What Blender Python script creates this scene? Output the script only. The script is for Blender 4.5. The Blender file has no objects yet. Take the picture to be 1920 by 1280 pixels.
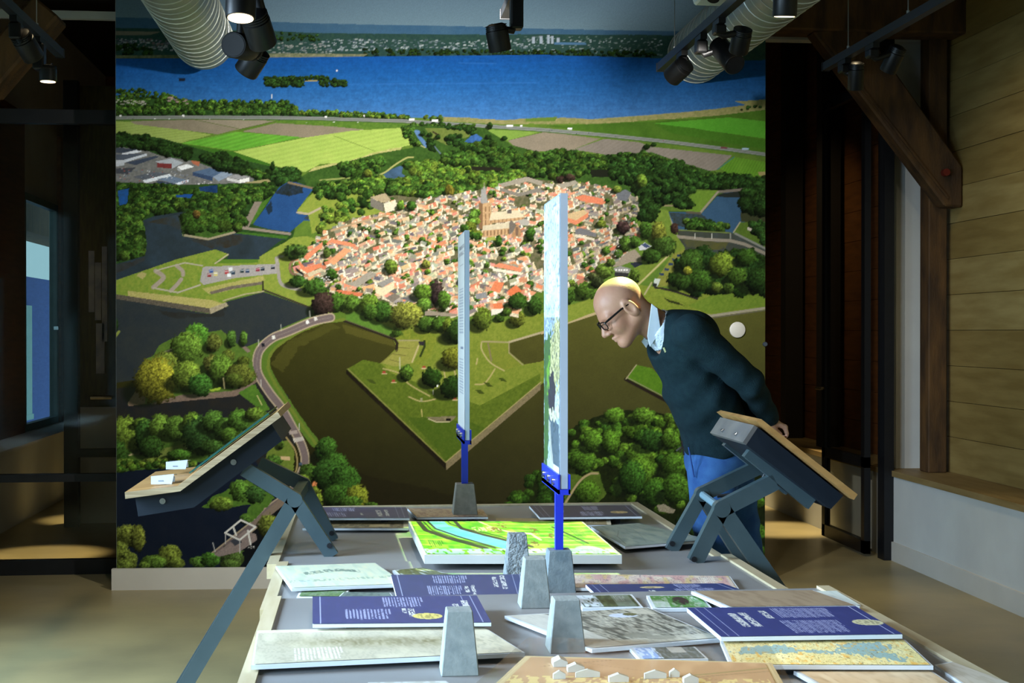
import bpy, bmesh, math, random
import numpy as np
from mathutils import Vector, Matrix

# ------------------------------------------------------------------ camera
scene = bpy.context.scene
COL = scene.collection
F_PX = 2650.0                       # focal length in pixels of the 1920 px wide frame
CAM_H = 1.40
YAW = math.atan((960 - 680) / F_PX)
PITCH = math.atan((640 - 622) / F_PX)
_f = Vector((math.sin(YAW) * math.cos(PITCH), math.cos(YAW) * math.cos(PITCH), -math.sin(PITCH)))
_r = Vector((math.cos(YAW), -math.sin(YAW), 0))
_u = _r.cross(_f)
CAM = Vector((0, 0, CAM_H))
cam_data = bpy.data.cameras.new('camera')
cam_data.sensor_width = 36.0
cam_data.lens = F_PX / 1920 * 36.0
cam_data.clip_start = 0.05
cam_data.clip_end = 100
cam = bpy.data.objects.new('camera', cam_data)
COL.objects.link(cam)
cam.matrix_world = Matrix((( _r.x, _u.x, -_f.x, CAM.x), (_r.y, _u.y, -_f.y, CAM.y), (_r.z, _u.z, -_f.z, CAM.z), (0, 0, 0, 1)))
scene.camera = cam


def ray(px, py):
    return (_r * ((px - 960) / F_PX) + _u * ((640 - py) / F_PX) + _f)


def atY(px, py, Y):
    d = ray(px, py)
    return CAM + d * (Y / d.y)


def atZ(px, py, z):
    d = ray(px, py)
    return CAM + d * ((z - CAM_H) / d.z)


def atX(px, py, X):
    d = ray(px, py)
    return CAM + d * (X / d.x)


def project(p):
    v = Vector(p) - CAM
    w = v.dot(_f)
    return 960 + F_PX * v.dot(_r) / w, 640 - F_PX * v.dot(_u) / w


# ------------------------------------------------------------------ world, view and lights
scene.view_settings.view_transform = 'Standard'
scene.view_settings.look = 'None'
scene.view_settings.exposure = 0.0
scene.view_settings.gamma = 1.0
scene.view_settings.use_curve_mapping = False
try:
    scene.cycles.use_denoising = True
    scene.cycles.denoiser = 'OPENIMAGEDENOISE'
    scene.cycles.max_bounces = 5
    scene.cycles.diffuse_bounces = 3
    scene.cycles.sample_clamp_indirect = 4.0
except Exception:
    pass

world = bpy.data.worlds.new('sky')
scene.world = world
world.use_nodes = True
wnt = world.node_tree
wnt.nodes['Background'].inputs['Color'].default_value = (0.45, 0.72, 0.90, 1)
wnt.nodes['Background'].inputs['Strength'].default_value = 1.2


def area_light(name, loc, target, sx, sy, power, color, spread=math.pi):
    d = bpy.data.lights.new(name, 'AREA')
    d.shape = 'RECTANGLE'
    d.size, d.size_y = sx, sy
    d.energy = power
    d.color = color
    d.spread = spread
    o = bpy.data.objects.new(name, d)
    COL.objects.link(o)
    o.location = loc
    o.rotation_euler = (Vector(target) - Vector(loc)).to_track_quat('-Z', 'Y').to_euler()
    return o


def spot_light(name, loc, target, power, color, angle, blend=0.6, radius=0.03):
    d = bpy.data.lights.new(name, 'SPOT')
    d.energy = power
    d.color = color
    d.spot_size = math.radians(angle)
    d.spot_blend = blend
    d.shadow_soft_size = radius
    o = bpy.data.objects.new(name, d)
    COL.objects.link(o)
    o.location = loc
    o.rotation_euler = (Vector(target) - Vector(loc)).to_track_quat('-Z', 'Y').to_euler()
    return o


MURAL_INK = 1.06
PROJ_W = 900
X_LEFT, X_RIGHT = -2.50, 3.235      # plinth faces of the two long walls
CEIL_Z = 4.2
COOL = (0.58, 0.78, 1.0)
WARM = (1.0, 0.80, 0.47)
NEUT = (1.0, 0.96, 0.89)
# daylight through the windows of the left wall, beside and behind the camera
area_light('daylight_window_near', (X_LEFT - 0.28, 3.20, 1.62), (0.5, 3.15, -0.1), 1.2, 1.9, 205, COOL, math.radians(108))
area_light('daylight_window_rear', (X_LEFT - 0.28, 0.3, 1.62), (1.5, 1.3, -0.4), 1.2, 1.9, 250, COOL, math.radians(108))
area_light('daylight_window_far', (X_LEFT - 0.28, 5.9, 1.75), (-1.3, 5.5, 0), 1.0, 1.7, 55, COOL, math.radians(95))
# track spots washing the printed wall
spot_light('mural_spot_a', (0.40, 5.15, 2.60), (0.45, 7.7, 1.85), 395, NEUT, 102, 1.0)
spot_light('mural_spot_b', (-0.55, 5.3, 2.60), (-0.9, 7.7, 1.0), 46, NEUT, 90, 1.0)
spot_light('mural_spot_c', (1.35, 5.6, 2.55), (1.7, 7.8, 1.2), 34, NEUT, 90, 1.0)
# spots on the table, the floor and in the passages behind, plus added passage wall fills
spot_light('table_spot_front', (0.95, 1.5, 3.4), (0.60, 2.18, 0.8), 190, WARM, 22, 0.9)
spot_light('table_spot_mid', (0.45, 2.6, 3.4), (0.40, 3.3, 0.75), 130, NEUT, 60, 1.0)
spot_light('table_spot_back', (0.2, 5.9, 3.6), (0.35, 4.9, 0.75), 70, WARM, 40, 0.9)
spot_light('wall_right_spot', (2.2, 6.2, 3.6), (3.5, 7.4, 1.2), 45, WARM, 70, 0.9)
spot_light('floor_right_spot', (2.3, 6.5, 3.7), (2.2, 6.6, 0), 135, WARM, 50, 0.9)
spot_light('floor_left_spot', (-1.3, 6.0, 3.7), (-1.5, 6.4, 0), 115, WARM, 50, 0.9)
for yy in (9.15, 10.85, 12.0):
    spot_light('passage_left_spot', (-1.9, yy + 0.1, 3.0), (-2.0, yy, 0), 620, WARM, 17, 0.7)
spot_light('passage_wall_right_fill', (2.4, 9.2, 3.1), (3.54, 10.7, 1.7), 34, WARM, 60, 0.9)  # unseen fill lamp, added to lift the dark boards of the right passage
spot_light('passage_wall_left_fill', (-1.5, 9.0, 3.1), (-2.8, 10.4, 1.6), 14, WARM, 60, 0.9)  # added fill with no fixture, brightening the left passage wall
for yy in (9.75, 11.2):
    spot_light('passage_right_spot', (2.85, yy + 0.1, 3.0), (2.95, yy, 0), 760, WARM, 19, 0.8)


# ------------------------------------------------------------------ helpers
def s2l(c):
    return tuple(((v / 255.0) / 12.92) if v / 255.0 <= 0.04045 else (((v / 255.0) + 0.055) / 1.055) ** 2.4 for v in c[:3])


_mats = {}


def mat(name, rgb, rough=0.6, metal=0.0, rgb2=None, nscale=8.0, bump=0.0, stretch=(1, 1, 1), bscale=None, emit=0.0, spec=0.5, detail=4.0):
    """procedural principled material: two colours mixed by noise, with a fine bump"""
    if name in _mats:
        return _mats[name]
    m = bpy.data.materials.new(name)
    m.use_nodes = True
    nt = m.node_tree
    b = nt.nodes['Principled BSDF']
    b.inputs['Roughness'].default_value = rough
    b.inputs['Metallic'].default_value = metal
    b.inputs['Specular IOR Level'].default_value = spec
    c1 = s2l(rgb)
    c2 = s2l(rgb2) if rgb2 else tuple(v * 0.9 for v in c1)
    tc = nt.nodes.new('ShaderNodeTexCoord')
    mp = nt.nodes.new('ShaderNodeMapping')
    mp.inputs['Scale'].default_value = stretch
    nz = nt.nodes.new('ShaderNodeTexNoise')
    nz.inputs['Scale'].default_value = nscale
    nz.inputs['Detail'].default_value = detail
    nt.links.new(tc.outputs['Object'], mp.inputs['Vector'])
    nt.links.new(mp.outputs['Vector'], nz.inputs['Vector'])
    rp = nt.nodes.new('ShaderNodeValToRGB')
    rp.color_ramp.elements[0].position = 0.33
    rp.color_ramp.elements[1].position = 0.67
    rp.color_ramp.elements[0].color = (*c1, 1)
    rp.color_ramp.elements[1].color = (*c2, 1)
    nt.links.new(nz.outputs['Fac'], rp.inputs['Fac'])
    nt.links.new(rp.outputs['Color'], b.inputs['Base Color'])
    if bump > 0:
        nb = nt.nodes.new('ShaderNodeTexNoise')
        nb.inputs['Scale'].default_value = bscale or nscale * 6
        nb.inputs['Detail'].default_value = 3
        nt.links.new(mp.outputs['Vector'], nb.inputs['Vector'])
        bp = nt.nodes.new('ShaderNodeBump')
        bp.inputs['Strength'].default_value = bump
        bp.inputs['Distance'].default_value = 0.01
        nt.links.new(nb.outputs['Fac'], bp.inputs['Height'])
        nt.links.new(bp.outputs['Normal'], b.inputs['Normal'])
    if emit > 0:
        b.inputs['Emission Color'].default_value = (*c1, 1)
        b.inputs['Emission Strength'].default_value = emit
    _mats[name] = m
    return m


def attr_mat(name, rough=0.5, spec=0.4):
    """a print: the colour comes from the colour attribute of the flat printed sheet"""
    if name in _mats:
        return _mats[name]
    m = bpy.data.materials.new(name)
    m.use_nodes = True
    nt = m.node_tree
    b = nt.nodes['Principled BSDF']
    b.inputs['Roughness'].default_value = rough
    b.inputs['Specular IOR Level'].default_value = spec
    a = nt.nodes.new('ShaderNodeAttribute')
    a.attribute_name = 'ink'
    nt.links.new(a.outputs['Color'], b.inputs['Base Color'])
    _mats[name] = m
    return m


def glass_mat(name, tint=(0.75, 0.8, 0.78), refl=0.04, rough=0.05):
    if name in _mats:
        return _mats[name]
    m = bpy.data.materials.new(name)
    m.use_nodes = True
    nt = m.node_tree
    nt.nodes.clear()
    o = nt.nodes.new('ShaderNodeOutputMaterial')
    t = nt.nodes.new('ShaderNodeBsdfTransparent')
    t.inputs['Color'].default_value = (*tint, 1)
    g = nt.nodes.new('ShaderNodeBsdfGlossy')
    g.inputs['Roughness'].default_value = rough
    mx = nt.nodes.new('ShaderNodeMixShader')
    mx.inputs['Fac'].default_value = refl
    nt.links.new(t.outputs['BSDF'], mx.inputs[1])
    nt.links.new(g.outputs['BSDF'], mx.inputs[2])
    nt.links.new(mx.outputs['Shader'], o.inputs['Surface'])
    _mats[name] = m
    return m


def link(name, me, material=None, parent=None, smooth=False):
    o = bpy.data.objects.new(name, me)
    COL.objects.link(o)
    if material is not None:
        me.materials.append(material)
    if smooth:
        for p in me.polygons:
            p.use_smooth = True
    if parent is not None:
        o.parent = parent
    return o


def tag(o, label=None, cat=None, group=None, kind=None):
    if label:
        o['label'] = label
    if cat:
        o['category'] = cat
    if group:
        o['group'] = group
    if kind:
        o['kind'] = kind
    return o


def thing(name, label, cat, loc=(0, 0, 0), group=None, rz=0.0):
    o = bpy.data.objects.new(name, None)
    o.empty_display_size = 0.1
    COL.objects.link(o)
    o.location = loc
    o.rotation_euler = (0, 0, rz)
    return tag(o, label, cat, group)


class MB:
    """collects shapes into one mesh; all coordinates are local to the parent"""

    def __init__(self):
        self.bm = bmesh.new()

    def box(self, x0, x1, y0, y1, z0, z1):
        v = [self.bm.verts.new(p) for p in ((x0, y0, z0), (x1, y0, z0), (x1, y1, z0), (x0, y1, z0), (x0, y0, z1), (x1, y0, z1), (x1, y1, z1), (x0, y1, z1))]
        for f in ((0, 3, 2, 1), (4, 5, 6, 7), (0, 1, 5, 4), (1, 2, 6, 5), (2, 3, 7, 6), (3, 0, 4, 7)):
            self.bm.faces.new([v[i] for i in f])
        return self

    def prism(self, poly, d):
        """poly: list of 3D points (planar), extruded by the vector d"""
        d = Vector(d)
        a = [self.bm.verts.new(p) for p in poly]
        b = [self.bm.verts.new(Vector(p) + d) for p in poly]
        n = len(poly)
        self.bm.faces.new(a[::-1])
        self.bm.faces.new(b)
        for i in range(n):
            j = (i + 1) % n
            self.bm.faces.new((a[i], a[j], b[j], b[i]))
        return self

    def beam(self, p, q, w, h, up=(0, 0, 1)):
        """rectangular bar from p to q, w sideways, h along up"""
        p, q = Vector(p), Vector(q)
        t = (q - p).normalized()
        s = t.cross(Vector(up))
        if s.length < 1e-5:
            s = t.cross(Vector((1, 0, 0)))
        s.normalize()
        n = s.cross(t).normalized()
        poly = [p + s * a * w / 2 + n * b * h / 2 for a, b in ((-1, -1), (1, -1), (1, 1), (-1, 1))]
        return self.prism(poly, q - p)

    def tube(self, pts, r, seg=12, cap=True):
        """round tube through pts, r a number or a list"""
        pts = [Vector(p) for p in pts]
        rs = r if isinstance(r, (list, tuple)) else [r] * len(pts)
        rings = []
        prev = None
        for i, p in enumerate(pts):
            t = (pts[min(i + 1, len(pts) - 1)] - pts[max(i - 1, 0)])
            if t.length < 1e-9:
                t = Vector((0, 0, 1))
            t.normalize()
            if prev is None:
                n = t.orthogonal().normalized()
            else:
                n = (prev - t * prev.dot(t))
                n = n.normalized() if n.length > 1e-6 else t.orthogonal().normalized()
            prev = n
            b = t.cross(n)
            rings.append([self.bm.verts.new(p + (n * math.cos(k * 2 * math.pi / seg) + b * math.sin(k * 2 * math.pi / seg)) * rs[i]) for k in range(seg)])
        for i in range(len(rings) - 1):
            for k in range(seg):
                j = (k + 1) % seg
                self.bm.faces.new((rings[i][k], rings[i][j], rings[i + 1][j], rings[i + 1][k]))
        if cap:
            self.bm.faces.new(rings[0][::-1])
            self.bm.faces.new(rings[-1])
        return self

    def build(self, name, material, parent=None, smooth=False, bevel=0.0):
        bmesh.ops.recalc_face_normals(self.bm, faces=self.bm.faces)
        if bevel > 0:
            bmesh.ops.bevel(self.bm, geom=[e for e in self.bm.edges], offset=bevel, segments=1, affect='EDGES')
        me = bpy.data.meshes.new(name)
        self.bm.to_mesh(me)
        self.bm.free()
        o = link(name, me, material, parent)
        if smooth:
            for p in me.polygons:
                p.use_smooth = True
            try:
                me.set_sharp_from_angle(angle=math.radians(40))
            except Exception:
                pass
        return o


def grid_mesh(name, P, C):
    """P: (h,w,3) points, C: (h,w,3) linear colours -> a sheet with the colour attribute 'ink'"""
    h, w = P.shape[:2]
    idx = np.arange(h * w).reshape(h, w)
    q = np.stack([idx[:-1, :-1], idx[:-1, 1:], idx[1:, 1:], idx[1:, :-1]], -1).reshape(-1, 4)
    me = bpy.data.meshes.new(name)
    me.vertices.add(h * w)
    me.vertices.foreach_set('co', P.astype(np.float32).ravel())
    n = len(q)
    me.loops.add(n * 4)
    me.loops.foreach_set('vertex_index', q.astype(np.int32).ravel())
    me.polygons.add(n)
    me.polygons.foreach_set('loop_start', np.arange(0, n * 4, 4, dtype=np.int32))
    me.update(calc_edges=True)
    a = me.color_attributes.new('ink', 'FLOAT_COLOR', 'POINT')
    rgba = np.ones((h * w, 4), np.float32)
    rgba[:, :3] = C.reshape(-1, 3)
    a.data.foreach_set('color', rgba.ravel())
    return me


# ------------------------------------------------------------------ shared materials
M_FLOOR = mat('polished_concrete', (164, 150, 108), 0.36, rgb2=(132, 122, 90), nscale=1.6, bump=0.04, bscale=30, detail=8)
M_WHITE = mat('white_plaster', (205, 208, 205), 0.85, rgb2=(196, 198, 196), nscale=3, bump=0.05, bscale=120)
M_BASE = mat('white_skirting', (206, 204, 196), 0.6, rgb2=(200, 198, 190), nscale=4)
M_DARK = mat('dark_ceiling', (30, 26, 22), 0.9, rgb2=(22, 19, 16), nscale=2)
M_STEEL = mat('black_steel', (16, 18, 22), 0.45, metal=0.2, rgb2=(20, 22, 27), nscale=20)
M_PINE = [mat('pine_plank_%d' % i, c, 0.6, rgb2=d, nscale=2.2, stretch=(6, 1.2, 9), bump=0.05, bscale=30, detail=8) for i, (c, d) in enumerate((((162, 138, 82), (138, 114, 62)), ((154, 130, 74), (132, 108, 56)), ((170, 148, 92), (146, 122, 68)), ((146, 120, 66), (166, 140, 84))))]
M_OAK = mat('old_oak_timber', (98, 68, 32), 0.75, rgb2=(56, 37, 17), nscale=3.5, stretch=(4, 4, 1), bump=0.25, bscale=24, detail=8)
M_SILL = mat('sill_wood', (150, 128, 84), 0.55, rgb2=(126, 104, 62), nscale=3, stretch=(6, 1, 6))
M_BROWNPANEL = mat('brown_wood_panel', (120, 74, 34), 0.6, rgb2=(96, 58, 26), nscale=4, stretch=(5, 1, 8), detail=8)

# ------------------------------------------------------------------ floor, ceiling, long walls
fl = MB().box(-5.5, 6.5, -4.0, 16.0, -0.12, 0.0).build('floor', M_FLOOR)
tag(fl, 'polished grey brown concrete floor of the exhibition hall', None, kind='structure')
ce = MB().box(-3.6, 4.6, -4.0, 16.0, CEIL_Z, CEIL_Z + 0.1).build('ceiling', M_DARK)
tag(ce, 'dark ceiling high above the exhibition hall', None, kind='structure')
wr = MB().box(-3.6, 4.6, -4.1, -4.0, 0, CEIL_Z).build('wall_rear', M_WHITE)
tag(wr, 'white wall behind the viewer', None, kind='structure')
we = MB().box(-2.80, 4.6, 15.9, 16.0, 0, CEIL_Z).build('wall_end', M_BROWNPANEL)
tag(we, 'dark end wall far down the passages', None, kind='structure')

SILL_Z = 0.55
# right wall: white plinth, wooden sill, pine boards set back behind it
wall_right = MB().box(X_RIGHT, 3.60, -4.0, 8.50, 0, SILL_Z - 0.035).box(X_RIGHT, 3.60, 8.50, 15.9, 0, SILL_Z - 0.035).build('wall_right', M_WHITE)
tag(wall_right, 'right wall with low white plinth, wooden sill and pine boards above', None, kind='structure')
MB().box(X_RIGHT - 0.012, 3.60, -4.0, 15.9, SILL_Z - 0.035, SILL_Z).build('sill', M_SILL, wall_right)
random.seed(4)
pl_z, k = SILL_Z, 0
while pl_z < CEIL_Z:
    hh = 0.215
    # boards run along the wall, butted at the posts, each with a small open joint
    for (ya, yb) in ((-4.0, 1.2), (1.2, 4.7), (4.7, 8.62), (8.62, 12.2), (12.2, 15.9)):
        d = random.uniform(0, 0.004)
        MB().box(3.54 + d, 3.575 + d, ya + 0.002, yb - 0.002, pl_z + 0.0015, min(pl_z + hh - 0.0015, CEIL_Z)).build(
            'plank', M_PINE[random.randrange(4)] if ya < 8.5 else M_BROWNPANEL, wall_right)
    pl_z += hh
MB().box(3.58, 3.62, -4.0, 15.9, SILL_Z, CEIL_Z).build('backing', M_DARK, wall_right)
bb = MB().box(X_RIGHT - 0.014, X_RIGHT, -4.0, 8.50, 0, 0.115).build('baseboard_right', M_BASE)
tag(bb, 'tall white skirting along the right wall', None, kind='structure')

# left wall, with window openings beside the camera and one in the passage
WIN = [(-0.3, 0.9), (2.60, 3.80), (5.4, 6.4), (12.05, 13.35)]
wall_left = MB()
wall_left.box(-2.86, X_LEFT, -4.0, 15.9, 0, SILL_Z)
ys = -4.0
for (a, b) in WIN:
    wall_left.box(-2.86, -2.80, ys, a, SILL_Z, CEIL_Z)
    ys = b
wall_left.box(-2.86, -2.80, ys, 15.9, SILL_Z, CEIL_Z)
for (a, b) in WIN:
    wall_left.box(-2.86, -2.80, a, b, 2.56, CEIL_Z)
wall_left = wall_left.build('wall_left', M_WHITE)
tag(wall_left, 'left wall with low white plinth and window openings', None, kind='structure')
MB().box(-2.80, X_LEFT + 0.012, -4.0, 15.9, SILL_Z, SILL_Z + 0.02).build('sill', M_WHITE, wall_left)
for (ya, yb) in ((8.5, 9.6), (9.62, 10.7), (10.72, 12.0), (13.4, 14.0), (14.02, 15.9)):
    MB().box(-2.80, -2.765, ya, yb, SILL_Z + 0.02, 3.2).build('panel', M_BROWNPANEL, wall_left)
M_WINFRAME = mat('grey_green_window_frame', (92, 122, 122), 0.5, rgb2=(80, 108, 108))
M_PANE = glass_mat('window_glass', (0.85, 0.93, 0.93))
for n, (a, b) in enumerate(WIN):
    w = MB()
    for (y0, y1, z0, z1) in ((a, a + 0.06, 0.57, 2.56), (b - 0.06, b, 0.57, 2.56), (a, b, 0.57, 0.63), (a, b, 2.50, 2.56)):
        w.box(-2.84, -2.78, y0, y1, z0, z1)
    w = w.build('window_%d' % (n + 1), M_WINFRAME)
    tag(w, 'tall casement window in the left wall', None, kind='structure')
    MB().box(-2.815, -2.809, a + 0.06, b - 0.06, 0.63, 2.50).build('pane', M_PANE, w)
    if n == 3:
        MB().box(-2.80, -2.76, b - 0.10, b - 0.04, 1.42, 1.45).build('handle', mat('chrome', (190, 195, 200), 0.25, metal=1.0), w)
# a blue facade and a pale window casing on it, seen through the passage window
tag(MB().box(-3.9, -3.8, 10.5, 20.0, 0, 2.03).build('neighbouring_facade', mat('blue_painted_boards', (84, 110, 190), 0.7, rgb2=(70, 94, 172), stretch=(1, 1, 6))),
    'blue painted facade seen outside through the passage window', 'facade')
tag(MB().box(-3.9, -3.5, 10.5, 20.0, 2.46, 4.2).build('roof_overhang', M_OAK), 'dark eaves outside above the blue facade', 'eaves')
tag(MB().box(-3.80, -3.77, 16.4, 16.7, 0.45, 1.70).box(-3.80, -3.765, 16.35, 16.75, 0.40, 0.46).build('facade_casing', mat('pale_teal_paint', (176, 214, 210), .6)), 'pale teal shutter on the blue facade outside', 'casing')

# ------------------------------------------------------------------ the printed wall
ML = atZ(209, 1106.5, 0)
MR = atZ(1443, 1093, 0)
ML.z = MR.z = 0
mdir = (MR - ML).normalized()
mnor = Vector((mdir.y, -mdir.x, 0))          # towards the camera
MW = (MR - ML).length
BASE_H, BASE_T, MURAL_TOP = 0.115, 0.028, 3.95


def onwall(u, z, off=0.0):
    return ML + mdir * u + mnor * off + Vector((0, 0, z))


def wallbox(u0, u1, z0, z1, o0, o1):
    return MB().prism([onwall(u0, z0, o0), onwall(u1, z0, o0), onwall(u1, z1, o0), onwall(u0, z1, o0)], mnor * (o1 - o0))


# baseboard front face lies through ML-MR; the print is set back by its thickness
wb = wallbox(0.02, MW - 0.02, 0, MURAL_TOP, -BASE_T - 0.10, -BASE_T - 0.004).build('wall_back', M_WHITE)
tag(wb, 'free standing partition wall carrying the printed aerial view', None, kind='structure')
tag(wallbox(0.0, MW, 0, BASE_H, -BASE_T - 0.004, 0).build('baseboard_back', M_BASE), 'white skirting board under the printed wall', None, kind='structure')

# ------------------------------------------------------------------ glazed partitions either side of it
PY = 8.40
d1 = MB().box(-2.5, -1.385, PY - 0.03, PY + 0.03, 0.0, 0.085)
d1.box(-2.5, -1.385, PY - 0.03, PY + 0.03, 0.535, 0.580).box(-2.5, -1.385, PY - 0.03, PY + 0.03, 2.60, 2.68)
d1.box(-1.42, -1.385, PY - 0.03, PY + 0.03, 0.085, 3.3).box(-2.5, -2.46, PY - 0.03, PY + 0.03, 0.085, 3.3)
d1 = d1.build('door_1', M_STEEL)
tag(d1, 'black steel framed glass partition left of the printed wall', None, kind='structure')
MB().box(-2.46, -1.42, PY - 0.004, PY + 0.004, 0.085, 2.60).build('pane', glass_mat('partition_glass', (0.84, 0.84, 0.80), 0.015), d1)
MB().tube([(-1.56, PY - 0.05, 1.02), (-1.44, PY - 0.05, 1.02)], 0.009, 8).build('handle', mat('dull_brass', (150, 130, 95), 0.4, metal=0.8), d1)
tag(MB().box(-2.86, -1.0, PY - 0.05, PY + 0.05, 3.32, CEIL_Z).build('wall_bulkhead_left', M_DARK), 'dark bulkhead above the left glass partition', None, kind='structure')
tag(MB().box(-2.10, -1.36, PY - 0.09, PY - 0.05, 3.19, 3.235).build('trim_1', M_WHITE), 'thin white batten high on the left', None, kind='structure')
# second partition deeper down the left passage, with papers pinned to a board
d3 = MB().box(-2.13, -2.03, 10.4, 10.48, 0, 3.2).box(-2.03, -0.9, 10.4, 10.46, 0.50, 0.56).build('door_3', M_STEEL)
tag(d3, 'black steel post and rail inside the left passage', None, kind='structure')
tag(MB().box(-2.12, -0.9, 10.6, 10.68, 0, 0.85).build('wall_passage', M_WHITE), 'low white wall inside the left passage', None, kind='structure')
tag(MB().box(-2.12, -0.9, 10.62, 10.68, 0.85, 3.2).build('wall_passage_upper', mat('dark_olive_boards', (92, 84, 48), 0.7, rgb2=(70, 62, 34), stretch=(6, 1, 1))), 'dark boarded wall inside the left passage', None, kind='structure')
M_PAPER = mat('pinned_paper', (190, 190, 205), 0.8, rgb2=(150, 150, 180), nscale=12)
for (pxa, pxb, pya, pyb, lab) in ((166, 177, 470, 585, 'narrow grey poster sheet hanging left in the dark passage'), (178, 190, 492, 600, 'pale grey poster sheet hanging between two others in the passage'), (191, 201, 462, 640, 'long grey poster sheet hanging right beside the printed wall'), (180, 196, 606, 700, 'lower grey poster sheet hanging in the dark passage')):
    a, b = atY(pxa, pya, 10.615), atY(pxb, pyb, 10.615)
    tag(MB().box(a.x, b.x, 10.612, 10.621, b.z, a.z).build('poster_sheet', M_PAPER), lab, 'poster', 'poster sheets in the left passage')

# right: open glass door folded back along the passage, white jamb wall
tag(MB().box(3.26, 3.49, 8.50, 8.60, SILL_Z, 3.2).build('wall_jamb', M_WHITE), 'narrow white jamb wall above the sill on the right', None, kind='structure')
tag(MB().box(3.175, 3.236, 8.36, 8.47, 0, 3.2).build('trim_2', M_STEEL), 'black steel door frame post at the right wall', None, kind='structure')
dx0, dx1, dy0, dy1 = 3.10, 3.14, 8.50, 9.32
d2 = MB().box(dx0, dx1, dy0, dy0 + 0.06, 0.02, 2.95).box(dx0, dx1, dy1 - 0.06, dy1, 0.02, 2.95)
d2.box(dx0, dx1, dy0, dy1, 0.02, 0.10).box(dx0, dx1, dy0, dy1, 0.555, 0.62).box(dx0, dx1, dy0, dy1, 2.89, 2.95)
d2 = d2.build('door_2', M_STEEL)
tag(d2, 'black steel framed glass door standing open on the right', None, kind='structure')
MB().box(dx0 + 0.016, dx0 + 0.024, dy0 + 0.06, dy1 - 0.06, 0.10, 0.555).build('pane', glass_mat('partition_glass'), d2)
MB().box(dx0 + 0.016, dx0 + 0.024, dy0 + 0.06, dy1 - 0.06, 0.62, 2.89).build('pane', glass_mat('partition_glass'), d2)
MB().tube([(dx0 - 0.05, dy1 - 0.03, 1.02), (dx0 - 0.05, dy1 - 0.15, 1.02)], 0.009, 8).tube([(dx0, dy1 - 0.03, 1.02), (dx0 - 0.05, dy1 - 0.03, 1.02)], 0.009, 8).build('handle', mat('dull_brass', (150, 130, 95)), d2)
tag(MB().box(2.3, 3.6, 8.44, 8.54, 3.19, 3.26).build('trim_3', M_WHITE), 'white lintel strip above the right passage', None, kind='structure')
tag(MB().box(1.9, 3.6, 8.46, 8.54, 3.26, CEIL_Z).build('wall_bulkhead_right', M_DARK), 'dark bulkhead above the right passage', None, kind='structure')

# timber frame of the old building
tag(MB().box(3.39, 3.505, 8.20, 8.34, SILL_Z, CEIL_Z).build('timber_post', M_OAK, bevel=0.006), 'dark brown timber post standing on the right sill', 'post')
b0, b1 = atY(1790, 352, 8.12), atY(1562, 66, 8.12)
br = MB().prism([atY(px, py, 8.05) for px, py in ((1524, 58), (1618, 48), (1805, 312), (1805, 388), (1772, 386))], (0, 0.14, 0)).build('timber_brace', M_OAK, bevel=0.010)
tag(br, 'slanting brown timber brace between post and tie beam, upper right', 'brace')
dirb = (b1 - b0).normalized()
nrm = dirb.cross(Vector((0, 1, 0))).normalized()
if nrm.z > 0:
    nrm = -nrm
MB().beam(atY(1778, 372, 8.044), atY(1546, 74, 8.044), 0.012, 0.012, up=(0, 1, 0)).build('moulded_edge', M_OAK, br)
MB().tube([(3.42, 8.05, 2.34), (3.42, 8.01, 2.34)], 0.022, 8).build('bolt', mat('rusty_iron', (120, 40, 25), 0.7, metal=0.4), br)
tag(MB().box(2.32, 3.60, 8.02, 8.24, 3.16, 3.44).build('tie_beam', M_OAK, bevel=0.01), 'heavy dark timber tie beam at the upper right', 'beam')
tag(MB().box(-2.8, -2.2, 7.6, 7.8, 3.1, 3.5).build('tie_beam', M_OAK, bevel=0.01), 'dark timber tie beam end at the upper left', 'beam')
c0, c1 = atY(-30, 165, 7.5), atY(95, 20, 7.5)
tag(MB().beam(c0, c1, 0.16, 0.24, up=(0, 1, 0)).build('timber_brace', M_OAK, bevel=0.012), 'slanting dark timber brace at the upper left corner', 'brace')
for (ya, lab) in ((10.10, 'black post against the brown passage wall, nearer the glass door'), (11.0, 'black post against the brown passage wall, next to the printed wall')):
    tag(MB().box(3.36, 3.50, ya, ya + 0.13, SILL_Z, CEIL_Z).build('passage_post', mat('blackened_timber', (26, 18, 12), 0.8)), lab, 'post', 'posts along the right passage')

# ------------------------------------------------------------------ the print on the wall, painted in code
rs = np.random.RandomState(7)
PX0, PY0, PX1, PY1, PS = 200, -300, 1450, 1074, 1.5
CW, CH = int((PX1 - PX0) * PS), int((PY1 - PY0) * PS)
CV = np.zeros((CH, CW, 3), np.float32)
YY, XX = np.mgrid[0:CH, 0:CW].astype(np.float32)
XX = XX / PS + PX0
YY = YY / PS + PY0


def vnoise(h, w, cell, seed):
    r = np.random.RandomState(seed)
    gh, gw = int(h / cell) + 3, int(w / cell) + 3
    g = r.rand(gh, gw).astype(np.float32)
    y = np.arange(h) / cell
    x = np.arange(w) / cell
    yi, xi = y.astype(int), x.astype(int)
    fy, fx = (y - yi).astype(np.float32), (x - xi).astype(np.float32)
    fy, fx = (fy * fy * (3 - 2 * fy))[:, None], (fx * fx * (3 - 2 * fx))[None, :]
    a, b = g[yi][:, xi], g[yi][:, xi + 1]
    c, d = g[yi + 1][:, xi], g[yi + 1][:, xi + 1]
    return (a * (1 - fx) + b * fx) * (1 - fy) + (c * (1 - fx) + d * fx) * fy


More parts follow.
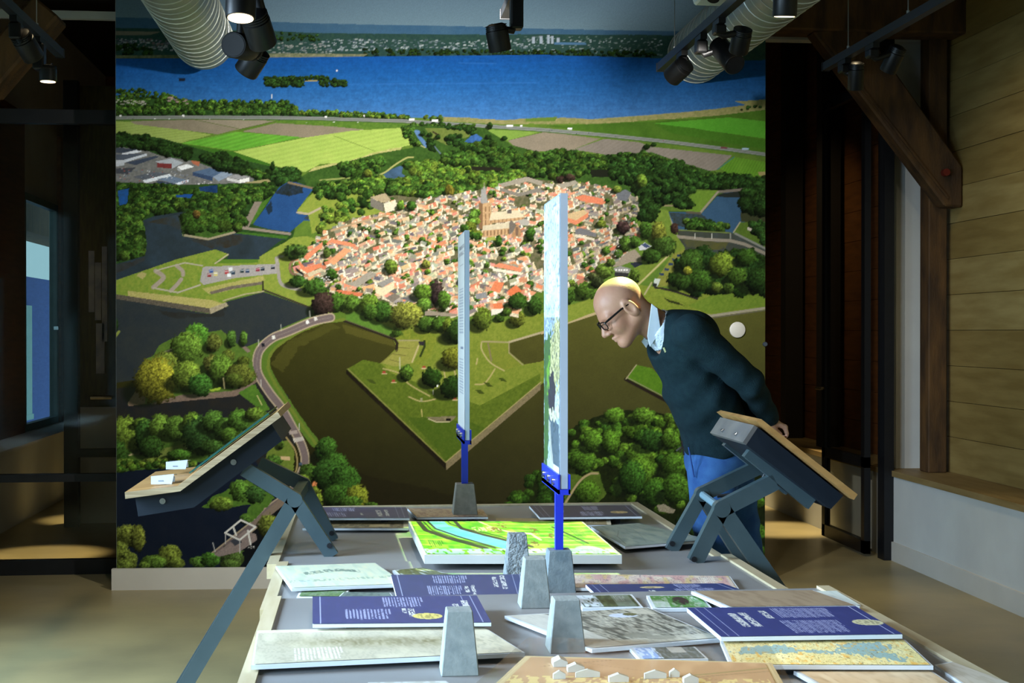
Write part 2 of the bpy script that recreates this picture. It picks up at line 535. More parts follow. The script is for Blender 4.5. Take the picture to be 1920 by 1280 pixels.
NZ = {c: vnoise(CH, CW, c * PS, 11 + int(c * 10)) for c in (1.2, 2.2, 4, 9, 22, 60)}
NFINE = 0.6 * NZ[1.2] + 0.4 * NZ[2.2]
NMID = 0.45 * NZ[4] + 0.35 * NZ[2.2] + 0.2 * NZ[9]
NBIG = 0.5 * NZ[22] + 0.3 * NZ[9] + 0.2 * NZ[4]
NHUGE = 0.6 * NZ[60] + 0.4 * NZ[22]
ORG = {'A': (200, 0, .21875), 'B': (600, 0, .21875), 'C': (1020, 0, .2242), 'D': (200, 200, .21875), 'E': (600, 200, .21875), 'F': (1020, 200, .2242),
       'G': (200, 440, .21875), 'H': (600, 440, .21875), 'I': (1020, 440, .2242), 'J': (200, 680, .21875), 'K': (600, 680, .21875), 'L': (1020, 680, .2242), 'M': (200, 850, .21875)}


def Q(s, *pts):
    x0, y0, k = ORG[s]
    return [(x0 + a * k, y0 + b * k) for a, b in pts]


def sl(x0, y0, x1, y1):
    a = max(0, int((x0 - PX0) * PS)); b = min(CW, int((x1 - PX0) * PS) + 2)
    c = max(0, int((y0 - PY0) * PS)); d = min(CH, int((y1 - PY0) * PS) + 2)
    if b <= a or d <= c:
        return None
    return (slice(c, d), slice(a, b))


def inpoly(X, Y, pts):
    m = np.zeros(X.shape, bool)
    n = len(pts)
    for i in range(n):
        x1, y1 = pts[i]
        x2, y2 = pts[(i + 1) % n]
        if abs(y1 - y2) < 1e-9:
            continue
        m ^= ((Y < y1) != (Y < y2)) & (X < (x2 - x1) * (Y - y1) / (y2 - y1) + x1)
    return m


def fill(pts, c1, c2=None, nz=None, warp=0.0, con=1.6, bands=None, soft=1.0):
    xs = [p[0] for p in pts]; ys = [p[1] for p in pts]
    s = sl(min(xs) - warp - 1, min(ys) - warp - 1, max(xs) + warp + 1, max(ys) + warp + 1)
    if s is None:
        return
    X, Y = XX[s], YY[s]
    if warp:
        X = X + (NMID[s] - .5) * 2 * warp
        Y = Y + (NBIG[s] - .5) * 2 * warp
    m = inpoly(X, Y, pts)
    col = np.array(c1, np.float32)[None, None]
    if c2 is not None:
        n = (NMID if nz is None else nz)[s]
        n = np.clip((n - .5) * con + .5, 0, 1)[..., None]
        col = col * (1 - n) + np.array(c2, np.float32) * n
    if bands is not None:                      # mown or ploughed lines
        ang, per, amp = bands
        t = (X * math.cos(ang) + Y * math.sin(ang)) / per
        col = col * (1 + amp * np.sin(t * 6.283))[..., None]
    CV[s] = np.where(m[..., None], col * soft + CV[s] * (1 - soft), CV[s])


def line(pts, w, c, soft=1.0, jit=0.0):
    for (x1, y1), (x2, y2) in zip(pts[:-1], pts[1:]):
        s = sl(min(x1, x2) - w, min(y1, y2) - w, max(x1, x2) + w, max(y1, y2) + w)
        if s is None:
            continue
        X, Y = XX[s], YY[s]
        dx, dy = x2 - x1, y2 - y1
        t = np.clip(((X - x1) * dx + (Y - y1) * dy) / max(dx * dx + dy * dy, 1e-6), 0, 1)
        d = np.hypot(X - x1 - t * dx, Y - y1 - t * dy)
        if jit:
            d = d + (NMID[s] - .5) * jit
        a = np.clip((w / 2 - d) * PS + .5, 0, 1)[..., None] * soft
        CV[s] = CV[s] * (1 - a) + np.array(c, np.float32) * a


def spline(pts, n=8):
    out = []
    P = [pts[0]] + list(pts) + [pts[-1]]
    for i in range(1, len(P) - 2):
        for k in range(n):
            t = k / n
            p0, p1, p2, p3 = P[i - 1], P[i], P[i + 1], P[i + 2]
            out.append(tuple(.5 * ((2 * p1[j]) + (-p0[j] + p2[j]) * t + (2 * p0[j] - 5 * p1[j] + 4 * p2[j] - p3[j]) * t * t + (-p0[j] + 3 * p1[j] - 3 * p2[j] + p3[j]) * t ** 3) for j in (0, 1)))
    out.append(tuple(pts[-1]))
    return out


G_DARK, G_MID, G_LITE, G_OLIVE, G_YEL = (26, 52, 20), (48, 86, 28), (84, 122, 36), (92, 108, 34), (136, 148, 44)


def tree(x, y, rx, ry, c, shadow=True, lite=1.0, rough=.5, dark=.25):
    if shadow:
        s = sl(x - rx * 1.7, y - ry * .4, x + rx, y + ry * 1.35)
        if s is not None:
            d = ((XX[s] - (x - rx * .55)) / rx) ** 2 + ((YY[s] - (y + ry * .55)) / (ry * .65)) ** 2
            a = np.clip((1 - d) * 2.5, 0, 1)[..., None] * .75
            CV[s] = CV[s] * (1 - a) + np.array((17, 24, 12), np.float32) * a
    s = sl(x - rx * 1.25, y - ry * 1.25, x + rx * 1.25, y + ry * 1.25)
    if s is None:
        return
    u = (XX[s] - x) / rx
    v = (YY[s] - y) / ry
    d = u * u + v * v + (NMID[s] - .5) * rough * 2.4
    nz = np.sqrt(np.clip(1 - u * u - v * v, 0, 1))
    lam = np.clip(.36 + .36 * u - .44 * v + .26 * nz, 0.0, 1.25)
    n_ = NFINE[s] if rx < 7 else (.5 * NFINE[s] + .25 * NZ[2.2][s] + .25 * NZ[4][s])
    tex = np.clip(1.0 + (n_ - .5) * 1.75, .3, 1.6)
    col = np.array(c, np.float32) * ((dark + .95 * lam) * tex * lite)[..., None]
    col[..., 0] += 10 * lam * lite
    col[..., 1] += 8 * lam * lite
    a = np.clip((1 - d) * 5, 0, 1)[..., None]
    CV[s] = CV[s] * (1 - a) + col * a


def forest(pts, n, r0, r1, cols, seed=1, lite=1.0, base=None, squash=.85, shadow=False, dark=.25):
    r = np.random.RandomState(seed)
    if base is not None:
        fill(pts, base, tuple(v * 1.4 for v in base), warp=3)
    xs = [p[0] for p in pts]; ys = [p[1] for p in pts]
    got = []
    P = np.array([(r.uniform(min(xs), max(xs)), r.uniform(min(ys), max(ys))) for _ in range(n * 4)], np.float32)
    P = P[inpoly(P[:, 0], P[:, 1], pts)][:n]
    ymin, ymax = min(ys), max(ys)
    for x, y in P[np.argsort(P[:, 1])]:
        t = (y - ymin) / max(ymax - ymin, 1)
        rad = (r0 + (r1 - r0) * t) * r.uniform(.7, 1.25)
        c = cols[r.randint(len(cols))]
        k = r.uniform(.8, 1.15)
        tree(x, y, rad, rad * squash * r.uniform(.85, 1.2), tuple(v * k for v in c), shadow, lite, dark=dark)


FOR = [G_DARK, G_MID, (40, 76, 26), (58, 96, 34), (70, 104, 34)]
FORD = [G_DARK, (30, 62, 26), (38, 72, 28)]
FORL = [G_MID, G_LITE, (76, 112, 40), (98, 124, 40)]


def specks(pts, n, cols, s0, s1, seed=3):
    r = np.random.RandomState(seed)
    xs = [p[0] for p in pts]; ys = [p[1] for p in pts]
    for _ in range(n):
        x, y = r.uniform(min(xs), max(xs)), r.uniform(min(ys), max(ys))
        if not inpoly(np.array([x]), np.array([y]), pts)[0]:
            continue
        w, h = r.uniform(s0, s1), r.uniform(s0, s1) * .45
        fill([(x, y), (x + w, y - h * .3), (x + w, y + h), (x, y + h)], cols[r.randint(len(cols))], soft=.8)


# --- sky, haze, far shore
CV[:] = np.array((96, 124, 146), np.float32)
t = np.clip((YY + 60) / 110, 0, 1)[..., None]
CV[:] = np.array((84, 112, 138), np.float32) * (1 - t) + np.array((100, 128, 146), np.float32) * t
fill([(200, 32), (400, 37), (600, 44), (906, 50), (1020, 54), (1244, 58), (1450, 62), (1450, 120), (200, 120)], (62, 98, 128), (52, 90, 124), NBIG)
fill([(200, 52), (513, 58), (600, 62), (906, 65), (1020, 64), (1244, 66), (1450, 70), (1450, 118), (200, 118)], (34, 64, 62), (46, 76, 66), NMID, warp=1)
fill([(211, 58), (300, 60), (280, 66), (211, 66)], (112, 108, 92))
specks([(211, 72), (320, 72), (332, 94), (211, 92)], 210, [(150, 150, 160), (110, 108, 126), (170, 172, 176), (126, 98, 98), (60, 66, 82)], 2, 6, 2)
specks([(500, 78), (620, 80), (620, 104), (500, 104)], 110, [(130, 138, 134), (150, 150, 150), (90, 100, 108)], 2, 6, 21)
specks([(600, 72), (900, 74), (1010, 72), (1010, 90), (780, 92), (600, 96)], 420, [(120, 134, 144), (150, 160, 168), (88, 104, 116), (176, 184, 190), (70, 84, 100)], 2, 6, 5)
specks([(975, 68), (1100, 66), (1240, 72), (1240, 104), (1020, 96), (940, 100)], 240, [(110, 130, 130), (140, 150, 154), (84, 104, 104), (170, 180, 190)], 2, 5, 6)
for x, h in ((1026, 14), (1033, 12), (1044, 9), (998, 11), (1012, 12)):
    fill([(x, 80 - h), (x + 5, 80 - h), (x + 5, 82), (x, 82)], (150, 164, 182))
fill([(1040, 80), (1098, 80), (1100, 84), (1040, 84)], (70, 110, 150))
forest([(211, 84), (280, 84), (290, 101), (211, 101)], 60, 4, 5, FORD, 31, .8)
forest([(680, 92), (900, 94), (1230, 94), (1230, 106), (900, 103), (680, 106)], 260, 3, 4, FORD, 32, .75)
forest([(500, 60), (600, 66), (600, 76), (500, 74)], 40, 3, 4, FORD, 34, .9)
fill([(211, 104), (340, 104), (340, 109), (211, 109)], (120, 122, 88), (70, 84, 56))
fill([(500, 100), (690, 101), (680, 107), (500, 108)], (140, 138, 108), (90, 100, 72))
# --- the lake
lake = [(200, 110), (340, 110), (495, 108), (600, 107), (895, 104), (1020, 103), (1231, 109), (1388, 114), (1450, 112), (1450, 187), (1379, 190), (1399, 197), (1311, 208), (1222, 215), (1110, 223), (1020, 220), (972, 224), (950, 226), (832, 221), (775, 222), (687, 216), (620, 214), (561, 212), (550, 200), (364, 196), (276, 186), (200, 184)]
fill(lake, (20, 80, 158), (26, 88, 166), NMID)
m = inpoly(XX, YY, lake)
tt = np.clip((YY - 108) / 115, 0, 1)
lk = np.stack([14 + 44 * tt ** 1.5, 74 + 34 * tt, 152 + 18 * tt], -1) * (1 - .10 * np.clip((XX - 900) / 500, 0, 1))[..., None]
wav = .90 + .12 * vnoise(CH, CW, 5, 77)[:, :] + .14 * (NZ[9] * .5 + .5 * np.repeat(vnoise(CH, CW // 12 + 2, 3, 78), 12, 1)[:, :CW])
CV[m] = (lk * wav[..., None])[m]
for (a, b, c) in (((640, 158), (1010, 155), 1.1), ((860, 118), (930, 119), 1.12), ((1220, 196), (1300, 196), .9)):
    line([a, b], 2.2, tuple(v * c for v in (40, 98, 172)), .45)
forest(Q('A', (1350, 660), (1690, 660), (1700, 735), (1360, 735)), 110, 4, 5, FORD, 41, .85, base=(22, 44, 22))
forest(Q('A', (1690, 650), (1880, 650), (1890, 690), (1700, 680)), 40, 3, 4, FORD, 42, .9)
forest(Q('B', (0, 650), (70, 650), (70, 735), (0, 735)), 30, 4, 4, FORD, 43, .8)
forest(Q('B', (90, 690), (230, 690), (230, 735), (90, 735)), 45, 3, 4, FORD, 44, .9)
tree(627, 150, 5, 5, G_DARK, False)
fill(Q('A', (1700, 690), (1810, 685), (1810, 697), (1700, 697)), (150, 140, 90))
fill(Q('A', (615, 668), (672, 670), (670, 698), (620, 695)), (24, 34, 52))
fill(Q('B', (138, 595), (150, 598), (152, 615), (140, 612)), (220, 225, 230))
line(Q('A', (1415, 810), (1415, 840)), 1.6, (210, 215, 215))

# --- land beyond the fortress: woods, motorway, fields
fill([(200, 218), (620, 216), (760, 220), (950, 226), (1110, 224), (1222, 216), (1311, 209), (1399, 198), (1450, 190), (1450, 1080), (200, 1080)], (78, 108, 36), (96, 126, 42), NBIG)
fill([(200, 184), (276, 180), (364, 190), (550, 194), (562, 208), (620, 212), (762, 222), (762, 230), (200, 230)], (34, 62, 26), (50, 84, 34))
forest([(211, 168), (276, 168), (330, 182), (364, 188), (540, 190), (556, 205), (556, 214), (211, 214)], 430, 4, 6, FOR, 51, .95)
specks([(211, 186), (272, 188), (272, 196), (211, 196)], 40, [(200, 196, 190), (170, 160, 160)], 2, 5, 8)
specks([(312, 180), (356, 186), (356, 194), (312, 190)], 30, [(170, 140, 140), (150, 130, 130)], 3, 6, 9)
forest([(562, 206), (700, 212), (770, 220), (762, 222), (562, 214)], 110, 4, 5, FORL, 52, .9)
forest([(795, 216), (832, 219), (830, 226), (795, 226)], 16, 4, 5, FORL, 53, .8)
# reed shore and meadows right of the motorway
fill([(832, 219), (950, 225), (1020, 220), (1110, 223), (1222, 215), (1311, 208), (1399, 197), (1379, 190), (1450, 186), (1450, 208), (1300, 220), (1110, 232), (950, 233), (832, 228)], (150, 142, 92), (122, 126, 72), NMID, warp=1.5)
fill([(985, 222), (1045, 219), (1040, 228), (985, 228)], (92, 122, 44))
fill([(1020, 236), (1180, 230), (1300, 222), (1450, 204), (1450, 292), (1330, 275), (1130, 250)], (60, 98, 26), (74, 112, 32), NBIG)
fill([(1226, 231), (1367, 220), (1450, 229), (1450, 262), (1350, 248)], (74, 146, 36), (82, 154, 42), NBIG)
fill([(1226, 232), (1300, 240), (1450, 266), (1450, 282), (1260, 250)], (58, 104, 24), (66, 112, 30))
forest([(1390, 200), (1450, 196), (1450, 204), (1390, 206)], 14, 3, 3, FORD, 54)
# fields
fill([(200, 223), (620, 226), (768, 232), (768, 239), (688, 242), (530, 230), (200, 230)], (72, 110, 34), (96, 130, 44))
fill(Q('D', (0, 125), (240, 130), (900, 240), (640, 310), (400, 280), (0, 235)), (146, 166, 84), (136, 158, 72), NBIG, bands=(1.45, 5, .035))
fill(Q('D', (200, 125), (740, 108), (1135, 192), (950, 236), (240, 150)), (138, 128, 108), (126, 117, 98), NBIG)
fill(Q('D', (765, 110), (1450, 120), (1145, 190)), (142, 132, 112), (130, 122, 104), NBIG)
fill(Q('D', (1450, 140), (1920, 168), (2200, 195), (1740, 268), (1160, 212)), (138, 126, 106), (126, 117, 98), NBIG)
fill(Q('D', (640, 312), (1110, 215), (1680, 262), (1100, 378)), (86, 154, 42), (98, 164, 48), NBIG, bands=(1.3, 7, .05))
fill(Q('D', (1090, 385), (1700, 265), (2100, 205)) + Q('E', (740, 178), (770, 330), (650, 355), (490, 400), (330, 460), (190, 480), (0, 490)) + Q('D', (1700, 560), (1560, 545), (1400, 488)), (152, 180, 78), (162, 186, 84), NBIG, bands=(1.35, 8, .03))
fill(Q('D', (650, 318), (1090, 385), (1400, 488), (1390, 530), (1200, 480), (800, 400), (690, 340)), (52, 100, 26), (62, 108, 30))
line(Q('D', (1140, 195), (1450, 125)), 1.3, (80, 98, 44)); line(Q('D', (760, 112), (1130, 188)), 1.2, (96, 104, 60)); line(Q('D', (700, 290), (1110, 212)), 1.2, (96, 128, 50))
line(Q('E', (120, 250), (470, 380)), 1.2, (112, 138, 56))
fill(Q('D', (1720, 560), (1780, 520), (1920, 488)) + Q('E', (190, 485), (430, 400), (700, 340), (690, 375), (400, 460), (330, 480), (110, 560)), (192, 180, 120), (150, 158, 80), NMID, warp=2)
fill(Q('E', (1410, 195), (1900, 212), (1610, 288), (1500, 260)), (112, 146, 56), (122, 154, 62), NBIG)
fill(Q('E', (1610, 290), (1920, 218)) + Q('F', (60, 215), (470, 268), (205, 372), (0, 372), (-120, 380), (-200, 372)), (140, 128, 110), (126, 116, 100), NBIG)
fill(Q('F', (505, 268), (800, 298), (900, 335), (1575, 408), (1440, 530), (1320, 545), (1150, 470), (1000, 425), (880, 390), (660, 390), (540, 405), (330, 370), (225, 365)), (132, 124, 114), (120, 112, 104), NBIG, bands=(1.0, 6, .02))
fill(Q('F', (1470, 510), (1590, 420), (1900, 470), (1900, 590), (1540, 570)), (84, 132, 32), (94, 142, 38), NBIG, bands=(.5, 5, .05))
line(Q('F', (1450, 525), (1590, 420)), 1.6, (60, 110, 110))
fill(Q('F', (1790, 545), (1900, 540), (1900, 590), (1800, 575)), (150, 136, 84))
# motorway
mw = Q('A', (50, 1010), (800, 1003), (1500, 1008)) + Q('B', (0, 1015), (740, 1038), (1340, 1075), (1920, 1112)) + Q('F', (500, 236), (1000, 288), (1500, 350), (1900, 405))
line(mw, 6.2, (126, 130, 128)); line(mw, 1.2, (96, 104, 98))
line([(x, y + 4) for x, y in mw], 1.6, (66, 96, 40))
specks([(211, 217), (900, 232), (900, 236), (211, 222)], 60, [(230, 232, 235), (200, 205, 210), (40, 44, 50)], 1.5, 3.5, 12)
specks([(1020, 240), (1240, 262), (1430, 288), (1430, 292), (1240, 266), (1020, 244)], 60, [(220, 224, 230), (40, 44, 60), (120, 50, 50)], 1.5, 3, 13)
for (x, y, w, c) in ((767, 224, 10, (232, 234, 232)), (810, 226, 11, (232, 234, 236)), (950, 236, 12, (224, 228, 230)), (1351, 277, 13, (110, 62, 72)), (1391, 279, 13, (150, 178, 200)), (224, 217, 4, (225, 225, 225)), (342, 217, 4, (225, 225, 225)), (609, 219, 4, (225, 225, 225)), (681, 217, 3, (225, 225, 225)), (975, 236, 5, (225, 225, 225)), (1064, 241, 9, (225, 228, 230))):
    fill([(x, y - 2), (x + w, y - 1.5), (x + w, y + 2), (x, y + 1.5)], c)
forest(Q('B', (760, 1050), (1330, 1075), (1320, 1100), (760, 1090)), 60, 4, 5, FOR, 55, .8)
tree(1213, 275, 7, 6, G_DARK); tree(1226, 271, 6, 4, G_DARK); tree(918, 236, 6, 7, G_DARK)

# --- the green belt round the fortress
fill(Q('E', (700, 160), (1400, 180), (1650, 330), (1920, 400)) + Q('F', (540, 400), (900, 380), (1100, 450), (1400, 540), (1900, 600), (1900, 900), (900, 900)) + Q('E', (1500, 800), (0, 800), (-300, 700), (-100, 560), (500, 400), (800, 350)), (44, 74, 26), (62, 96, 34), NMID)
fill([(200, 250), (300, 258), (420, 292), (500, 310), (560, 320), (575, 345), (540, 480), (200, 500)], (34, 62, 26), (46, 78, 32))
fill(Q('E', (900, 185), (1200, 185), (1290, 250), (1190, 290), (1090, 330), (960, 270)), (112, 126, 58), (92, 110, 44), NMID)
fill(spline(Q('E', (800, 200), (850, 205), (860, 250), (905, 300), (920, 345), (900, 345), (840, 270))), (70, 108, 160), (90, 126, 170))
fill(Q('E', (1240, 300), (1300, 245), (1340, 235), (1395, 270), (1370, 295), (1290, 310)), (60, 104, 180), (40, 80, 130))
line(Q('E', (720, 200), (780, 290), (900, 350)), 2, (168, 166, 112)); line(Q('E', (980, 340), (1070, 445)), 2.2, (90, 110, 130))
fill(Q('E', (960, 205), (1030, 240), (1020, 256), (965, 222)), (52, 40, 30))
forest(Q('E', (700, 180), (800, 190), (800, 300), (880, 330), (800, 330), (720, 250)), 45, 4, 5, FOR, 61)
forest(Q('E', (1060, 160), (1330, 190), (1300, 235), (1230, 190), (1080, 190)), 40, 4, 5, FORD, 62)
forest(Q('E', (1080, 240), (1180, 230), (1220, 330), (1100, 320)), 24, 6, 7, FORD, 63)
for (a, b) in ((1440, 260), (1580, 270), (1120, 270), (1010, 260), (940, 240), (1200, 250), (880, 230)):
    x, y = Q('E', (a, b))[0]
    tree(x, y, 6, 5, G_DARK)
forest(Q('E', (920, 290), (980, 290), (985, 420), (915, 420)), 20, 5, 6, FORD, 64, .8)
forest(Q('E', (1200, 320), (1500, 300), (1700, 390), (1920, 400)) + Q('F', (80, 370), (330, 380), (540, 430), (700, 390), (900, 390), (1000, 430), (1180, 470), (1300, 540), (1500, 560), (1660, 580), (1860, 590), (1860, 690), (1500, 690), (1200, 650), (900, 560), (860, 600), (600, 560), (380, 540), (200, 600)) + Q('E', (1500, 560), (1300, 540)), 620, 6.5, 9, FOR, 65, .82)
fill(Q('E', (1280, 510), (1560, 520), (1560, 550), (1290, 545)), (34, 34, 24)); fill(Q('F', (390, 530), (560, 530), (560, 590), (400, 590)), (28, 32, 22), warp=2)
forest(Q('F', (560, 440), (900, 440), (880, 640), (660, 640), (560, 560)), 90, 8, 9, FORD, 66, .95)
forest(Q('F', (900, 420), (1300, 560), (1860, 610), (1860, 680), (1400, 680), (950, 600)), 150, 7, 9, FORD, 67, .9)
forest(Q('E', (720, 490), (1050, 470), (1250, 480), (1280, 560), (1130, 600), (840, 600)), 100, 8, 10, FORL, 68, .92)
forest(Q('E', (1060, 400), (1300, 390), (1330, 470), (1250, 500), (1050, 470)), 50, 8, 9, FOR, 69, .95)
fill(Q('E', (520, 600), (600, 540), (690, 505), (710, 520), (700, 570), (740, 600), (800, 620), (800, 690), (740, 670), (720, 620), (640, 620)), (70, 104, 144), (44, 66, 84), NBIG)
line(spline(Q('E', (470, 600), (560, 560), (640, 500), (740, 440), (800, 432))), 3, (160, 160, 92)); line(Q('E', (0, 630), (250, 610)), 3, (140, 150, 80))
forest(Q('E', (180, 490), (500, 440), (560, 420), (560, 480), (460, 580), (330, 590), (180, 580)), 70, 7, 8, FOR, 70, .95)
forest(Q('E', (0, 680), (460, 600), (640, 640), (840, 610), (1360, 600), (1380, 700), (1150, 790), (900, 790), (640, 740), (520, 720), (420, 720), (200, 740), (0, 760)), 300, 8, 10, FORL + FOR, 71, .95)
forest(Q('E', (1280, 570), (1740, 560), (1760, 600), (1500, 690), (1380, 700)), 80, 8, 9, FORL, 72, .95)
tree(*Q('E', (1110, 720))[0], 9, 12, (120, 112, 36)); tree(*Q('E', (415, 570))[0], 9, 8, G_OLIVE)
# --- business park on the left
fill(Q('D', (0, 340), (300, 360), (460, 420), (760, 470), (1010, 560), (1260, 600), (1260, 660), (780, 690), (600, 740), (560, 660), (0, 650)), (120, 120, 118), (96, 98, 98), NMID)
BLD = [((50, 350), (290, 365), (130, 400), (50, 390), (54, 62, 76)), ((130, 400), (290, 362), (300, 385), (130, 425), (190, 196, 206)), ((50, 410), (340, 400), (150, 455), (50, 455), (70, 78, 92)), ((150, 455), (345, 400), (345, 420), (150, 480), (176, 184, 196)), ((160, 480), (420, 420), (450, 430), (250, 500), (52, 62, 80)), ((50, 460), (150, 458), (150, 500), (50, 520), (170, 176, 186)),
       ((50, 530), (250, 520), (180, 580), (50, 570), (58, 62, 70)), ((420, 470), (560, 440), (660, 480), (560, 530), (150, 158, 168)), ((430, 480), (560, 490), (560, 530), (430, 520), (108, 44, 44)), ((605, 515), (690, 490), (750, 515), (640, 545), (206, 210, 214)), ((605, 520), (640, 548), (640, 560), (605, 540), (150, 156, 164)), ((720, 460), (800, 470), (790, 510), (740, 490), (160, 92, 66)),
       ((740, 560), (880, 525), (1010, 550), (910, 610), (70, 92, 122)), ((740, 560), (910, 600), (910, 640), (740, 590), (44, 62, 92)), ((910, 600), (1010, 550), (1080, 580), (960, 640), (120, 136, 156)), ((1030, 600), (1110, 580), (1220, 600), (1140, 625), (130, 132, 136)), ((1030, 605), (1140, 630), (1140, 655), (1030, 630), (176, 178, 180)), ((1140, 625), (1225, 605), (1225, 640), (1140, 655), (205, 206, 206)),
       ((220, 600), (400, 560), (540, 570), (320, 630), (78, 84, 94)), ((310, 630), (540, 575), (560, 600), (330, 655), (196, 204, 214)), ((430, 620), (560, 595), (690, 630), (590, 660), (92, 110, 134)), ((430, 630), (590, 660), (580, 665), (430, 660), (44, 56, 76)), ((590, 655), (700, 625), (710, 640), (620, 670), (190, 200, 214))]
for b in BLD:
    fill(Q('D', *b[:4]), b[4], tuple(v * 1.12 for v in b[4]))
specks(Q('D', (50, 520), (700, 560), (700, 660), (50, 640)), 120, [(200, 204, 212), (60, 70, 90), (110, 120, 140), (150, 70, 60)], 1.5, 4, 14)
specks(Q('D', (600, 690), (780, 700), (770, 730), (600, 720)), 30, [(170, 170, 176), (90, 90, 100)], 1.5, 4, 15)
specks(Q('D', (740, 630), (960, 650), (960, 670), (740, 670)), 30, [(210, 210, 214), (90, 90, 100)], 1.5, 4, 16)
forest(Q('D', (0, 230), (330, 255), (500, 310), (720, 380), (690, 450), (500, 410), (300, 350), (0, 330)), 170, 7, 8, FORD, 81, .8)
forest(Q('D', (830, 410), (1000, 410), (1200, 480), (1200, 560), (1000, 540), (840, 470)), 80, 8, 9, FORD, 82, .8)
forest(Q('D', (1400, 540), (1640, 540), (1650, 620), (1500, 660), (1390, 620)), 50, 8, 9, FORD, 83, .95)
tree(*Q('D', (1425, 510))[0], 5, 9, G_DARK)
forest(Q('D', (1210, 540), (1390, 560), (1370, 610), (1250, 600)), 24, 6, 7, FOR, 84)
fill(Q('D', (1180, 650), (1380, 620), (1420, 650), (1250, 680)), (146, 138, 92))
# belt of trees west of the moat, with ponds showing
fill(Q('D', (0, 640), (600, 670), (950, 660), (1440, 650), (1440, 800), (1250, 900), (1180, 1040), (1050, 1000), (700, 900), (300, 980), (340, 1280), (0, 1280)), (32, 60, 24), (46, 78, 30))
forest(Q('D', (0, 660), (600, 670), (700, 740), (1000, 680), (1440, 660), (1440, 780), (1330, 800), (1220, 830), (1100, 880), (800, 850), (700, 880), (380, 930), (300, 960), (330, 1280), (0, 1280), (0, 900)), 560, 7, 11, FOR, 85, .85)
fill(Q('D', (790, 690), (950, 670), (950, 740), (800, 720)), (18, 46, 88), (30, 62, 110)); fill(Q('D', (590, 755), (740, 750), (720, 782), (600, 775)), (24, 70, 140))
fill(Q('D', (95, 720), (190, 700), (175, 830), (110, 845)), (24, 80, 160), (30, 70, 120))
forest(Q('D', (640, 960), (760, 900), (1000, 880), (1060, 980), (1040, 1040), (700, 1060)), 60, 11, 13, [G_MID, G_DARK, (60, 92, 30)], 86, .9)

# --- moats
WB, WB2 = (44, 60, 74), (56, 54, 44)
moat1 = Q('D', (310, 975), (400, 940), (620, 905), (700, 900), (620, 950), (650, 1110), (870, 1142), (1110, 1068), (1300, 1110), (1540, 1135)) + Q('G', (1500, 42), (1310, 190), (1310, 212), (1030, 210), (1045, 170), (930, 125), (600, 210), (50, 400), (20, 410), (20, 270), (330, 180)) + Q('D', (345, 1180), (330, 1050))
fill(moat1, WB, (36, 46, 50), NBIG, con=1.2)
fill(Q('D', (340, 990), (620, 920), (640, 1060), (520, 1010)), (50, 48, 38), WB, NBIG)
fill(Q('D', (690, 1130), (1100, 1085), (1200, 1110), (1150, 1180), (900, 1210)), (48, 44, 34), WB, NBIG, warp=5)
fill(Q('G', (50, 270), (330, 190), (320, 230), (50, 340)), (44, 44, 40), (52, 60, 66), NBIG, warp=4)
fill(Q('D', (670, 1000), (1050, 1000), (1110, 1068), (870, 1140), (650, 1108), (620, 960)), (70, 104, 36), (48, 80, 28))
forest(Q('D', (640, 960), (760, 890), (960, 880), (1050, 980), (1020, 1040), (700, 1050)), 60, 11, 13, [G_MID, (40, 72, 24), (60, 92, 30)], 87, .9)
tree(*Q('D', (770, 920))[0], 8, 9, (96, 76, 34), False)
line(Q('D', (660, 1100), (870, 1135), (1110, 1072)), 4, (150, 140, 112)); line(Q('D', (620, 950), (660, 1100)), 2, (40, 50, 30))
moat2 = Q('D', (1255, 1005), (1350, 880), (1420, 770), (1480, 690), (1560, 640), (1640, 650), (1770, 705), (1630, 890), (1645, 922), (1730, 925), (1830, 880), (1910, 920), (1900, 960), (1820, 985), (1690, 975), (1570, 1075), (1400, 1050), (1270, 1015))
fill(moat2, (30, 68, 122), (34, 76, 134), NBIG)
fill(Q('D', (1440, 740), (1500, 680), (1560, 640), (1680, 670), (1680, 740), (1560, 760)), (30, 38, 36), (36, 54, 76), NMID, warp=3)
fill(Q('D', (1360, 880), (1410, 800), (1420, 900), (1390, 930)), (26, 44, 60), warp=2)
fill(Q('D', (1690, 960), (1730, 920), (1900, 920), (1900, 970), (1820, 985)), (48, 62, 74), warp=1)
line(Q('D', (1560, 650), (1770, 700)), 4, (120, 104, 78))
fill(Q('D', (1250, 890), (1330, 820), (1420, 760), (1260, 1000), (1210, 1010), (1240, 940)), (74, 116, 36), (60, 100, 30), NMID)
fill(Q('D', (1270, 812), (1332, 812), (1215, 1035), (1165, 1030), (1190, 960)), (122, 112, 100), (132, 122, 108), NMID)
line(Q('D', (1172, 1040), (1300, 1055), (1570, 1090)), 5, (136, 126, 112))
fill(Q('D', (1120, 1070), (1560, 1110), (1540, 1135), (1110, 1085)), (64, 110, 34), (52, 92, 28))
forest(Q('D', (1070, 840), (1180, 830), (1180, 1000), (1100, 1060), (1070, 1000)), 26, 8, 9, FOR, 88, .9)

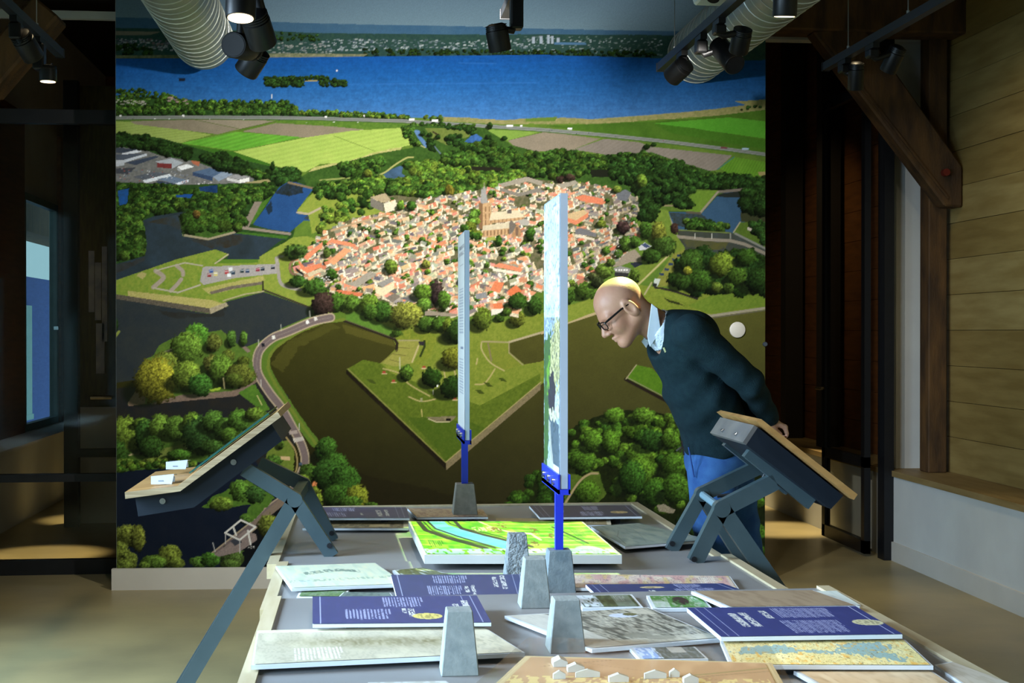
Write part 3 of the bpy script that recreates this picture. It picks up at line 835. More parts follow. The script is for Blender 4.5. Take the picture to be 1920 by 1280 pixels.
# ramparts (light grass) under the town
RAMP, RAMP2 = (140, 152, 58), (118, 140, 48)
fill(Q('D', (1630, 885), (1840, 665), (1920, 640)) + Q('E', (200, 730), (440, 720), (560, 900), (330, 1000), (0, 1060)) + Q('D', (1760, 1090), (1730, 925), (1640, 905)), RAMP, RAMP2, NMID, warp=1.5)
line(Q('D', (1635, 905), (1730, 920), (1830, 870)), 4, (168, 156, 128))
fill(Q('E', (0, 905), (60, 920), (70, 960), (0, 985)), (40, 52, 50))
forest(Q('D', (1770, 720), (1920, 660)) [:1] + Q('E', (0, 650), (420, 700), (460, 860), (320, 920), (220, 880), (180, 780), (0, 770)), 46, 8, 9, FOR, 89, .95)
forest(Q('E', (0, 830), (250, 830), (260, 960), (100, 1020), (0, 1060)), 26, 8, 9, FORL, 90)
west = Q('G', (1310, 185), (1600, 20), (1720, 10), (1800, 40), (1680, 200), (1560, 250), (1570, 340), (1700, 470), (1790, 540), (1770, 630), (1350, 480), (1330, 400), (1310, 235))
fill(west, RAMP, RAMP2, NMID, warp=1)
island = Q('G', (20, 410), (600, 210), (930, 125), (1040, 165), (920, 245), (1310, 212), (1310, 235), (1350, 470), (1250, 500), (1020, 565), (1045, 605), (890, 675), (600, 620), (20, 525))
fill(island, (134, 150, 54), (108, 138, 44), NMID, con=2)
fill(Q('G', (950, 210), (1300, 210), (1300, 240), (1000, 245), (930, 240)), (84, 122, 36))
fill(Q('G', (180, 480), (900, 560), (1040, 600), (880, 640), (400, 590), (180, 520)), (186, 172, 108), (160, 156, 80), NFINE)
fill(Q('G', (820, 460), (1340, 350), (1360, 390), (1000, 490), (880, 510)), (176, 168, 98), (150, 150, 76), NFINE)
fill(Q('G', (880, 490), (1060, 440), (1335, 400), (1335, 425), (1080, 465), (900, 510)), (120, 110, 96), (96, 88, 74))
fill(Q('G', (930, 540), (1100, 470), (1335, 425), (1345, 480), (1100, 530), (1000, 560)), (128, 148, 50), (110, 136, 42))
fill(Q('G', (250, 350), (300, 320), (350, 340), (310, 385)), (166, 158, 96), warp=2)
for pth, w in ((spline(Q('G', (420, 310), (480, 350), (480, 380), (400, 450))), 8), (spline(Q('G', (600, 265), (650, 310), (655, 345))), 7), (spline(Q('G', (640, 380), (600, 430), (550, 480))), 7)):
    line(pth, w, (158, 146, 132))
line(Q('G', (420, 310), (480, 290), (670, 240), (820, 265)), 2.4, (172, 164, 146)); line(Q('G', (400, 455), (610, 495), (800, 430)), 3, (172, 164, 146))
fill(Q('G', (825, 275), (1440, 250), (1480, 240), (1475, 330), (1100, 370), (830, 430), (800, 400)), (164, 160, 158), (150, 146, 146), NFINE)
line(spline(Q('G', (1455, 200), (1470, 300), (1490, 410), (1560, 450), (1660, 470))), 6, (150, 144, 138)); line(Q('G', (1455, 240), (1470, 190), (1510, 185)), 4, (160, 154, 146))
for (a, b, c) in ((880, 345, (140, 30, 34)), (895, 310, (52, 86, 150)), (1030, 320, (170, 40, 44)), (1060, 295, (210, 214, 220)), (1080, 325, (40, 60, 80)), (1160, 310, (34, 54, 60)), (1205, 310, (36, 60, 96)), (1295, 298, (140, 44, 60)), (1335, 292, (34, 42, 56)), (1425, 278, (26, 30, 44)), (935, 335, (200, 190, 120)), (1050, 345, (220, 226, 232))):
    x, y = Q('G', (a, b))[0]
    fill([(x - 4, y - 3), (x + 4, y - 3.5), (x + 4, y + 3.5), (x - 3.5, y + 3.5)], c)
    line([(x - 3, y - 1), (x + 3, y - 1.4)], 1.2, (210, 216, 226))
# island quay wall
fill(Q('G', (20, 500), (880, 630), (890, 676), (600, 632), (20, 545)), (104, 96, 82), (76, 70, 60), NFINE); fill(Q('G', (880, 632), (1030, 575), (1045, 608), (892, 678)), (178, 166, 138), (140, 130, 104), NFINE)
line(Q('G', (1340, 470), (1760, 630)), 3.2, (58, 52, 40)); line(Q('G', (1338, 400), (1340, 478)), 3, (50, 46, 34)); line(Q('G', (1000, 565), (1180, 510), (1345, 485)), 2.6, (166, 158, 118))
line(Q('G', (930, 245), (1040, 170)), 2.6, (176, 166, 136))
# west moat, lower part
moat3 = Q('G', (20, 540), (600, 632), (890, 680), (1045, 610), (1020, 575), (1345, 490), (1760, 635), (1760, 690), (1500, 800), (1300, 920), (1220, 960), (860, 1000), (560, 980), (340, 1060), (250, 1280), (20, 1280))
fill(moat3, (40, 48, 54), (48, 54, 54), NBIG)
fill(Q('G', (400, 640), (890, 680), (1030, 620), (1000, 700), (600, 720)), (40, 40, 36), (44, 50, 52), NBIG, warp=5)
tree(*Q('G', (70, 770))[0], 7, 14, G_DARK, False); line(Q('G', (60, 890), (105, 830)), 5, (130, 142, 60))

# --- lower water (olive, sheltered) covers everything south of the town; land is laid over it
low = [(620, 596), (633, 600), (736, 633), (1013, 620), (1121, 584), (1450, 578), (1450, 1080), (200, 1080), (200, 720), (330, 700), (470, 690), (506, 670), (526, 643), (572, 619)]
sx = np.clip((XX - 500) / 800, 0, 1)
sy = np.clip((YY - 600) / 330, 0, 1)
m = inpoly(XX, YY, low)
wc = np.stack([58 + 26 * sx - 30 * sy, 58 + 26 * sx - 32 * sy, 18 + 16 * sx - 8 * sy], -1) * (.94 + .12 * NBIG)[..., None]
CV[m] = wc[m]
fill([(506, 680), (540, 640), (620, 606), (640, 612), (560, 650), (530, 700)], (86, 84, 30), (74, 74, 26), NBIG, warp=4, soft=.6)
fill([(640, 606), (735, 636), (742, 650), (650, 625)], (96, 92, 34), soft=.5, warp=3)
fill([(200, 730), (470, 700), (540, 740), (560, 800), (545, 870), (520, 1080), (200, 1080)], (40, 38, 34), (30, 34, 38), NBIG)
fill([(200, 860), (470, 850), (540, 960), (530, 1080), (200, 1080)], (16, 26, 44), (22, 30, 46), NBIG)
fill([(440, 1000), (560, 900), (640, 960), (600, 1080), (430, 1080)], (16, 20, 24))
fill([(580, 850), (720, 900), (1000, 960), (700, 1000), (560, 960)], (34, 30, 14), (28, 26, 12), soft=.6, warp=8)
# southern bastion and its rampart
bast = [(628, 592), (650, 582), (700, 592), (740, 606), (830, 612), (940, 602), (1013, 588), (1121, 556), (1200, 534), (1300, 548), (1450, 545), (1450, 580), (1334, 592), (1200, 580), (1121, 583), (1060, 606), (1013, 625), (954, 643), (954, 659), (983, 683), (1013, 678), (1040, 668), (1052, 690), (1013, 722), (836, 868), (736, 776), (650, 692), (681, 674), (714, 681), (744, 652), (736, 634)]
fill(bast, (104, 122, 36), (124, 136, 46), NMID, con=1.8)
fill([(650, 692), (681, 674), (714, 681), (735, 700), (900, 760), (1013, 700), (1013, 722), (836, 868), (736, 776)], (92, 110, 30), (76, 96, 24), NMID, con=2)
fill([(760, 780), (880, 790), (910, 800), (836, 862)], (62, 88, 20), (78, 98, 26), NMID, warp=4)
fill(Q('H', (180, 670), (330, 660), (480, 740), (620, 800), (630, 880), (300, 760), (150, 710)), (90, 130, 44), (78, 118, 38))
fill(Q('H', (690, 810), (980, 840), (1000, 900), (940, 1050), (860, 1110), (790, 1110), (890, 1000), (900, 910), (660, 900), (650, 870)), (128, 136, 42), (100, 118, 32), NMID)
fill(Q('H', (670, 910), (850, 910), (850, 990), (790, 1100), (640, 1130), (530, 1100), (660, 990)), (146, 144, 66), (128, 132, 54), NMID)
line(Q('H', (895, 910), (895, 960), (860, 1040)), 4, (44, 56, 22)); line(Q('H', (670, 905), (850, 905)), 2.5, (150, 140, 104)); line(Q('H', (845, 950), (790, 1090)), 3, (176, 164, 112)); fill(Q('H', (845, 912), (895, 915), (890, 950), (850, 945)), (44, 40, 46))
for a, b in (((670, 965), (770, 972)), ((610, 1020), (735, 1035)), ((600, 1070), (680, 1090))):
    line(Q('H', a, b), 1.4, (104, 100, 46))
line(Q('H', (640, 800), (700, 850)), 6, (70, 92, 30))
fill(Q('H', (1400, 920), (1610, 930), (1620, 1000), (1740, 1110), (1560, 1170), (1440, 1060), (1390, 980)), (122, 130, 42), (106, 120, 36), NMID)
line(spline(Q('H', (1385, 920), (1385, 980), (1430, 1060), (1480, 1110), (1580, 1165))), 2.2, (168, 156, 104)); line(Q('H', (1390, 915), (1610, 920)), 3, (150, 140, 96)); line(Q('H', (1440, 930), (1470, 1080)), 3, (120, 108, 76))
line(Q('H', (1620, 920), (1890, 840)) , 4, (164, 152, 120)); line(Q('H', (1620, 920), (1620, 1010), (1740, 1115)), 2, (150, 140, 100))
line([(1016, 624), (1060, 606), (1121, 586)], 5, (170, 152, 112)); line([(1121, 586), (1200, 582), (1334, 592), (1438, 577)], 5, (150, 142, 122)); line([(1121, 589), (1334, 596), (1438, 581)], 2, (96, 92, 76))
fill(Q('I', (180, 620), (440, 510), (440, 640), (180, 740)), (128, 140, 50), (108, 128, 40), NMID)
line(spline(Q('I', (930, 440), (1080, 470), (1280, 535))), 4, (44, 40, 36))
fill(Q('I', (860, 520), (960, 450), (1260, 545), (1200, 570), (1000, 510)), (126, 140, 46), (106, 126, 40), NMID); fill(Q('I', (1000, 520), (1120, 560), (1180, 600), (1050, 560)), (44, 50, 22), warp=3)
fill(Q('I', (1200, 590), (1500, 470), (1860, 470), (1860, 600), (1400, 660)), (112, 134, 42), (92, 120, 34), NMID, warp=2)
# bastion edge walls
fill([(650, 692), (836, 868), (836, 880), (648, 700)], (24, 20, 12), (34, 28, 18)); line([(652, 691), (836, 867)], 1.6, (136, 132, 70))
fill([(836, 866), (1014, 716), (1014, 730), (837, 881)], (132, 118, 86), (108, 98, 70), NFINE); line([(836, 866), (1014, 716)], 1.6, (160, 150, 90))
line(Q('H', (140, 712), (640, 895), (662, 930), (655, 990)), 5, (40, 34, 26)); line(Q('H', (655, 990), (520, 1100)), 1.5, (120, 118, 52)); line(Q('H', (150, 706), (640, 886)), 1.4, (88, 84, 60))
for pth in (Q('K', (540, 50), (680, 90), (760, 180), (940, 285)), Q('K', (1330, 185), (1400, 180), (1450, 130), (1500, 50)), Q('K', (760, 290), (870, 330), (990, 310)), Q('K', (1060, 60), (1080, 160)), Q('K', (1150, 60), (1170, 130)), Q('H', (1340, 1110), (1350, 1060))):
    line(spline(pth), 2.6, (166, 154, 96), .85)
for (a, b) in ((1440, 190), (1560, 145), (1370, 250), (1120, 300), (440, 160), (950, 250)):
    x, y = Q('K', (a, b))[0]
    fill([(x - 8, y - 4), (x + 2, y - 3), (x + 9, y + 4), (x - 2, y + 3)], (60, 74, 22), warp=2)
for (a, b) in ((550, 80), (630, 155), (1155, 305), (890, 35)):
    x, y = Q('K', (a, b))[0]
    fill([(x - 3, y - 2), (x + 3, y - 2), (x + 3, y + 2), (x - 3, y + 2)], (150, 60, 44)); line([(x - 4, y + 3), (x + 5, y + 3)], 2, (190, 166, 120))
fill(Q('K', (915, 465), (1170, 455), (1130, 500), (980, 505)), (132, 122, 92), (104, 96, 70)); fill(Q('K', (1080, 478), (1120, 476), (1120, 495), (1080, 498)), (26, 24, 20)); line(Q('K', (930, 480), (1000, 508), (1110, 505)), 1.6, (190, 180, 140))
line(Q('K', (870, 400), (875, 460)), 2, (170, 160, 90)); fill(Q('K', (860, 300), (880, 300), (880, 335), (860, 335)), (140, 140, 100))
line(Q('H', (683, 1050), (684, 1150)), 1.3, (200, 200, 180)); fill(Q('K', (1000, 160), (1015, 200), (1000, 215)), (225, 228, 225)); line(Q('K', (970, 235), (970, 270)), 1.3, (200, 200, 190))
for (s, a, b, rx, ry, c) in (('K', 740, 85, 13, 16, (66, 100, 30)), ('K', 965, 120, 20, 21, (30, 58, 18)), ('K', 1140, 210, 27, 22, (28, 56, 18)), ('H', 1150, 1060, 24, 22, (100, 108, 30)), ('H', 1160, 850, 24, 19, (44, 78, 24)), ('H', 1690, 715, 16, 18, (92, 104, 34)), ('H', 660, 840, 10, 8, (60, 92, 30))):
    x, y = Q(s, (a, b))[0]
    tree(x, y, rx, ry, c)
# small islet at the right
fill([(1175, 709), (1193, 684), (1222, 690), (1270, 735), (1252, 748)], (86, 126, 26), (70, 110, 22), NMID)
line([(1173, 711), (1250, 752)], 6, (36, 28, 22)); line([(1175, 707), (1250, 746)], 1.4, (140, 132, 100)); line([(1193, 684), (1174, 710)], 2, (150, 142, 104)); line([(1250, 750), (1264, 741)], 5, (150, 132, 110))

# --- right moats and outworks
fill(Q('F', (900, 780), (1270, 690), (1460, 700), (1300, 880), (1020, 870), (960, 880)), (88, 112, 40), (72, 100, 32), NMID)
fill(Q('F', (1145, 830), (1270, 700), (1450, 700), (1300, 890), (1200, 885)), (104, 136, 42), (88, 122, 36), NMID)
fill(Q('F', (1030, 880), (1200, 880), (1305, 905), (1450, 745), (1500, 720), (1690, 690), (1900, 900), (1900, 980), (1640, 970), (1580, 1060), (1130, 1040), (1060, 960)), (44, 74, 104), (50, 82, 112), NBIG)
fill(Q('F', (1040, 890), (1300, 890), (1400, 960), (1300, 1030), (1100, 1000)), (44, 52, 44), (48, 66, 80), NMID, warp=4)
fill(Q('F', (1440, 750), (1500, 720), (1660, 700), (1660, 760)), (34, 40, 36), warp=2); fill(Q('F', (1640, 880), (1870, 900), (1870, 970), (1650, 965)), (52, 56, 34), warp=2)
line(Q('F', (1460, 712), (1690, 690)), 5, (108, 100, 90)); line(Q('F', (1455, 712), (1305, 890)), 4, (140, 132, 110)); line(Q('F', (1195, 882), (1305, 890)), 4, (84, 78, 64)); line(Q('F', (1030, 880), (1080, 1000), (1110, 1030)), 3, (150, 144, 120)); line(Q('F', (950, 828), (1110, 828)), 3, (126, 118, 84))
forest(Q('F', (1700, 680), (1870, 660), (1870, 900), (1680, 860), (1660, 760)), 40, 12, 14, FORD, 101, .85)
fill(Q('F', (1590, 1050), (1640, 965), (1870, 970), (1870, 1180), (1700, 1100)), (84, 108, 36), (70, 96, 30), NMID)
forest(Q('F', (1720, 970), (1870, 970), (1870, 1060), (1760, 1060)), 14, 8, 9, FORD, 102); forest(Q('F', (1800, 1060), (1870, 1060), (1870, 1140), (1820, 1130)), 8, 8, 9, FORD, 103)
line(Q('F', (1640, 965), (1585, 1050)), 2.4, (150, 144, 116)); fill(Q('F', (1700, 1005), (1740, 1020), (1730, 1040), (1700, 1030)), (170, 164, 150))
forest(Q('F', (1190, 960), (1290, 950), (1400, 980), (1560, 980), (1550, 1040), (1400, 1040), (1200, 1010)), 40, 8, 9, FOR, 104, .9)
fill(Q('F', (1110, 1030), (1560, 1050), (1870, 1180), (1870, 1290), (1170, 1290)), (62, 70, 70), (56, 60, 48), NBIG)
fill(Q('F', (1150, 1110), (1550, 1130), (1500, 1190), (1200, 1180)), (82, 82, 40), (66, 70, 52), NBIG, warp=4)
line(Q('F', (1110, 1085), (1350, 1110), (1560, 1120), (1680, 1150), (1880, 1240)), 6, (132, 124, 110)); line(Q('F', (1600, 1060), (1700, 1110), (1880, 1200)), 4, (120, 122, 114)); line(Q('F', (1120, 1030), (1560, 1055)), 2, (104, 120, 56))
for a in (1262, 1404, 1560):
    line(Q('F', (a, 1060), (a, 1100)), 1.2, (190, 190, 180))
fill(Q('F', (960, 850), (1040, 870), (1070, 990), (1110, 1080), (1180, 1180), (1000, 1280), (940, 1280), (880, 1000), (900, 880)), (112, 136, 48), (92, 118, 40), NMID)
fill(Q('I', (1060, 60), (1110, 10), (1180, 120), (1080, 160), (800, 420), (760, 420), (700, 360), (760, 260), (950, 240)), (114, 132, 46), (98, 120, 40), NMID)
line(Q('I', (1085, 130), (900, 310), (790, 415)), 3.2, (172, 164, 108)); line(Q('I', (900, 400), (840, 500)), 3, (160, 152, 110))
fill(Q('I', (1080, 160), (1180, 120), (1100, 300), (1090, 420), (950, 440), (930, 390)), (132, 132, 56), (110, 118, 44), NMID)
for (a, b) in ((1130, 175), (1090, 210), (1060, 245), (1025, 290), (985, 330)):
    fill(Q('I', (a - 20, b - 12), (a + 20, b - 8), (a + 18, b + 12), (a - 18, b + 8)), (44, 60, 84))
fill(Q('I', (925, 365), (975, 370), (950, 430), (910, 425)), (180, 190, 184)); fill(Q('I', (910, 400), (945, 410), (940, 440), (908, 432)), (40, 44, 40))
forest(Q('F', (800, 600), (900, 560), (950, 640), (960, 900), (880, 950), (780, 900), (760, 700)), 60, 11, 13, FORD, 105, .85)
forest(Q('F', (940, 700), (1060, 690), (1050, 780), (960, 790)), 16, 10, 11, FORD, 106); forest(Q('F', (1090, 740), (1240, 690), (1220, 820), (1120, 840)), 16, 10, 11, FORD, 107, .9); forest(Q('F', (950, 620), (1170, 640), (1170, 690), (980, 700)), 22, 8, 9, FORD, 108, .9)
tree(*Q('F', (1090, 1020))[0], 8, 12, (52, 36, 34), False)
forest(Q('I', (1100, 240), (1200, 140), (1320, 120), (1420, 200), (1600, 120), (1720, 130), (1860, 260), (1860, 470), (1700, 440), (1600, 480), (1300, 450), (1200, 450), (1080, 390)), 70, 14, 18, FORD + [(40, 74, 24)], 109, .85, base=(22, 34, 14))
for (a, b, r, c) in ((1490, 250, 26, (96, 120, 36)), (1230, 230, 25, (48, 80, 28)), (1300, 380, 24, (46, 80, 26)), (1150, 390, 18, (40, 70, 24)), (1620, 350, 22, (56, 88, 28)), (1450, 440, 12, (92, 116, 40)), (1545, 445, 12, (60, 88, 30)), (1690, 190, 19, (46, 80, 26)), (1790, 380, 26, (30, 58, 22)), (1200, 300, 9, (130, 136, 40))):
    x, y = Q('I', (a, b))[0]
    tree(x, y, r, r * .92, c)

# --- the town
town = [(550, 512), (553, 498), (575, 470), (611, 432), (660, 410), (722, 398), (694, 372), (740, 366), (797, 372), (851, 364), (935, 350), (972, 334), (1042, 338), (1085, 340), (1145, 353), (1197, 372), (1190, 402), (1200, 440), (1177, 470), (1145, 500), (1119, 516), (1060, 540), (1000, 548), (960, 588), (900, 584), (880, 592), (797, 586), (722, 566), (681, 556), (628, 545), (590, 528)]
fill(town, (112, 104, 78), (78, 84, 50), NMID, warp=2, con=2)
r = np.random.RandomState(21)
ROOF = [(226, 134, 92), (232, 150, 108), (218, 122, 80), (236, 162, 120), (206, 116, 78), (228, 140, 100), (222, 142, 104)]
GREY = [(168, 160, 144), (138, 132, 124), (188, 178, 156), (112, 110, 110), (158, 150, 136)]
WALL = [(244, 232, 202), (230, 212, 172), (238, 224, 190), (214, 194, 156), (250, 240, 216)]


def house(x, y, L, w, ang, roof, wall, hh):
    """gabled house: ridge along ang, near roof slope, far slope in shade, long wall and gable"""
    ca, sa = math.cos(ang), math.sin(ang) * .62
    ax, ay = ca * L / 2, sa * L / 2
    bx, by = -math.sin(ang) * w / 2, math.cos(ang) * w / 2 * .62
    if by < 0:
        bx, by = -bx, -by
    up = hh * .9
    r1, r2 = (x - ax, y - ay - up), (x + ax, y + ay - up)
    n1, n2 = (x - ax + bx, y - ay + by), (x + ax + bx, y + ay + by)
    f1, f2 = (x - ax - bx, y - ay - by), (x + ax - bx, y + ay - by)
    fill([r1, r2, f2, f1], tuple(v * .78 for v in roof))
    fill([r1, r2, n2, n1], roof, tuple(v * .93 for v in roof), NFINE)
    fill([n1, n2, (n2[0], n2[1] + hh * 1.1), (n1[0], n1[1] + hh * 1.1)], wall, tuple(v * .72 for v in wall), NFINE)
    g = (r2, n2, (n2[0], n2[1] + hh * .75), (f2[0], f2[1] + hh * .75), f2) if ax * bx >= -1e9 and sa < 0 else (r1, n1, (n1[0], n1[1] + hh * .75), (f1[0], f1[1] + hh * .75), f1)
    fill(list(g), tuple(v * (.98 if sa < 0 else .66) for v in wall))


def town_fill(n, seed, big=1.0):
    r = np.random.RandomState(seed)
    pts = []
    while len(pts) < n:
        x, y = r.uniform(552, 1200), r.uniform(338, 590)
        if inpoly(np.array([x]), np.array([y]), town)[0]:
            pts.append((x, y))
    pts.sort(key=lambda p: p[1])
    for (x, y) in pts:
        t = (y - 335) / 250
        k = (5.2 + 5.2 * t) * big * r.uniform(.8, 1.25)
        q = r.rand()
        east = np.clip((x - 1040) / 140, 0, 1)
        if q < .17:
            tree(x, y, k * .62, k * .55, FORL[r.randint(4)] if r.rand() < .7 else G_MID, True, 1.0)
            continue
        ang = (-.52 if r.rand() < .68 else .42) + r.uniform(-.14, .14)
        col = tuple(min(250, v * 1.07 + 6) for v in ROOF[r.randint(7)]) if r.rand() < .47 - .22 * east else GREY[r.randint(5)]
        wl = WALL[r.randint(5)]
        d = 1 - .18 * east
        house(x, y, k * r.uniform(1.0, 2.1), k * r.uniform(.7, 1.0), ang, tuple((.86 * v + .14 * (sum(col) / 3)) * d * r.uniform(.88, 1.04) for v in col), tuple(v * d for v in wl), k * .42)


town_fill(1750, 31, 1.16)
# long rows and named big buildings
for (s, pts_, c) in (('E', ((100, 1130), (310, 1180), (300, 1205), (60, 1160)), (228, 140, 100)), ('E', ((430, 775), (560, 740), (610, 800), (545, 825)), (176, 158, 124)), ('E', ((430, 780), (545, 830), (545, 905), (430, 850)), (120, 114, 104)), ('E', ((545, 830), (650, 800), (660, 880), (560, 910)), (226, 216, 190)),
                     ('E', ((1540, 660), (1770, 600), (1910, 640), (1900, 680), (1780, 640), (1560, 690)), (158, 150, 134)), ('E', ((1540, 690), (1700, 740), (1900, 690), (1880, 730), (1700, 770), (1540, 720)), (132, 126, 116)), ('F', ((110, 650), (260, 615), (290, 640), (150, 685)), (160, 152, 136)), ('F', ((250, 760), (330, 735), (500, 770), (495, 820), (320, 790)), (224, 126, 90)),
                     ('F', ((180, 900), (330, 860), (370, 890), (260, 960), (180, 950)), (206, 176, 130)), ('F', ((180, 925), (270, 950), (370, 885), (372, 920), (270, 990), (180, 955)), (222, 132, 94)), ('F', ((260, 1030), (300, 1010), (440, 1060), (440, 1090), (260, 1060)), (112, 112, 116)), ('F', ((260, 1065), (420, 1100), (420, 1120), (260, 1090)), (214, 204, 180)), ('F', ((600, 730), (680, 690), (730, 720), (690, 790), (620, 780)), (104, 108, 116)),
                     ('H', ((150, 470), (370, 500), (350, 530), (130, 495)), (222, 120, 80)), ('H', ((560, 540), (640, 500), (690, 530), (620, 580)), (128, 118, 106)), ('H', ((680, 540), (800, 525), (870, 560), (800, 585)), (108, 106, 108)), ('H', ((900, 645), (1180, 680), (1170, 700), (900, 690)), (150, 138, 120)), ('H', ((240, 430), (430, 310), (490, 340), (320, 450)), (164, 156, 142)), ('H', ((480, 420), (600, 370), (640, 390), (540, 450)), (150, 148, 142)), ('H', ((470, 440), (540, 455), (640, 400), (640, 460), (540, 530), (480, 500)), (232, 216, 176)),
                     ('H', ((70, 230), (210, 110), (270, 130), (120, 260)), (234, 160, 112)), ('H', ((1460, 470), (1500, 400), (1580, 410), (1540, 500)), (228, 128, 84)), ('H', ((1480, 270), (1540, 240), (1740, 290), (1720, 320)), (226, 138, 100)), ('H', ((1480, 285), (1720, 320), (1720, 345), (1480, 310)), (232, 224, 200)), ('H', ((1610, 480), (1680, 430), (1730, 480), (1690, 520), (1620, 520)), (228, 118, 72)), ('H', ((1480, 590), (1560, 580), (1575, 630), (1490, 630)), (226, 124, 78)), ('H', ((1470, 640), (1560, 635), (1550, 690), (1470, 680)), (224, 220, 206)), ('H', ((1330, 510), (1420, 490), (1440, 540), (1340, 550)), (138, 140, 144)),
                     ('G', ((1680, 190), (1850, 60), (1850, 100), (1720, 220)), (236, 140, 100)), ('G', ((1640, 210), (1700, 280), (1840, 240), (1845, 275), (1720, 330), (1660, 290)), (236, 134, 92)), ('G', ((1720, 332), (1842, 282), (1842, 315), (1735, 362)), (214, 196, 160)), ('G', ((1615, 275), (1690, 330), (1690, 355), (1625, 310)), (36, 32, 34)),
                     ('I', ((580, 280), (640, 260), (725, 285), (710, 320), (600, 310)), (140, 140, 136)), ('I', ((590, 310), (710, 320), (700, 355), (590, 350)), (50, 50, 52)), ('I', ((720, 240), (800, 220), (830, 245), (760, 275)), (40, 44, 58)), ('I', ((570, 270), (690, 150), (760, 120), (820, 190), (820, 230), (720, 230), (640, 260)), (150, 138, 120)), ('I', ((790, 100), (840, 65), (900, 95), (850, 125), (800, 130)), (190, 194, 200)), ('I', ((810, 80), (850, 70), (890, 100), (850, 110)), (60, 74, 110))):
    fill(Q(s, *pts_), c, tuple(v * .9 for v in c), NFINE)
for a in range(5):
    fill(Q('I', (600 + a * 22, 288), (612 + a * 22, 289), (612 + a * 22, 300), (600 + a * 22, 299)), (230, 230, 230))
# church: tower with spire, nave, aisles and choir
TW, TS, NV, NR = (176, 138, 96), (128, 96, 66), (198, 160, 116), (214, 200, 168)
fill(Q('E', (1385, 690), (1445, 830), (1375, 830)), (134, 138, 142), (156, 156, 152)); fill(Q('E', (1400, 680), (1415, 680), (1440, 830), (1385, 830)), (150, 150, 148)); line(Q('E', (1408, 650), (1408, 700)), 1.4, (150, 140, 120))
fill(Q('E', (1360, 815), (1395, 830), (1395, 1055), (1365, 1040)), TS); fill(Q('E', (1395, 830), (1470, 815), (1475, 1030), (1395, 1055)), TW, (196, 160, 118), NFINE)
for a in (860, 920, 975):
    line(Q('E', (1420, a), (1420, a + 38)), 1.6, (110, 80, 54)); line(Q('E', (1450, a - 4), (1450, a + 34)), 1.6, (110, 80, 54))
fill(Q('E', (1470, 905), (1700, 885), (1750, 945), (1450, 975)), NR, (200, 186, 156)); fill(Q('E', (1450, 975), (1750, 945), (1750, 970), (1450, 1000)), NV, (176, 138, 96))
for a in range(1465, 1740, 34):
    line(Q('E', (a, 975 - (a - 1465) * .09), (a, 994 - (a - 1465) * .09)), 1.4, (120, 86, 58))
fill(Q('E', (1395, 1020), (1620, 990), (1620, 1040), (1395, 1062)), (206, 194, 166), (190, 178, 150)); fill(Q('E', (1392, 1062), (1625, 1040), (1625, 1095), (1392, 1118)), NV, (180, 142, 100), NFINE)
for a in range(1405, 1620, 30):
    line(Q('E', (a, 1070 - (a - 1405) * .09), (a, 1105 - (a - 1405) * .09)), 2, (112, 82, 56))
fill(Q('E', (1620, 1000), (1640, 970), (1680, 1010), (1670, 1050), (1620, 1100)), (108, 100, 92)); fill(Q('E', (1640, 1100), (1690, 1000), (1720, 1050), (1720, 1110), (1640, 1120)), (182, 142, 100), (150, 112, 78), NFINE); line(Q('E', (1688, 1040), (1688, 1095)), 5, (116, 92, 74))
fill(Q('E', (1690, 975), (1760, 960), (1800, 985), (1780, 1020), (1730, 1020)), (164, 160, 152)); fill(Q('E', (1605, 885), (1640, 880), (1640, 915), (1605, 915)), (96, 88, 84))
forest(Q('E', (1300, 900), (1360, 890), (1350, 1000), (1300, 1000)), 10, 8, 9, FORL, 111); forest(Q('E', (1230, 1040), (1300, 1000), (1380, 1070), (1370, 1130), (1260, 1090)), 12, 8, 10, [G_OLIVE, G_MID], 112); tree(*Q('E', (1530, 1150))[0], 8, 11, G_MID); tree(*Q('E', (1800, 1090))[0], 9, 14, G_MID); fill(Q('E', (1420, 1125), (1500, 1110), (1510, 1140), (1430, 1150)), (150, 160, 70), warp=1)
tree(*Q('E', (785, 850))[0], 10, 10, G_MID); tree(*Q('E', (690, 850))[0], 8, 9, (84, 122, 40))
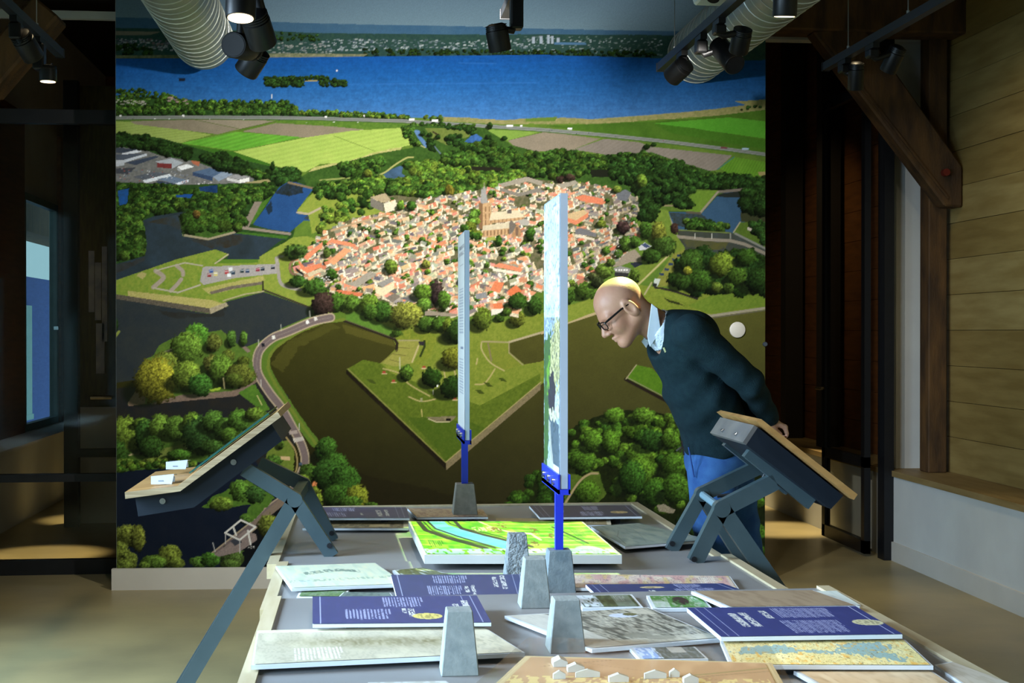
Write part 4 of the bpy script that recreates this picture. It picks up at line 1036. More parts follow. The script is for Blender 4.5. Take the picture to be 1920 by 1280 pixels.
# trees among the houses
for (s, a, b, rx, ry, c) in (('H', 100, 340, 12, 12, G_MID), ('H', 610, 275, 13, 15, (92, 118, 42)), ('H', 910, 250, 9, 9, (120, 128, 50)), ('H', 60, 160, 9, 9, (74, 96, 40)), ('H', 1000, 500, 13, 26, (52, 40, 44)), ('H', 880, 490, 18, 17, G_LITE), ('H', 1065, 560, 13, 20, (72, 112, 36)), ('H', 890, 600, 15, 14, (80, 118, 40)), ('H', 1700, 570, 20, 16, (48, 84, 28)), ('H', 1840, 600, 15, 20, (46, 80, 28)), ('F', 660, 1010, 13, 13, (54, 38, 42)), ('F', 480, 980, 10, 8, G_OLIVE), ('F', 140, 610, 10, 7, (54, 40, 40)), ('F', 220, 590, 10, 8, (58, 44, 40)), ('F', 820, 620, 10, 14, (92, 124, 40)), ('F', 610, 690, 9, 8, (100, 122, 44)), ('F', 960, 1050, 15, 22, (104, 112, 40)), ('F', 850, 1030, 12, 18, (50, 84, 28)), ('F', 1000, 1170, 24, 20, (52, 82, 30)), ('F', 760, 1130, 11, 12, (52, 88, 30)), ('F', 670, 1150, 11, 14, (66, 100, 34)), ('I', 900, 180, 20, 14, (40, 70, 24)), ('I', 680, 80, 12, 15, (66, 100, 34)), ('I', 770, 60, 11, 11, (56, 90, 30)), ('I', 500, 300, 18, 16, (84, 112, 40)), ('I', 760, 340, 10, 14, (70, 96, 32)), ('I', 350, 470, 22, 17, (66, 100, 32)), ('I', 200, 520, 16, 15, (46, 78, 26)), ('I', 620, 160, 9, 9, (64, 100, 34)), ('I', 560, 230, 9, 8, (84, 112, 40)), ('I', 520, 130, 8, 9, (70, 108, 36)), ('I', 410, 350, 12, 8, (60, 70, 40)), ('I', 450, 400, 14, 11, (40, 52, 30))):
    x, y = Q(s, (a, b))[0]
    tree(x, y, rx, ry, c)
line(spline(Q('H', (400, 310), (660, 140), (850, 90))), 3.4, (226, 210, 176), .7); line(Q('H', (850, 420), (1030, 300), (1200, 230)), 3, (216, 196, 160), .6); line(Q('I', (180, 300), (560, 60)), 4, (196, 172, 140), .6); line(Q('E', (100, 1060), (300, 1000), (560, 930)), 4, (176, 146, 110)); line(spline(Q('G', (1570, 280), (1590, 330), (1690, 370))), 5, (120, 92, 72), .8)
line(spline(Q('G', (1640, 190), (1580, 240), (1570, 290))), 4, (140, 104, 80))
specks(Q('F', (560, 1160), (620, 1120), (640, 1200), (600, 1280)), 20, [(210, 200, 190), (90, 80, 90)], 2, 4, 17); specks(Q('G', (1780, 380), (1900, 340), (1900, 430), (1860, 420)), 26, [(214, 216, 214), (120, 120, 124)], 2, 5, 18)
# tree belt along the southern rampart
for (a, b, rx, ry, c) in ((60, 600, 22, 24, (58, 42, 42)), (20, 560, 14, 16, (50, 36, 38)), (150, 580, 15, 20, (66, 106, 34)), (270, 590, 16, 18, (76, 114, 38)), (420, 590, 19, 20, (88, 122, 38)), (530, 660, 18, 22, (46, 82, 28)), (430, 660, 14, 16, (60, 96, 32)), (740, 690, 33, 26, (118, 126, 48)), (920, 770, 18, 16, (62, 98, 32)), (1030, 770, 18, 15, (60, 96, 30)), (1110, 780, 15, 16, (90, 112, 34)), (1170, 820, 20, 22, (44, 76, 26)), (1390, 720, 19, 24, (82, 104, 32)), (1540, 710, 10, 9, (50, 80, 26)), (1600, 660, 9, 8, (60, 92, 30)), (70, 690, 10, 9, G_OLIVE)):
    x, y = Q('H', (a, b))[0]
    tree(x, y, rx, ry, c, True)
for (a, b, rx, ry, c) in ((1610, 150, 22, 15, (60, 96, 36)), (1640, 400, 18, 12, (46, 84, 30)), (1780, 450, 24, 17, (54, 92, 32)), (1850, 600, 22, 24, (52, 38, 38)), (1660, 130, 14, 10, (66, 100, 40))):
    x, y = Q('G', (a, b))[0]
    tree(x, y, rx, ry, c)
# --- south west: causeway road, tree island, allotments, drawbridge
bank = spline([(640, 594), (600, 600), (560, 616), (520, 640), (502, 660), (498, 685), (508, 710), (530, 745), (560, 790), (590, 830)])
line(bank, 17, (84, 114, 36), jit=3); line([(x + 5, y + 5) for x, y in bank], 5, (104, 120, 40), jit=3)
fill(Q('G', (1260, 980), (1230, 1000), (1100, 1060), (980, 1010), (990, 960), (1220, 960)), (134, 118, 104), (120, 104, 92)); fill(Q('G', (1200, 960), (1320, 910), (1500, 810), (1740, 700), (1760, 720), (1400, 880), (1240, 1000)), (92, 122, 40), (78, 106, 34))
road = spline([(620, 595), (585, 603), (540, 622), (512, 633), (490, 652), (482, 672), (484, 700), (505, 735), (528, 765), (548, 800), (566, 835), (572, 862), (566, 885), (556, 905), (545, 925), (528, 938), (505, 955), (480, 980), (455, 1000), (420, 1028), (402, 1042)])
line(road, 17, (168, 152, 126)); line(road, 12, (112, 98, 98))
line(road[:48], 1.0, (150, 140, 130), .5)
fill(Q('J', (1560, 590), (1630, 575), (1640, 605), (1570, 615)), (160, 146, 140))
for k in range(7):
    line(Q('J', (1600 + k * 13, 648 - k * 2), (1610 + k * 13, 680 - k * 3)), 1.5, (220, 216, 208))
for (s, a, b, c) in (('G', 1340, 945, (30, 32, 40)), ('G', 1720, 750, (225, 225, 225)), ('G', 1430, 880, (220, 220, 215)), ('J', 1520, 412, (225, 225, 225)), ('J', 1660, 870, (60, 80, 104)), ('G', 1790, 720, (210, 205, 200))):
    x, y = Q(s, (a, b))[0]
    fill([(x - 3, y - 3), (x + 2, y - 4), (x + 4, y + 2), (x - 2, y + 4)], c)
for (s, a, b) in (('G', 1740, 650), ('G', 1495, 770), ('G', 1300, 900), ('J', 1320, 150), ('J', 1650, 520), ('G', 1320, 1240)):
    line(Q(s, (a, b), (a + 2, b + 55)), 1.2, (190, 190, 180))
isl = Q('J', (180, 350), (250, 240), (340, 40), (450, -150), (560, -210), (980, -280), (1240, -60), (1280, 140), (1130, 230), (1090, 285), (820, 300), (400, 345), (190, 372))
fill(isl, (92, 120, 42), (74, 106, 36), NMID, warp=1)
fill(Q('J', (180, 345), (250, 240), (330, 260), (330, 350), (190, 372)), (150, 124, 100), (128, 104, 86)); fill(Q('J', (400, 340), (640, 275), (1080, 240), (1285, 140), (1285, 165), (1110, 285), (740, 320), (380, 355)), (134, 112, 96), (110, 94, 84), NFINE)
fill(Q('G', (440, 1020), (560, 975), (560, 1010), (450, 1040)), (150, 138, 120))
for (s, a, b, rx, ry, c) in (('G', 770, 860, 25, 24, (72, 126, 40)), ('G', 690, 970, 31, 34, (92, 130, 44)), ('G', 920, 930, 16, 18, (88, 100, 40)), ('G', 1070, 890, 10, 17, (66, 104, 40)), ('G', 1175, 890, 7.5, 15, (72, 110, 40)), ('G', 500, 1090, 26, 20, (104, 124, 44)), ('G', 1040, 1040, 14, 12, (84, 100, 36)), ('G', 900, 1110, 17, 20, (92, 100, 42)), ('G', 1170, 1085, 14, 10, (72, 88, 30)), ('J', 430, 150, 45, 44, (140, 140, 40)), ('J', 690, 110, 30, 30, (104, 132, 44)), ('J', 980, 60, 24, 32, (84, 120, 40)), ('J', 1140, 110, 30, 24, (86, 98, 36)), ('J', 1090, 150, 18, 14, (66, 84, 30)), ('J', 800, 190, 24, 22, (58, 110, 40))):
    x, y = Q(s, (a, b))[0]
    tree(x, y, rx, ry, c)
line(Q('J', (1000, 130), (1010, 220)), 2.4, (140, 130, 90)); fill(Q('J', (880, 230), (980, 215), (975, 240), (890, 248)), (150, 180, 50), warp=2)
# garden strip south of the canal
fill(Q('J', (60, 520), (1100, 470), (1350, 400), (1480, 520), (1200, 760), (800, 850), (480, 900), (60, 940)), (60, 92, 30), (80, 112, 38), NMID, warp=2)
fill(Q('J', (1130, 260), (1270, 180), (1400, 400), (1340, 420)), (66, 106, 32), (84, 124, 38), NMID, warp=2); line(Q('J', (1290, 280), (1330, 360)), 1.6, (200, 190, 120))
line(Q('J', (170, 790), (680, 730)), 3.5, (184, 168, 118)); fill(Q('J', (440, 740), (680, 690), (680, 760), (300, 840)), (120, 130, 60), (92, 112, 44), NMID, warp=2)
for (a, b, rx, ry, c) in ((160, 620, 36, 36, (100, 128, 42)), (300, 520, 18, 12, (88, 122, 40)), (350, 620, 26, 34, (50, 90, 36)), (450, 560, 22, 28, (92, 128, 44)), (590, 560, 24, 24, (80, 118, 42)), (730, 500, 18, 18, (92, 128, 42)), (100, 780, 20, 26, (46, 80, 30)), (380, 720, 24, 22, (44, 78, 30)), (840, 620, 44, 40, (52, 92, 42)), (910, 500, 22, 22, (70, 112, 42)), (1010, 560, 22, 22, (66, 108, 40)), (1130, 490, 22, 22, (72, 116, 40)), (1270, 440, 18, 14, (88, 120, 40)), (1050, 620, 18, 16, (70, 108, 36)), (620, 790, 24, 12, (60, 104, 34)), (150, 860, 24, 10, (84, 112, 38)), (400, 850, 24, 8, (96, 116, 44)), (900, 720, 24, 14, (50, 84, 34))):
    x, y = Q('J', (a, b))[0]
    tree(x, y, rx, ry, c)
forest(Q('J', (60, 860), (760, 830), (760, 870), (60, 920)), 50, 6, 7, FORL, 121, .9)
# right of the lectern: verge, house, trees
fill(Q('J', (1400, 700), (1560, 660), (1610, 760), (1600, 960), (1480, 960), (1340, 900)), (110, 128, 46), (92, 114, 38), NMID, warp=2); fill(Q('J', (1480, 800), (1570, 800), (1570, 835), (1490, 825)), (196, 168, 120), warp=1)
line(spline(Q('J', (1540, 640), (1620, 760), (1630, 900), (1590, 980))), 3, (150, 132, 84))
for (a, b, rx, ry, c) in ((1430, 850, 17, 15, (60, 98, 34)), (1490, 700, 8, 10, (60, 88, 30)), (1870, 760, 20, 24, (44, 84, 28)), (1740, 940, 22, 18, (56, 90, 30)), (1680, 1010, 14, 14, (84, 108, 34))):
    x, y = Q('J', (a, b))[0]
    tree(x, y, rx, ry, c)
fill(Q('M', (1750, 290), (1790, 205), (1840, 245), (1835, 300)), (214, 128, 76)); tree(*Q('M', (1800, 400))[0], 14, 18, (96, 116, 34)); tree(*Q('M', (1800, 310))[0], 10, 8, (110, 130, 40)); fill(Q('M', (1850, 100), (1920, 40), (1920, 460), (1840, 300)), (14, 18, 10), warp=4)
for (a, b, rx, ry, c) in ((60, 720, 20, 20, (50, 92, 30)), (130, 880, 26, 26, (46, 86, 28)), (60, 960, 30, 30, (40, 78, 28)), (220, 1010, 30, 32, (44, 84, 28)), (160, 1140, 34, 24, (46, 84, 28)), (320, 1150, 22, 26, (110, 122, 34)), (260, 1200, 24, 14, (56, 92, 30)), (440, 1220, 14, 6, (60, 96, 30))):
    x, y = Q('K', (a, b))[0]
    tree(x, y, rx, ry, c, False)
# between the lectern legs and below
fill(Q('M', (820, 470), (900, 370), (1200, 230), (1400, 340), (1440, 380), (1240, 600), (1180, 540), (1240, 440), (1000, 470)), (66, 104, 34), (84, 122, 40), NMID, warp=3)
fill(Q('M', (1480, 390), (1540, 420), (1300, 620), (1240, 600)), (126, 110, 96))
for (a, b, rx, ry, c) in ((1140, 320, 20, 22, (80, 126, 44)), (1270, 350, 20, 18, (50, 88, 38)), (980, 430, 24, 14, (104, 136, 46)), (1380, 620, 20, 24, (104, 120, 44)), (1190, 560, 12, 10, (70, 110, 40)), (1070, 890, 24, 24, (70, 96, 44)), (170, 700, 28, 22, (110, 124, 48)), (270, 730, 14, 26, (118, 130, 50)), (100, 860, 22, 26, (100, 116, 46)), (200, 920, 16, 18, (104, 122, 48)), (540, 880, 24, 24, (112, 130, 48)), (400, 930, 26, 14, (88, 124, 44)), (600, 940, 16, 12, (104, 124, 46)), (790, 930, 20, 12, (88, 134, 50)), (890, 910, 20, 16, (66, 118, 40)), (1060, 950, 22, 10, (74, 104, 44)), (130, 960, 22, 12, (96, 116, 44)), (320, 960, 12, 8, (94, 124, 46))):
    x, y = Q('M', (a, b))[0]
    tree(x, y, rx, ry, c, False, 1.0)
WHT = (216, 216, 212)
fill(Q('M', (920, 865), (1050, 770), (1180, 660), (1280, 690), (1290, 740), (1140, 840), (960, 885)), (150, 132, 126), (124, 112, 110), NFINE); fill(Q('M', (1060, 750), (1120, 715), (1160, 760), (1100, 790)), (58, 62, 72))
for p in (((1015, 680), (1150, 570)), ((1150, 570), (1275, 628)), ((1275, 628), (1140, 740)), ((1015, 680), (1140, 740)), ((1085, 630), (1110, 700)), ((1210, 660), (1235, 780))):
    line(Q('M', *p), 3.4, WHT)
for p in (((1018, 680), (1018, 770)), ((1140, 740), (1142, 850)), ((910, 765), (930, 840))):
    line(Q('M', *p), 1.6, (190, 190, 190))
specks(Q('M', (1200, 790), (1300, 790), (1300, 810), (1200, 810)), 10, [WHT], 1.5, 3, 19)
# south east wood and path
fill([(1060, 812), (1090, 790), (1150, 770), (1200, 768), (1262, 780), (1450, 800), (1450, 1080), (940, 1080), (1000, 900), (1060, 870)], (20, 26, 10), (30, 40, 14), NMID, warp=4)
fill(Q('L', (180, 880), (460, 910), (520, 1100), (430, 1200), (170, 1190)), (84, 104, 32), (66, 92, 26), NMID, warp=3)
forest(Q('L', (180, 600), (300, 510), (430, 470), (580, 410), (700, 470), (820, 400), (1060, 450), (1160, 560), (1180, 900), (1180, 1190), (850, 1180), (620, 1120), (560, 1000), (640, 850), (450, 840), (330, 900), (190, 860)), 190, 10, 13, [(70, 112, 28), (56, 96, 26), (84, 122, 32), (44, 82, 24)], 131, .95, dark=.2)
for (a, b, rx, ry, c) in ((320, 800, 28, 26, (64, 104, 28)), (410, 650, 20, 22, (72, 114, 30)), (590, 440, 20, 16, (78, 122, 32)), (830, 440, 22, 16, (82, 124, 34)), (770, 760, 22, 20, (80, 122, 32)), (800, 900, 30, 28, (76, 116, 30)), (560, 660, 18, 24, (70, 112, 28)), (900, 650, 26, 22, (38, 74, 26)), (740, 960, 26, 34, (44, 84, 26)), (920, 1090, 24, 26, (48, 88, 26)), (1080, 850, 24, 24, (64, 104, 28)), (1060, 640, 18, 18, (72, 112, 30)), (1100, 1050, 26, 30, (60, 100, 28)), (360, 1080, 26, 24, (66, 104, 26)), (980, 1230, 16, 10, (74, 110, 28))):
    x, y = Q('L', (a, b))[0]
    tree(x, y, rx, ry, c)
line(spline(Q('L', (450, 925), (380, 930), (290, 1000), (180, 1170))), 4, (156, 138, 96))
forest(Q('K', (1600, 1180), (1760, 1020), (1900, 880)) + Q('L', (80, 1000), (60, 1200)) + Q('K', (1560, 1230)), 26, 11, 13, [(56, 96, 26), (44, 82, 24)], 132, .8)
fill(Q('L', (940, 1190), (1000, 1180), (1100, 1230), (1080, 1260), (960, 1240)), (150, 140, 116), (120, 112, 90), NFINE, warp=2)
forest([(1400, 930), (1450, 920), (1450, 1070), (1400, 1070)], 18, 12, 14, [(76, 120, 30), (60, 100, 26)], 133)
forest([(1270, 960), (1410, 960), (1410, 1070), (1270, 1070)], 30, 12, 14, FORD, 134, .8)

# --- light print grain, then hang the sheet
CV *= (1 + .05 * (rs.rand(CH, CW, 1).astype(np.float32) - .5) * 2)
CV = CV * .90 + CV.mean(2, keepdims=True) * .10
CV = np.clip(CV, 0, 255)
Lc = np.where(CV / 255 <= .04045, CV / 255 / 12.92, ((CV / 255 + .055) / 1.055) ** 2.4).astype(np.float32)
del CV


def sample(img, X, Y):
    fx = np.clip((X - PX0) * PS, 0, img.shape[1] - 2.001)
    fy = np.clip((Y - PY0) * PS, 0, img.shape[0] - 2.001)
    xi, yi = fx.astype(int), fy.astype(int)
    fx, fy = (fx - xi)[..., None], (fy - yi)[..., None]
    return (img[yi, xi] * (1 - fx) + img[yi, xi + 1] * fx) * (1 - fy) + (img[yi + 1, xi] * (1 - fx) + img[yi + 1, xi + 1] * fx) * fy


STEP = 1.5 / 345.0
us = np.linspace(0.022, MW - 0.020, int(MW / STEP))
zs = np.concatenate([np.linspace(BASE_H - 0.01, 3.26, int(3.15 / STEP)), np.linspace(3.27, MURAL_TOP, 40)])
Ug, Zg = np.meshgrid(us, zs)
base = np.array(ML) - np.array(mnor) * BASE_T
Pm = base[None, None] + np.array(mdir)[None, None] * Ug[..., None]
Pm[..., 2] = Zg
V = Pm - np.array(CAM)
w_ = V @ np.array(_f)
Cx = 960 + F_PX * (V @ np.array(_r)) / w_
Cy = 640 - F_PX * (V @ np.array(_u)) / w_
ink = np.clip(sample(Lc, Cx, Cy) * MURAL_INK, 0, .92)
mural = link('mural', grid_mesh('mural', Pm, ink), attr_mat('mural_print', 0.9, 0.08))
tag(mural, 'wall-sized aerial photograph of a star-shaped fortress town beside a blue lake', 'mural')
# smoke detector sized white disc and a small dark button on the printed wall
for (px_, py_, r_, c_, nm, lab) in ((1382, 618, 0.044, (214, 212, 204), 'wall_disc', 'round white disc fixed to the printed wall beside the man'), (1434, 645, 0.013, (60, 70, 84), 'wall_button', 'small dark button at the right edge of the printed wall')):
    d = ray(px_, py_)
    tt_ = (Vector(base) - CAM).dot(mnor) / d.dot(mnor)
    p_ = CAM + d * tt_
    tag(MB().tube([p_, p_ + mnor * 0.012, p_ + mnor * 0.016], [r_, r_, r_ * .85], 28).build(nm, mat(nm, c_, .5), smooth=True), lab, 'wall disc' if r_ > .02 else 'button')
del Lc, XX, YY, NZ, NFINE, NMID, NBIG, NHUGE, V, w_, Cx, Cy, ink

# ------------------------------------------------------------------ display tables
M_RIM = mat('birch_rim', (186, 172, 142), 0.5, rgb2=(172, 156, 122), nscale=5, stretch=(8, 1, 8))
M_TOP = mat('grey_laminate', (134, 133, 132), 0.42, rgb2=(122, 121, 121), nscale=2.5, detail=6)
M_CABINET = mat('cabinet_side', (120, 112, 98), 0.7, rgb2=(108, 100, 88))
M_EDGE = mat('white_board_edge', (208, 212, 214), 0.5, rgb2=(202, 206, 210))
Z_BACK, Z_MID, Z_FRONT = 0.75, 0.758, 0.790


def table(label, x0, x1, y0, y1, zt, rim_far=False):
    t = thing('display_table', label, 'table', ((x0 + x1) / 2, (y0 + y1) / 2, 0), 'display table modules')
    hx, hy = (x1 - x0) / 2, (y1 - y0) / 2
    MB().box(-hx + 0.03, hx - 0.03, -hy, hy - (0.03 if rim_far else 0), zt - 0.028, zt).build('tabletop', M_TOP, t)
    for s in (-1, 1):
        MB().box(min(s * hx, s * (hx - 0.03)), max(s * hx, s * (hx - 0.03)), -hy, hy, zt - 0.035, zt + 0.006).build('rim', M_RIM, t)
    if rim_far:
        MB().box(-hx + 0.03, hx - 0.03, hy - 0.03, hy, zt - 0.035, zt + 0.006).build('rim', M_RIM, t)
    MB().box(-hx + 0.10, hx - 0.10, -hy + 0.03, hy - 0.03, 0.06, zt - 0.028).build('cabinet', M_CABINET, t)
    MB().box(-hx + 0.14, hx - 0.14, -hy + 0.06, hy - 0.06, 0.0, 0.06).build('plinth', M_STEEL, t)
    return t


table('far display table module carrying the bright green map', -0.265, 1.035, 3.965, 5.27, Z_BACK, True)
table('narrow middle display table module under the left and right map boards', -0.235, 1.050, 3.275, 3.960, Z_MID)
table('near display table module, raised highest, filling the foreground', -0.215, 1.105, 1.55, 3.268, Z_FRONT)


# ------------------------------------------------------------------ prints for the boards (u: left to right, v: far to near)
def lin(c):
    c = np.asarray(c, np.float32) / 255
    return np.where(c <= .04045, c / 12.92, ((c + .055) / 1.055) ** 2.4)


class Sheet:
    def __init__(self, w, h, c, seed=0):
        self.w, self.h = w, h
        self.v, self.u = np.mgrid[0:h, 0:w].astype(np.float32)
        self.u /= (w - 1); self.v /= (h - 1)
        self.C = np.tile(np.array(c, np.float32), (h, w, 1))
        self.seed = seed

    def n(self, cell, k=0):
        return vnoise(self.h, self.w, max(cell, 1.0), 900 + self.seed * 13 + k)

    def put(self, m, c, a=1.0):
        a = (np.asarray(m, np.float32) * a)[..., None]
        self.C = self.C * (1 - a) + np.array(c, np.float32) * a

    def rect(self, u0, u1, v0, v1, c, a=1.0):
        self.put((self.u >= u0) & (self.u <= u1) & (self.v >= v0) & (self.v <= v1), c, a)

    def disc(self, cu, cv, ru, rv, c, a=1.0):
        self.put(((self.u - cu) / ru) ** 2 + ((self.v - cv) / rv) ** 2 < 1, c, a)

    def poly(self, pts, c, a=1.0, warp=0.0):
        U = self.u + (self.n(5, 3) - .5) * warp
        W = self.v + (self.n(5, 4) - .5) * warp
        self.put(inpoly(U, W, pts), c, a)

    def stroke(self, pts, wd, c, a=1.0, asp=1.0):
        for (a1, b1), (a2, b2) in zip(pts[:-1], pts[1:]):
            du, dv = (a2 - a1), (b2 - b1) * asp
            t = np.clip(((self.u - a1) * du + (self.v - b1) * asp * dv) / max(du * du + dv * dv, 1e-9), 0, 1)
            d = np.hypot(self.u - a1 - t * du, (self.v - b1) * asp - t * dv)
            self.put(np.clip((wd / 2 - d) / (1.0 / self.w) + .5, 0, 1), c, a)

    def noise(self, c, cell, thr, con=4.0, a=1.0, k=0):
        self.put(np.clip((self.n(cell, k) - thr) * con, 0, 1), c, a)

    def text(self, u0, u1, v0, v1, n, c, seed=0, a=.75, start=0):
        """n lines of small lettering running along the depth of the board"""
        r = np.random.RandomState(seed + 5)
        for i in range(n):
            uc = u0 + (u1 - u0) * (i + .5) / n
            hw = (u1 - u0) / n * .26
            ve = v1 - (v1 - v0) * (r.uniform(0, .12) if i < n - 1 else .5)
            g = (self.n(1.6, 20 + i % 5) > .25)
            self.put((np.abs(self.u - uc) < hw) & (self.v > v0) & (self.v < ve) & g, c, a)

    def grid(self):
        return lin(np.clip(self.C, 0, 255))


def blue_sheet(w, h, mirror, seed, disc=(.66, .76), disc_c=(206, 196, 150), blocks=(), head=None, base=(58, 60, 100)):
    s = Sheet(w, h, base, seed)
    s.noise(tuple(v * 1.14 for v in base), 9, .45, 2, .5)
    lt = (196, 200, 222)
    for (u0, u1, v0, v1, n) in blocks:
        s.text(u0, u1, v0, v1, n, (176, 178, 206), seed)
    s.stroke([(.045, 0), (.045, 1)], .005, lt, .9) if not mirror else s.stroke([(.955, 0), (.955, 1)], .005, lt, .9)
    if mirror:
        s.stroke([(.045, 0), (.045, 1)], .004, lt, .7); s.stroke([(.10, 0), (.10, 1)], .004, lt, .7)
    else:
        s.stroke([(.955, 0), (.955, 1)], .004, lt, .9); s.stroke([(.90, 0), (.90, 1)], .004, lt, .7)
    if head:
        for i, (u0, u1, v0, v1) in enumerate(head):
            g = s.n(1.5, 40 + i) > .40
            s.put((s.u > u0) & (s.u < u1) & (s.v > v0) & (s.v < v1) & g, (214, 212, 200), .85)
    if disc:
        s.disc(disc[0], disc[1], .085, .105, disc_c)
        m = ((s.u - disc[0]) / .08) ** 2 + ((s.v - disc[1]) / .10) ** 2 < .7
        s.put(m & (s.n(3, 60) > .5), tuple(v * .72 for v in disc_c), .8)
    return s


def board(name, label, quad, z, sheet, zt, thick=0.007, cat='board', group='printed boards lying on the tables', edge=None, spacer=True, border=0.0):
    """flat printed board: white core, coloured print on top, small feet below when it lies raised"""
    P = [atZ(px, py, z) for (px, py) in quad]
    cx = sum((p for p in P), Vector()) / 4
    t = thing(name, label, cat, (cx.x, cx.y, z - thick), group)
    L = [Vector((p.x - cx.x, p.y - cx.y, 0)) for p in P]
    MB().prism([L[3], L[2], L[1], L[0]], (0, 0, thick)).build('core', edge or M_EDGE, t)
    g = sheet.grid()
    h, w = g.shape[:2]
    u = np.linspace(border, 1 - border, w)[None, :, None]
    v = np.linspace(border * 1.3, 1 - border * 1.3, h)[:, None, None]
    A, B, C_, D = (np.array(q)[None, None] for q in L)
    pts = (A * (1 - u) + B * u) * (1 - v) + (D * (1 - u) + C_ * u) * v
    pts[..., 2] = thick + 0.0012
    link('print', grid_mesh('print', pts, g), attr_mat('board_print', 0.42, 0.45), t)
    gap = z - thick - zt
    if spacer and gap > 0.003:
        m = (L[0] + L[1] + L[2] + L[3]) / 4
        for q in L:
            c = m + (q - m) * .55
            MB().box(c.x - .012, c.x + .012, c.y - .012, c.y + .012, -gap, 0).build('foot', M_STEEL, t)
    return t


# --- far module
s = blue_sheet(150, 40, False, 1, None, blocks=((.30, .52, .08, .42, 12), (.22, .42, .52, .90, 9)), head=((.70, .745, .30, .85), (.78, .815, .28, .85), (.54, .565, .55, .75)), base=(62, 60, 96))
board('text_board', 'dark violet text board at the far left corner of the table', [(560, 951), (761, 951), (768, 971), (575, 971)], Z_BACK + .034, s, Z_BACK)
s = Sheet(180, 36, (132, 118, 84), 2)
s.noise((84, 74, 50), 6, .45, 4, .8); s.noise((170, 156, 118), 3, .6, 4, .7, 1); s.rect(0, 1, 0, .16, (168, 160, 130)); s.rect(.76, .95, .12, .40, (176, 156, 112), .8); s.rect(.62, .82, .62, .88, (186, 166, 118), .8); s.rect(.95, 1, 0, 1, (200, 190, 160))
board('panorama_board', 'narrow sepia panorama board in front of the far left text board', [(600, 973), (764, 973), (766, 990), (567, 990)], Z_BACK + .014, s, Z_BACK)
s = Sheet(120, 34, (176, 152, 124), 3)
s.noise((140, 112, 100), 4, .5, 4, .7); s.noise((120, 70, 60), 2, .7, 6, .6, 2)
board('map_board', 'small pinkish brown map board beside the far concrete foot', [(764, 953), (905, 955), (915, 969), (782, 970)], Z_BACK + .018, s, Z_BACK)
s = blue_sheet(150, 40, True, 4, (.82, .62), (196, 168, 120), blocks=((.50, .66, .06, .45, 11), (.42, .66, .55, .92, 13)), head=((.22, .25, .35, .6), (.26, .29, .30, .6)), base=(62, 58, 82))
board('text_board', 'dark violet text board at the far right corner of the table', [(992, 948), (1181, 948), (1204, 968), (1012, 970)], Z_BACK + .030, s, Z_BACK)
s = Sheet(150, 30, (150, 132, 92), 5)
s.noise((170, 152, 110), 4, .5, 4, .6); s.text(.78, .90, .1, .8, 7, (206, 196, 170), 3); s.rect(.965, 1, 0, 1, (214, 204, 176))
board('label_strip', 'narrow tan strip board behind the bright green map', [(930, 972), (1144, 972), (1146, 984), (930, 984)], Z_BACK + .012, s, Z_BACK)
# landscape map in a shallow tray; the projector's picture is also painted into its colours
W, H = 300, 90
s = Sheet(W, H, (150, 196, 72), 6)
s.noise((186, 214, 110), 14, .45, 3, .8); s.noise((116, 176, 50), 9, .5, 4, .8, 1)
for k in range(9):
    v0 = .08 + k * .11
    s.stroke([(.42, v0), (.7, v0 + .015), (1, v0 - .01)], .006, (222, 234, 170), .8, .3)
for k in range(6):
    v0 = .14 + k * .15
    s.stroke([(.0, v0), (.2, v0 + .02)], .006, (210, 224, 130), .8, .3)
river = [(.145, 0), (.16, .2), (.25, .42), (.36, .58), (.46, .75), (.50, 1)]
s.stroke(river, .150, (96, 120, 60), 1, .35); s.stroke(river, .130, (160, 200, 60), 1, .35); s.stroke(river, .102, (150, 196, 236), 1, .35)
s.stroke([(.045, 0), (.06, .3), (.16, .55), (.33, .85)], .030, (58, 74, 58), .9, .35); s.stroke([(.10, 0), (.12, .25), (.22, .5), (.38, .82)], .012, (64, 90, 50), .9, .35); s.stroke([(.26, 0), (.27, .25), (.37, .45), (.58, .8)], .022, (56, 72, 60), .9, .35)
s.stroke([(.40, 0), (.45, .2), (.52, .35), (.60, .42)], .014, (220, 210, 196), 1, .35); s.stroke([(.56, .38), (.64, .42), (.66, .60)], .02, (236, 226, 206), .9, .35)
s.stroke([(.80, .2), (.90, .7)], .016, (62, 88, 50), .9, .35); s.stroke([(.77, .25), (.87, .74)], .006, (70, 96, 60), .9, .35)
s.put(((s.v > .86) & (s.n(4, 7) > .38)), (196, 222, 226), .9); s.put(((s.v > .2) & (s.v < .34) & (s.u > .33) & (s.u < .45) & (s.n(2.5, 8) > .5)), (214, 206, 190), .9)
for (a, b) in ((.52, .14), (.67, .33), (.76, .5), (.60, .7), (.46, .3), (.88, .88)):
    s.put((((s.u - a) / .035) ** 2 + ((s.v - b) / .10) ** 2 < 1) & (s.n(2.2, 9) > .5), (150, 120, 84), .9)
s.disc(.87, .88, .07, .10, (186, 210, 220), .8); s.text(.04, .12, .62, .82, 7, (96, 130, 40), 2); s.text(.88, .95, .28, .52, 7, (120, 140, 60), 4)
s.C = np.clip((s.C - 150) * 1.3 + 96, 0, 255)
mp_ = board('landscape_map', 'landscape map in a shallow grey tray, projected greens and pale blue river painted on', [(766, 977), (1092, 977), (1166, 1040), (796, 1040)], Z_BACK + .050, s, Z_BACK, thick=.024, cat='map', edge=mat('grey_tray', (176, 174, 168), .5), border=.012, group='projected map tray')
s = Sheet(170, 70, (126, 136, 128), 7)
s.noise((104, 118, 112), 6, .5, 4, .8); s.noise((150, 156, 140), 12, .55, 3, .6, 1); s.stroke([(.05, .9), (.12, .55), (.3, .3)], .008, (60, 66, 58), .8); s.stroke([(.3, .9), (.6, .2)], .006, (80, 86, 80), .6)
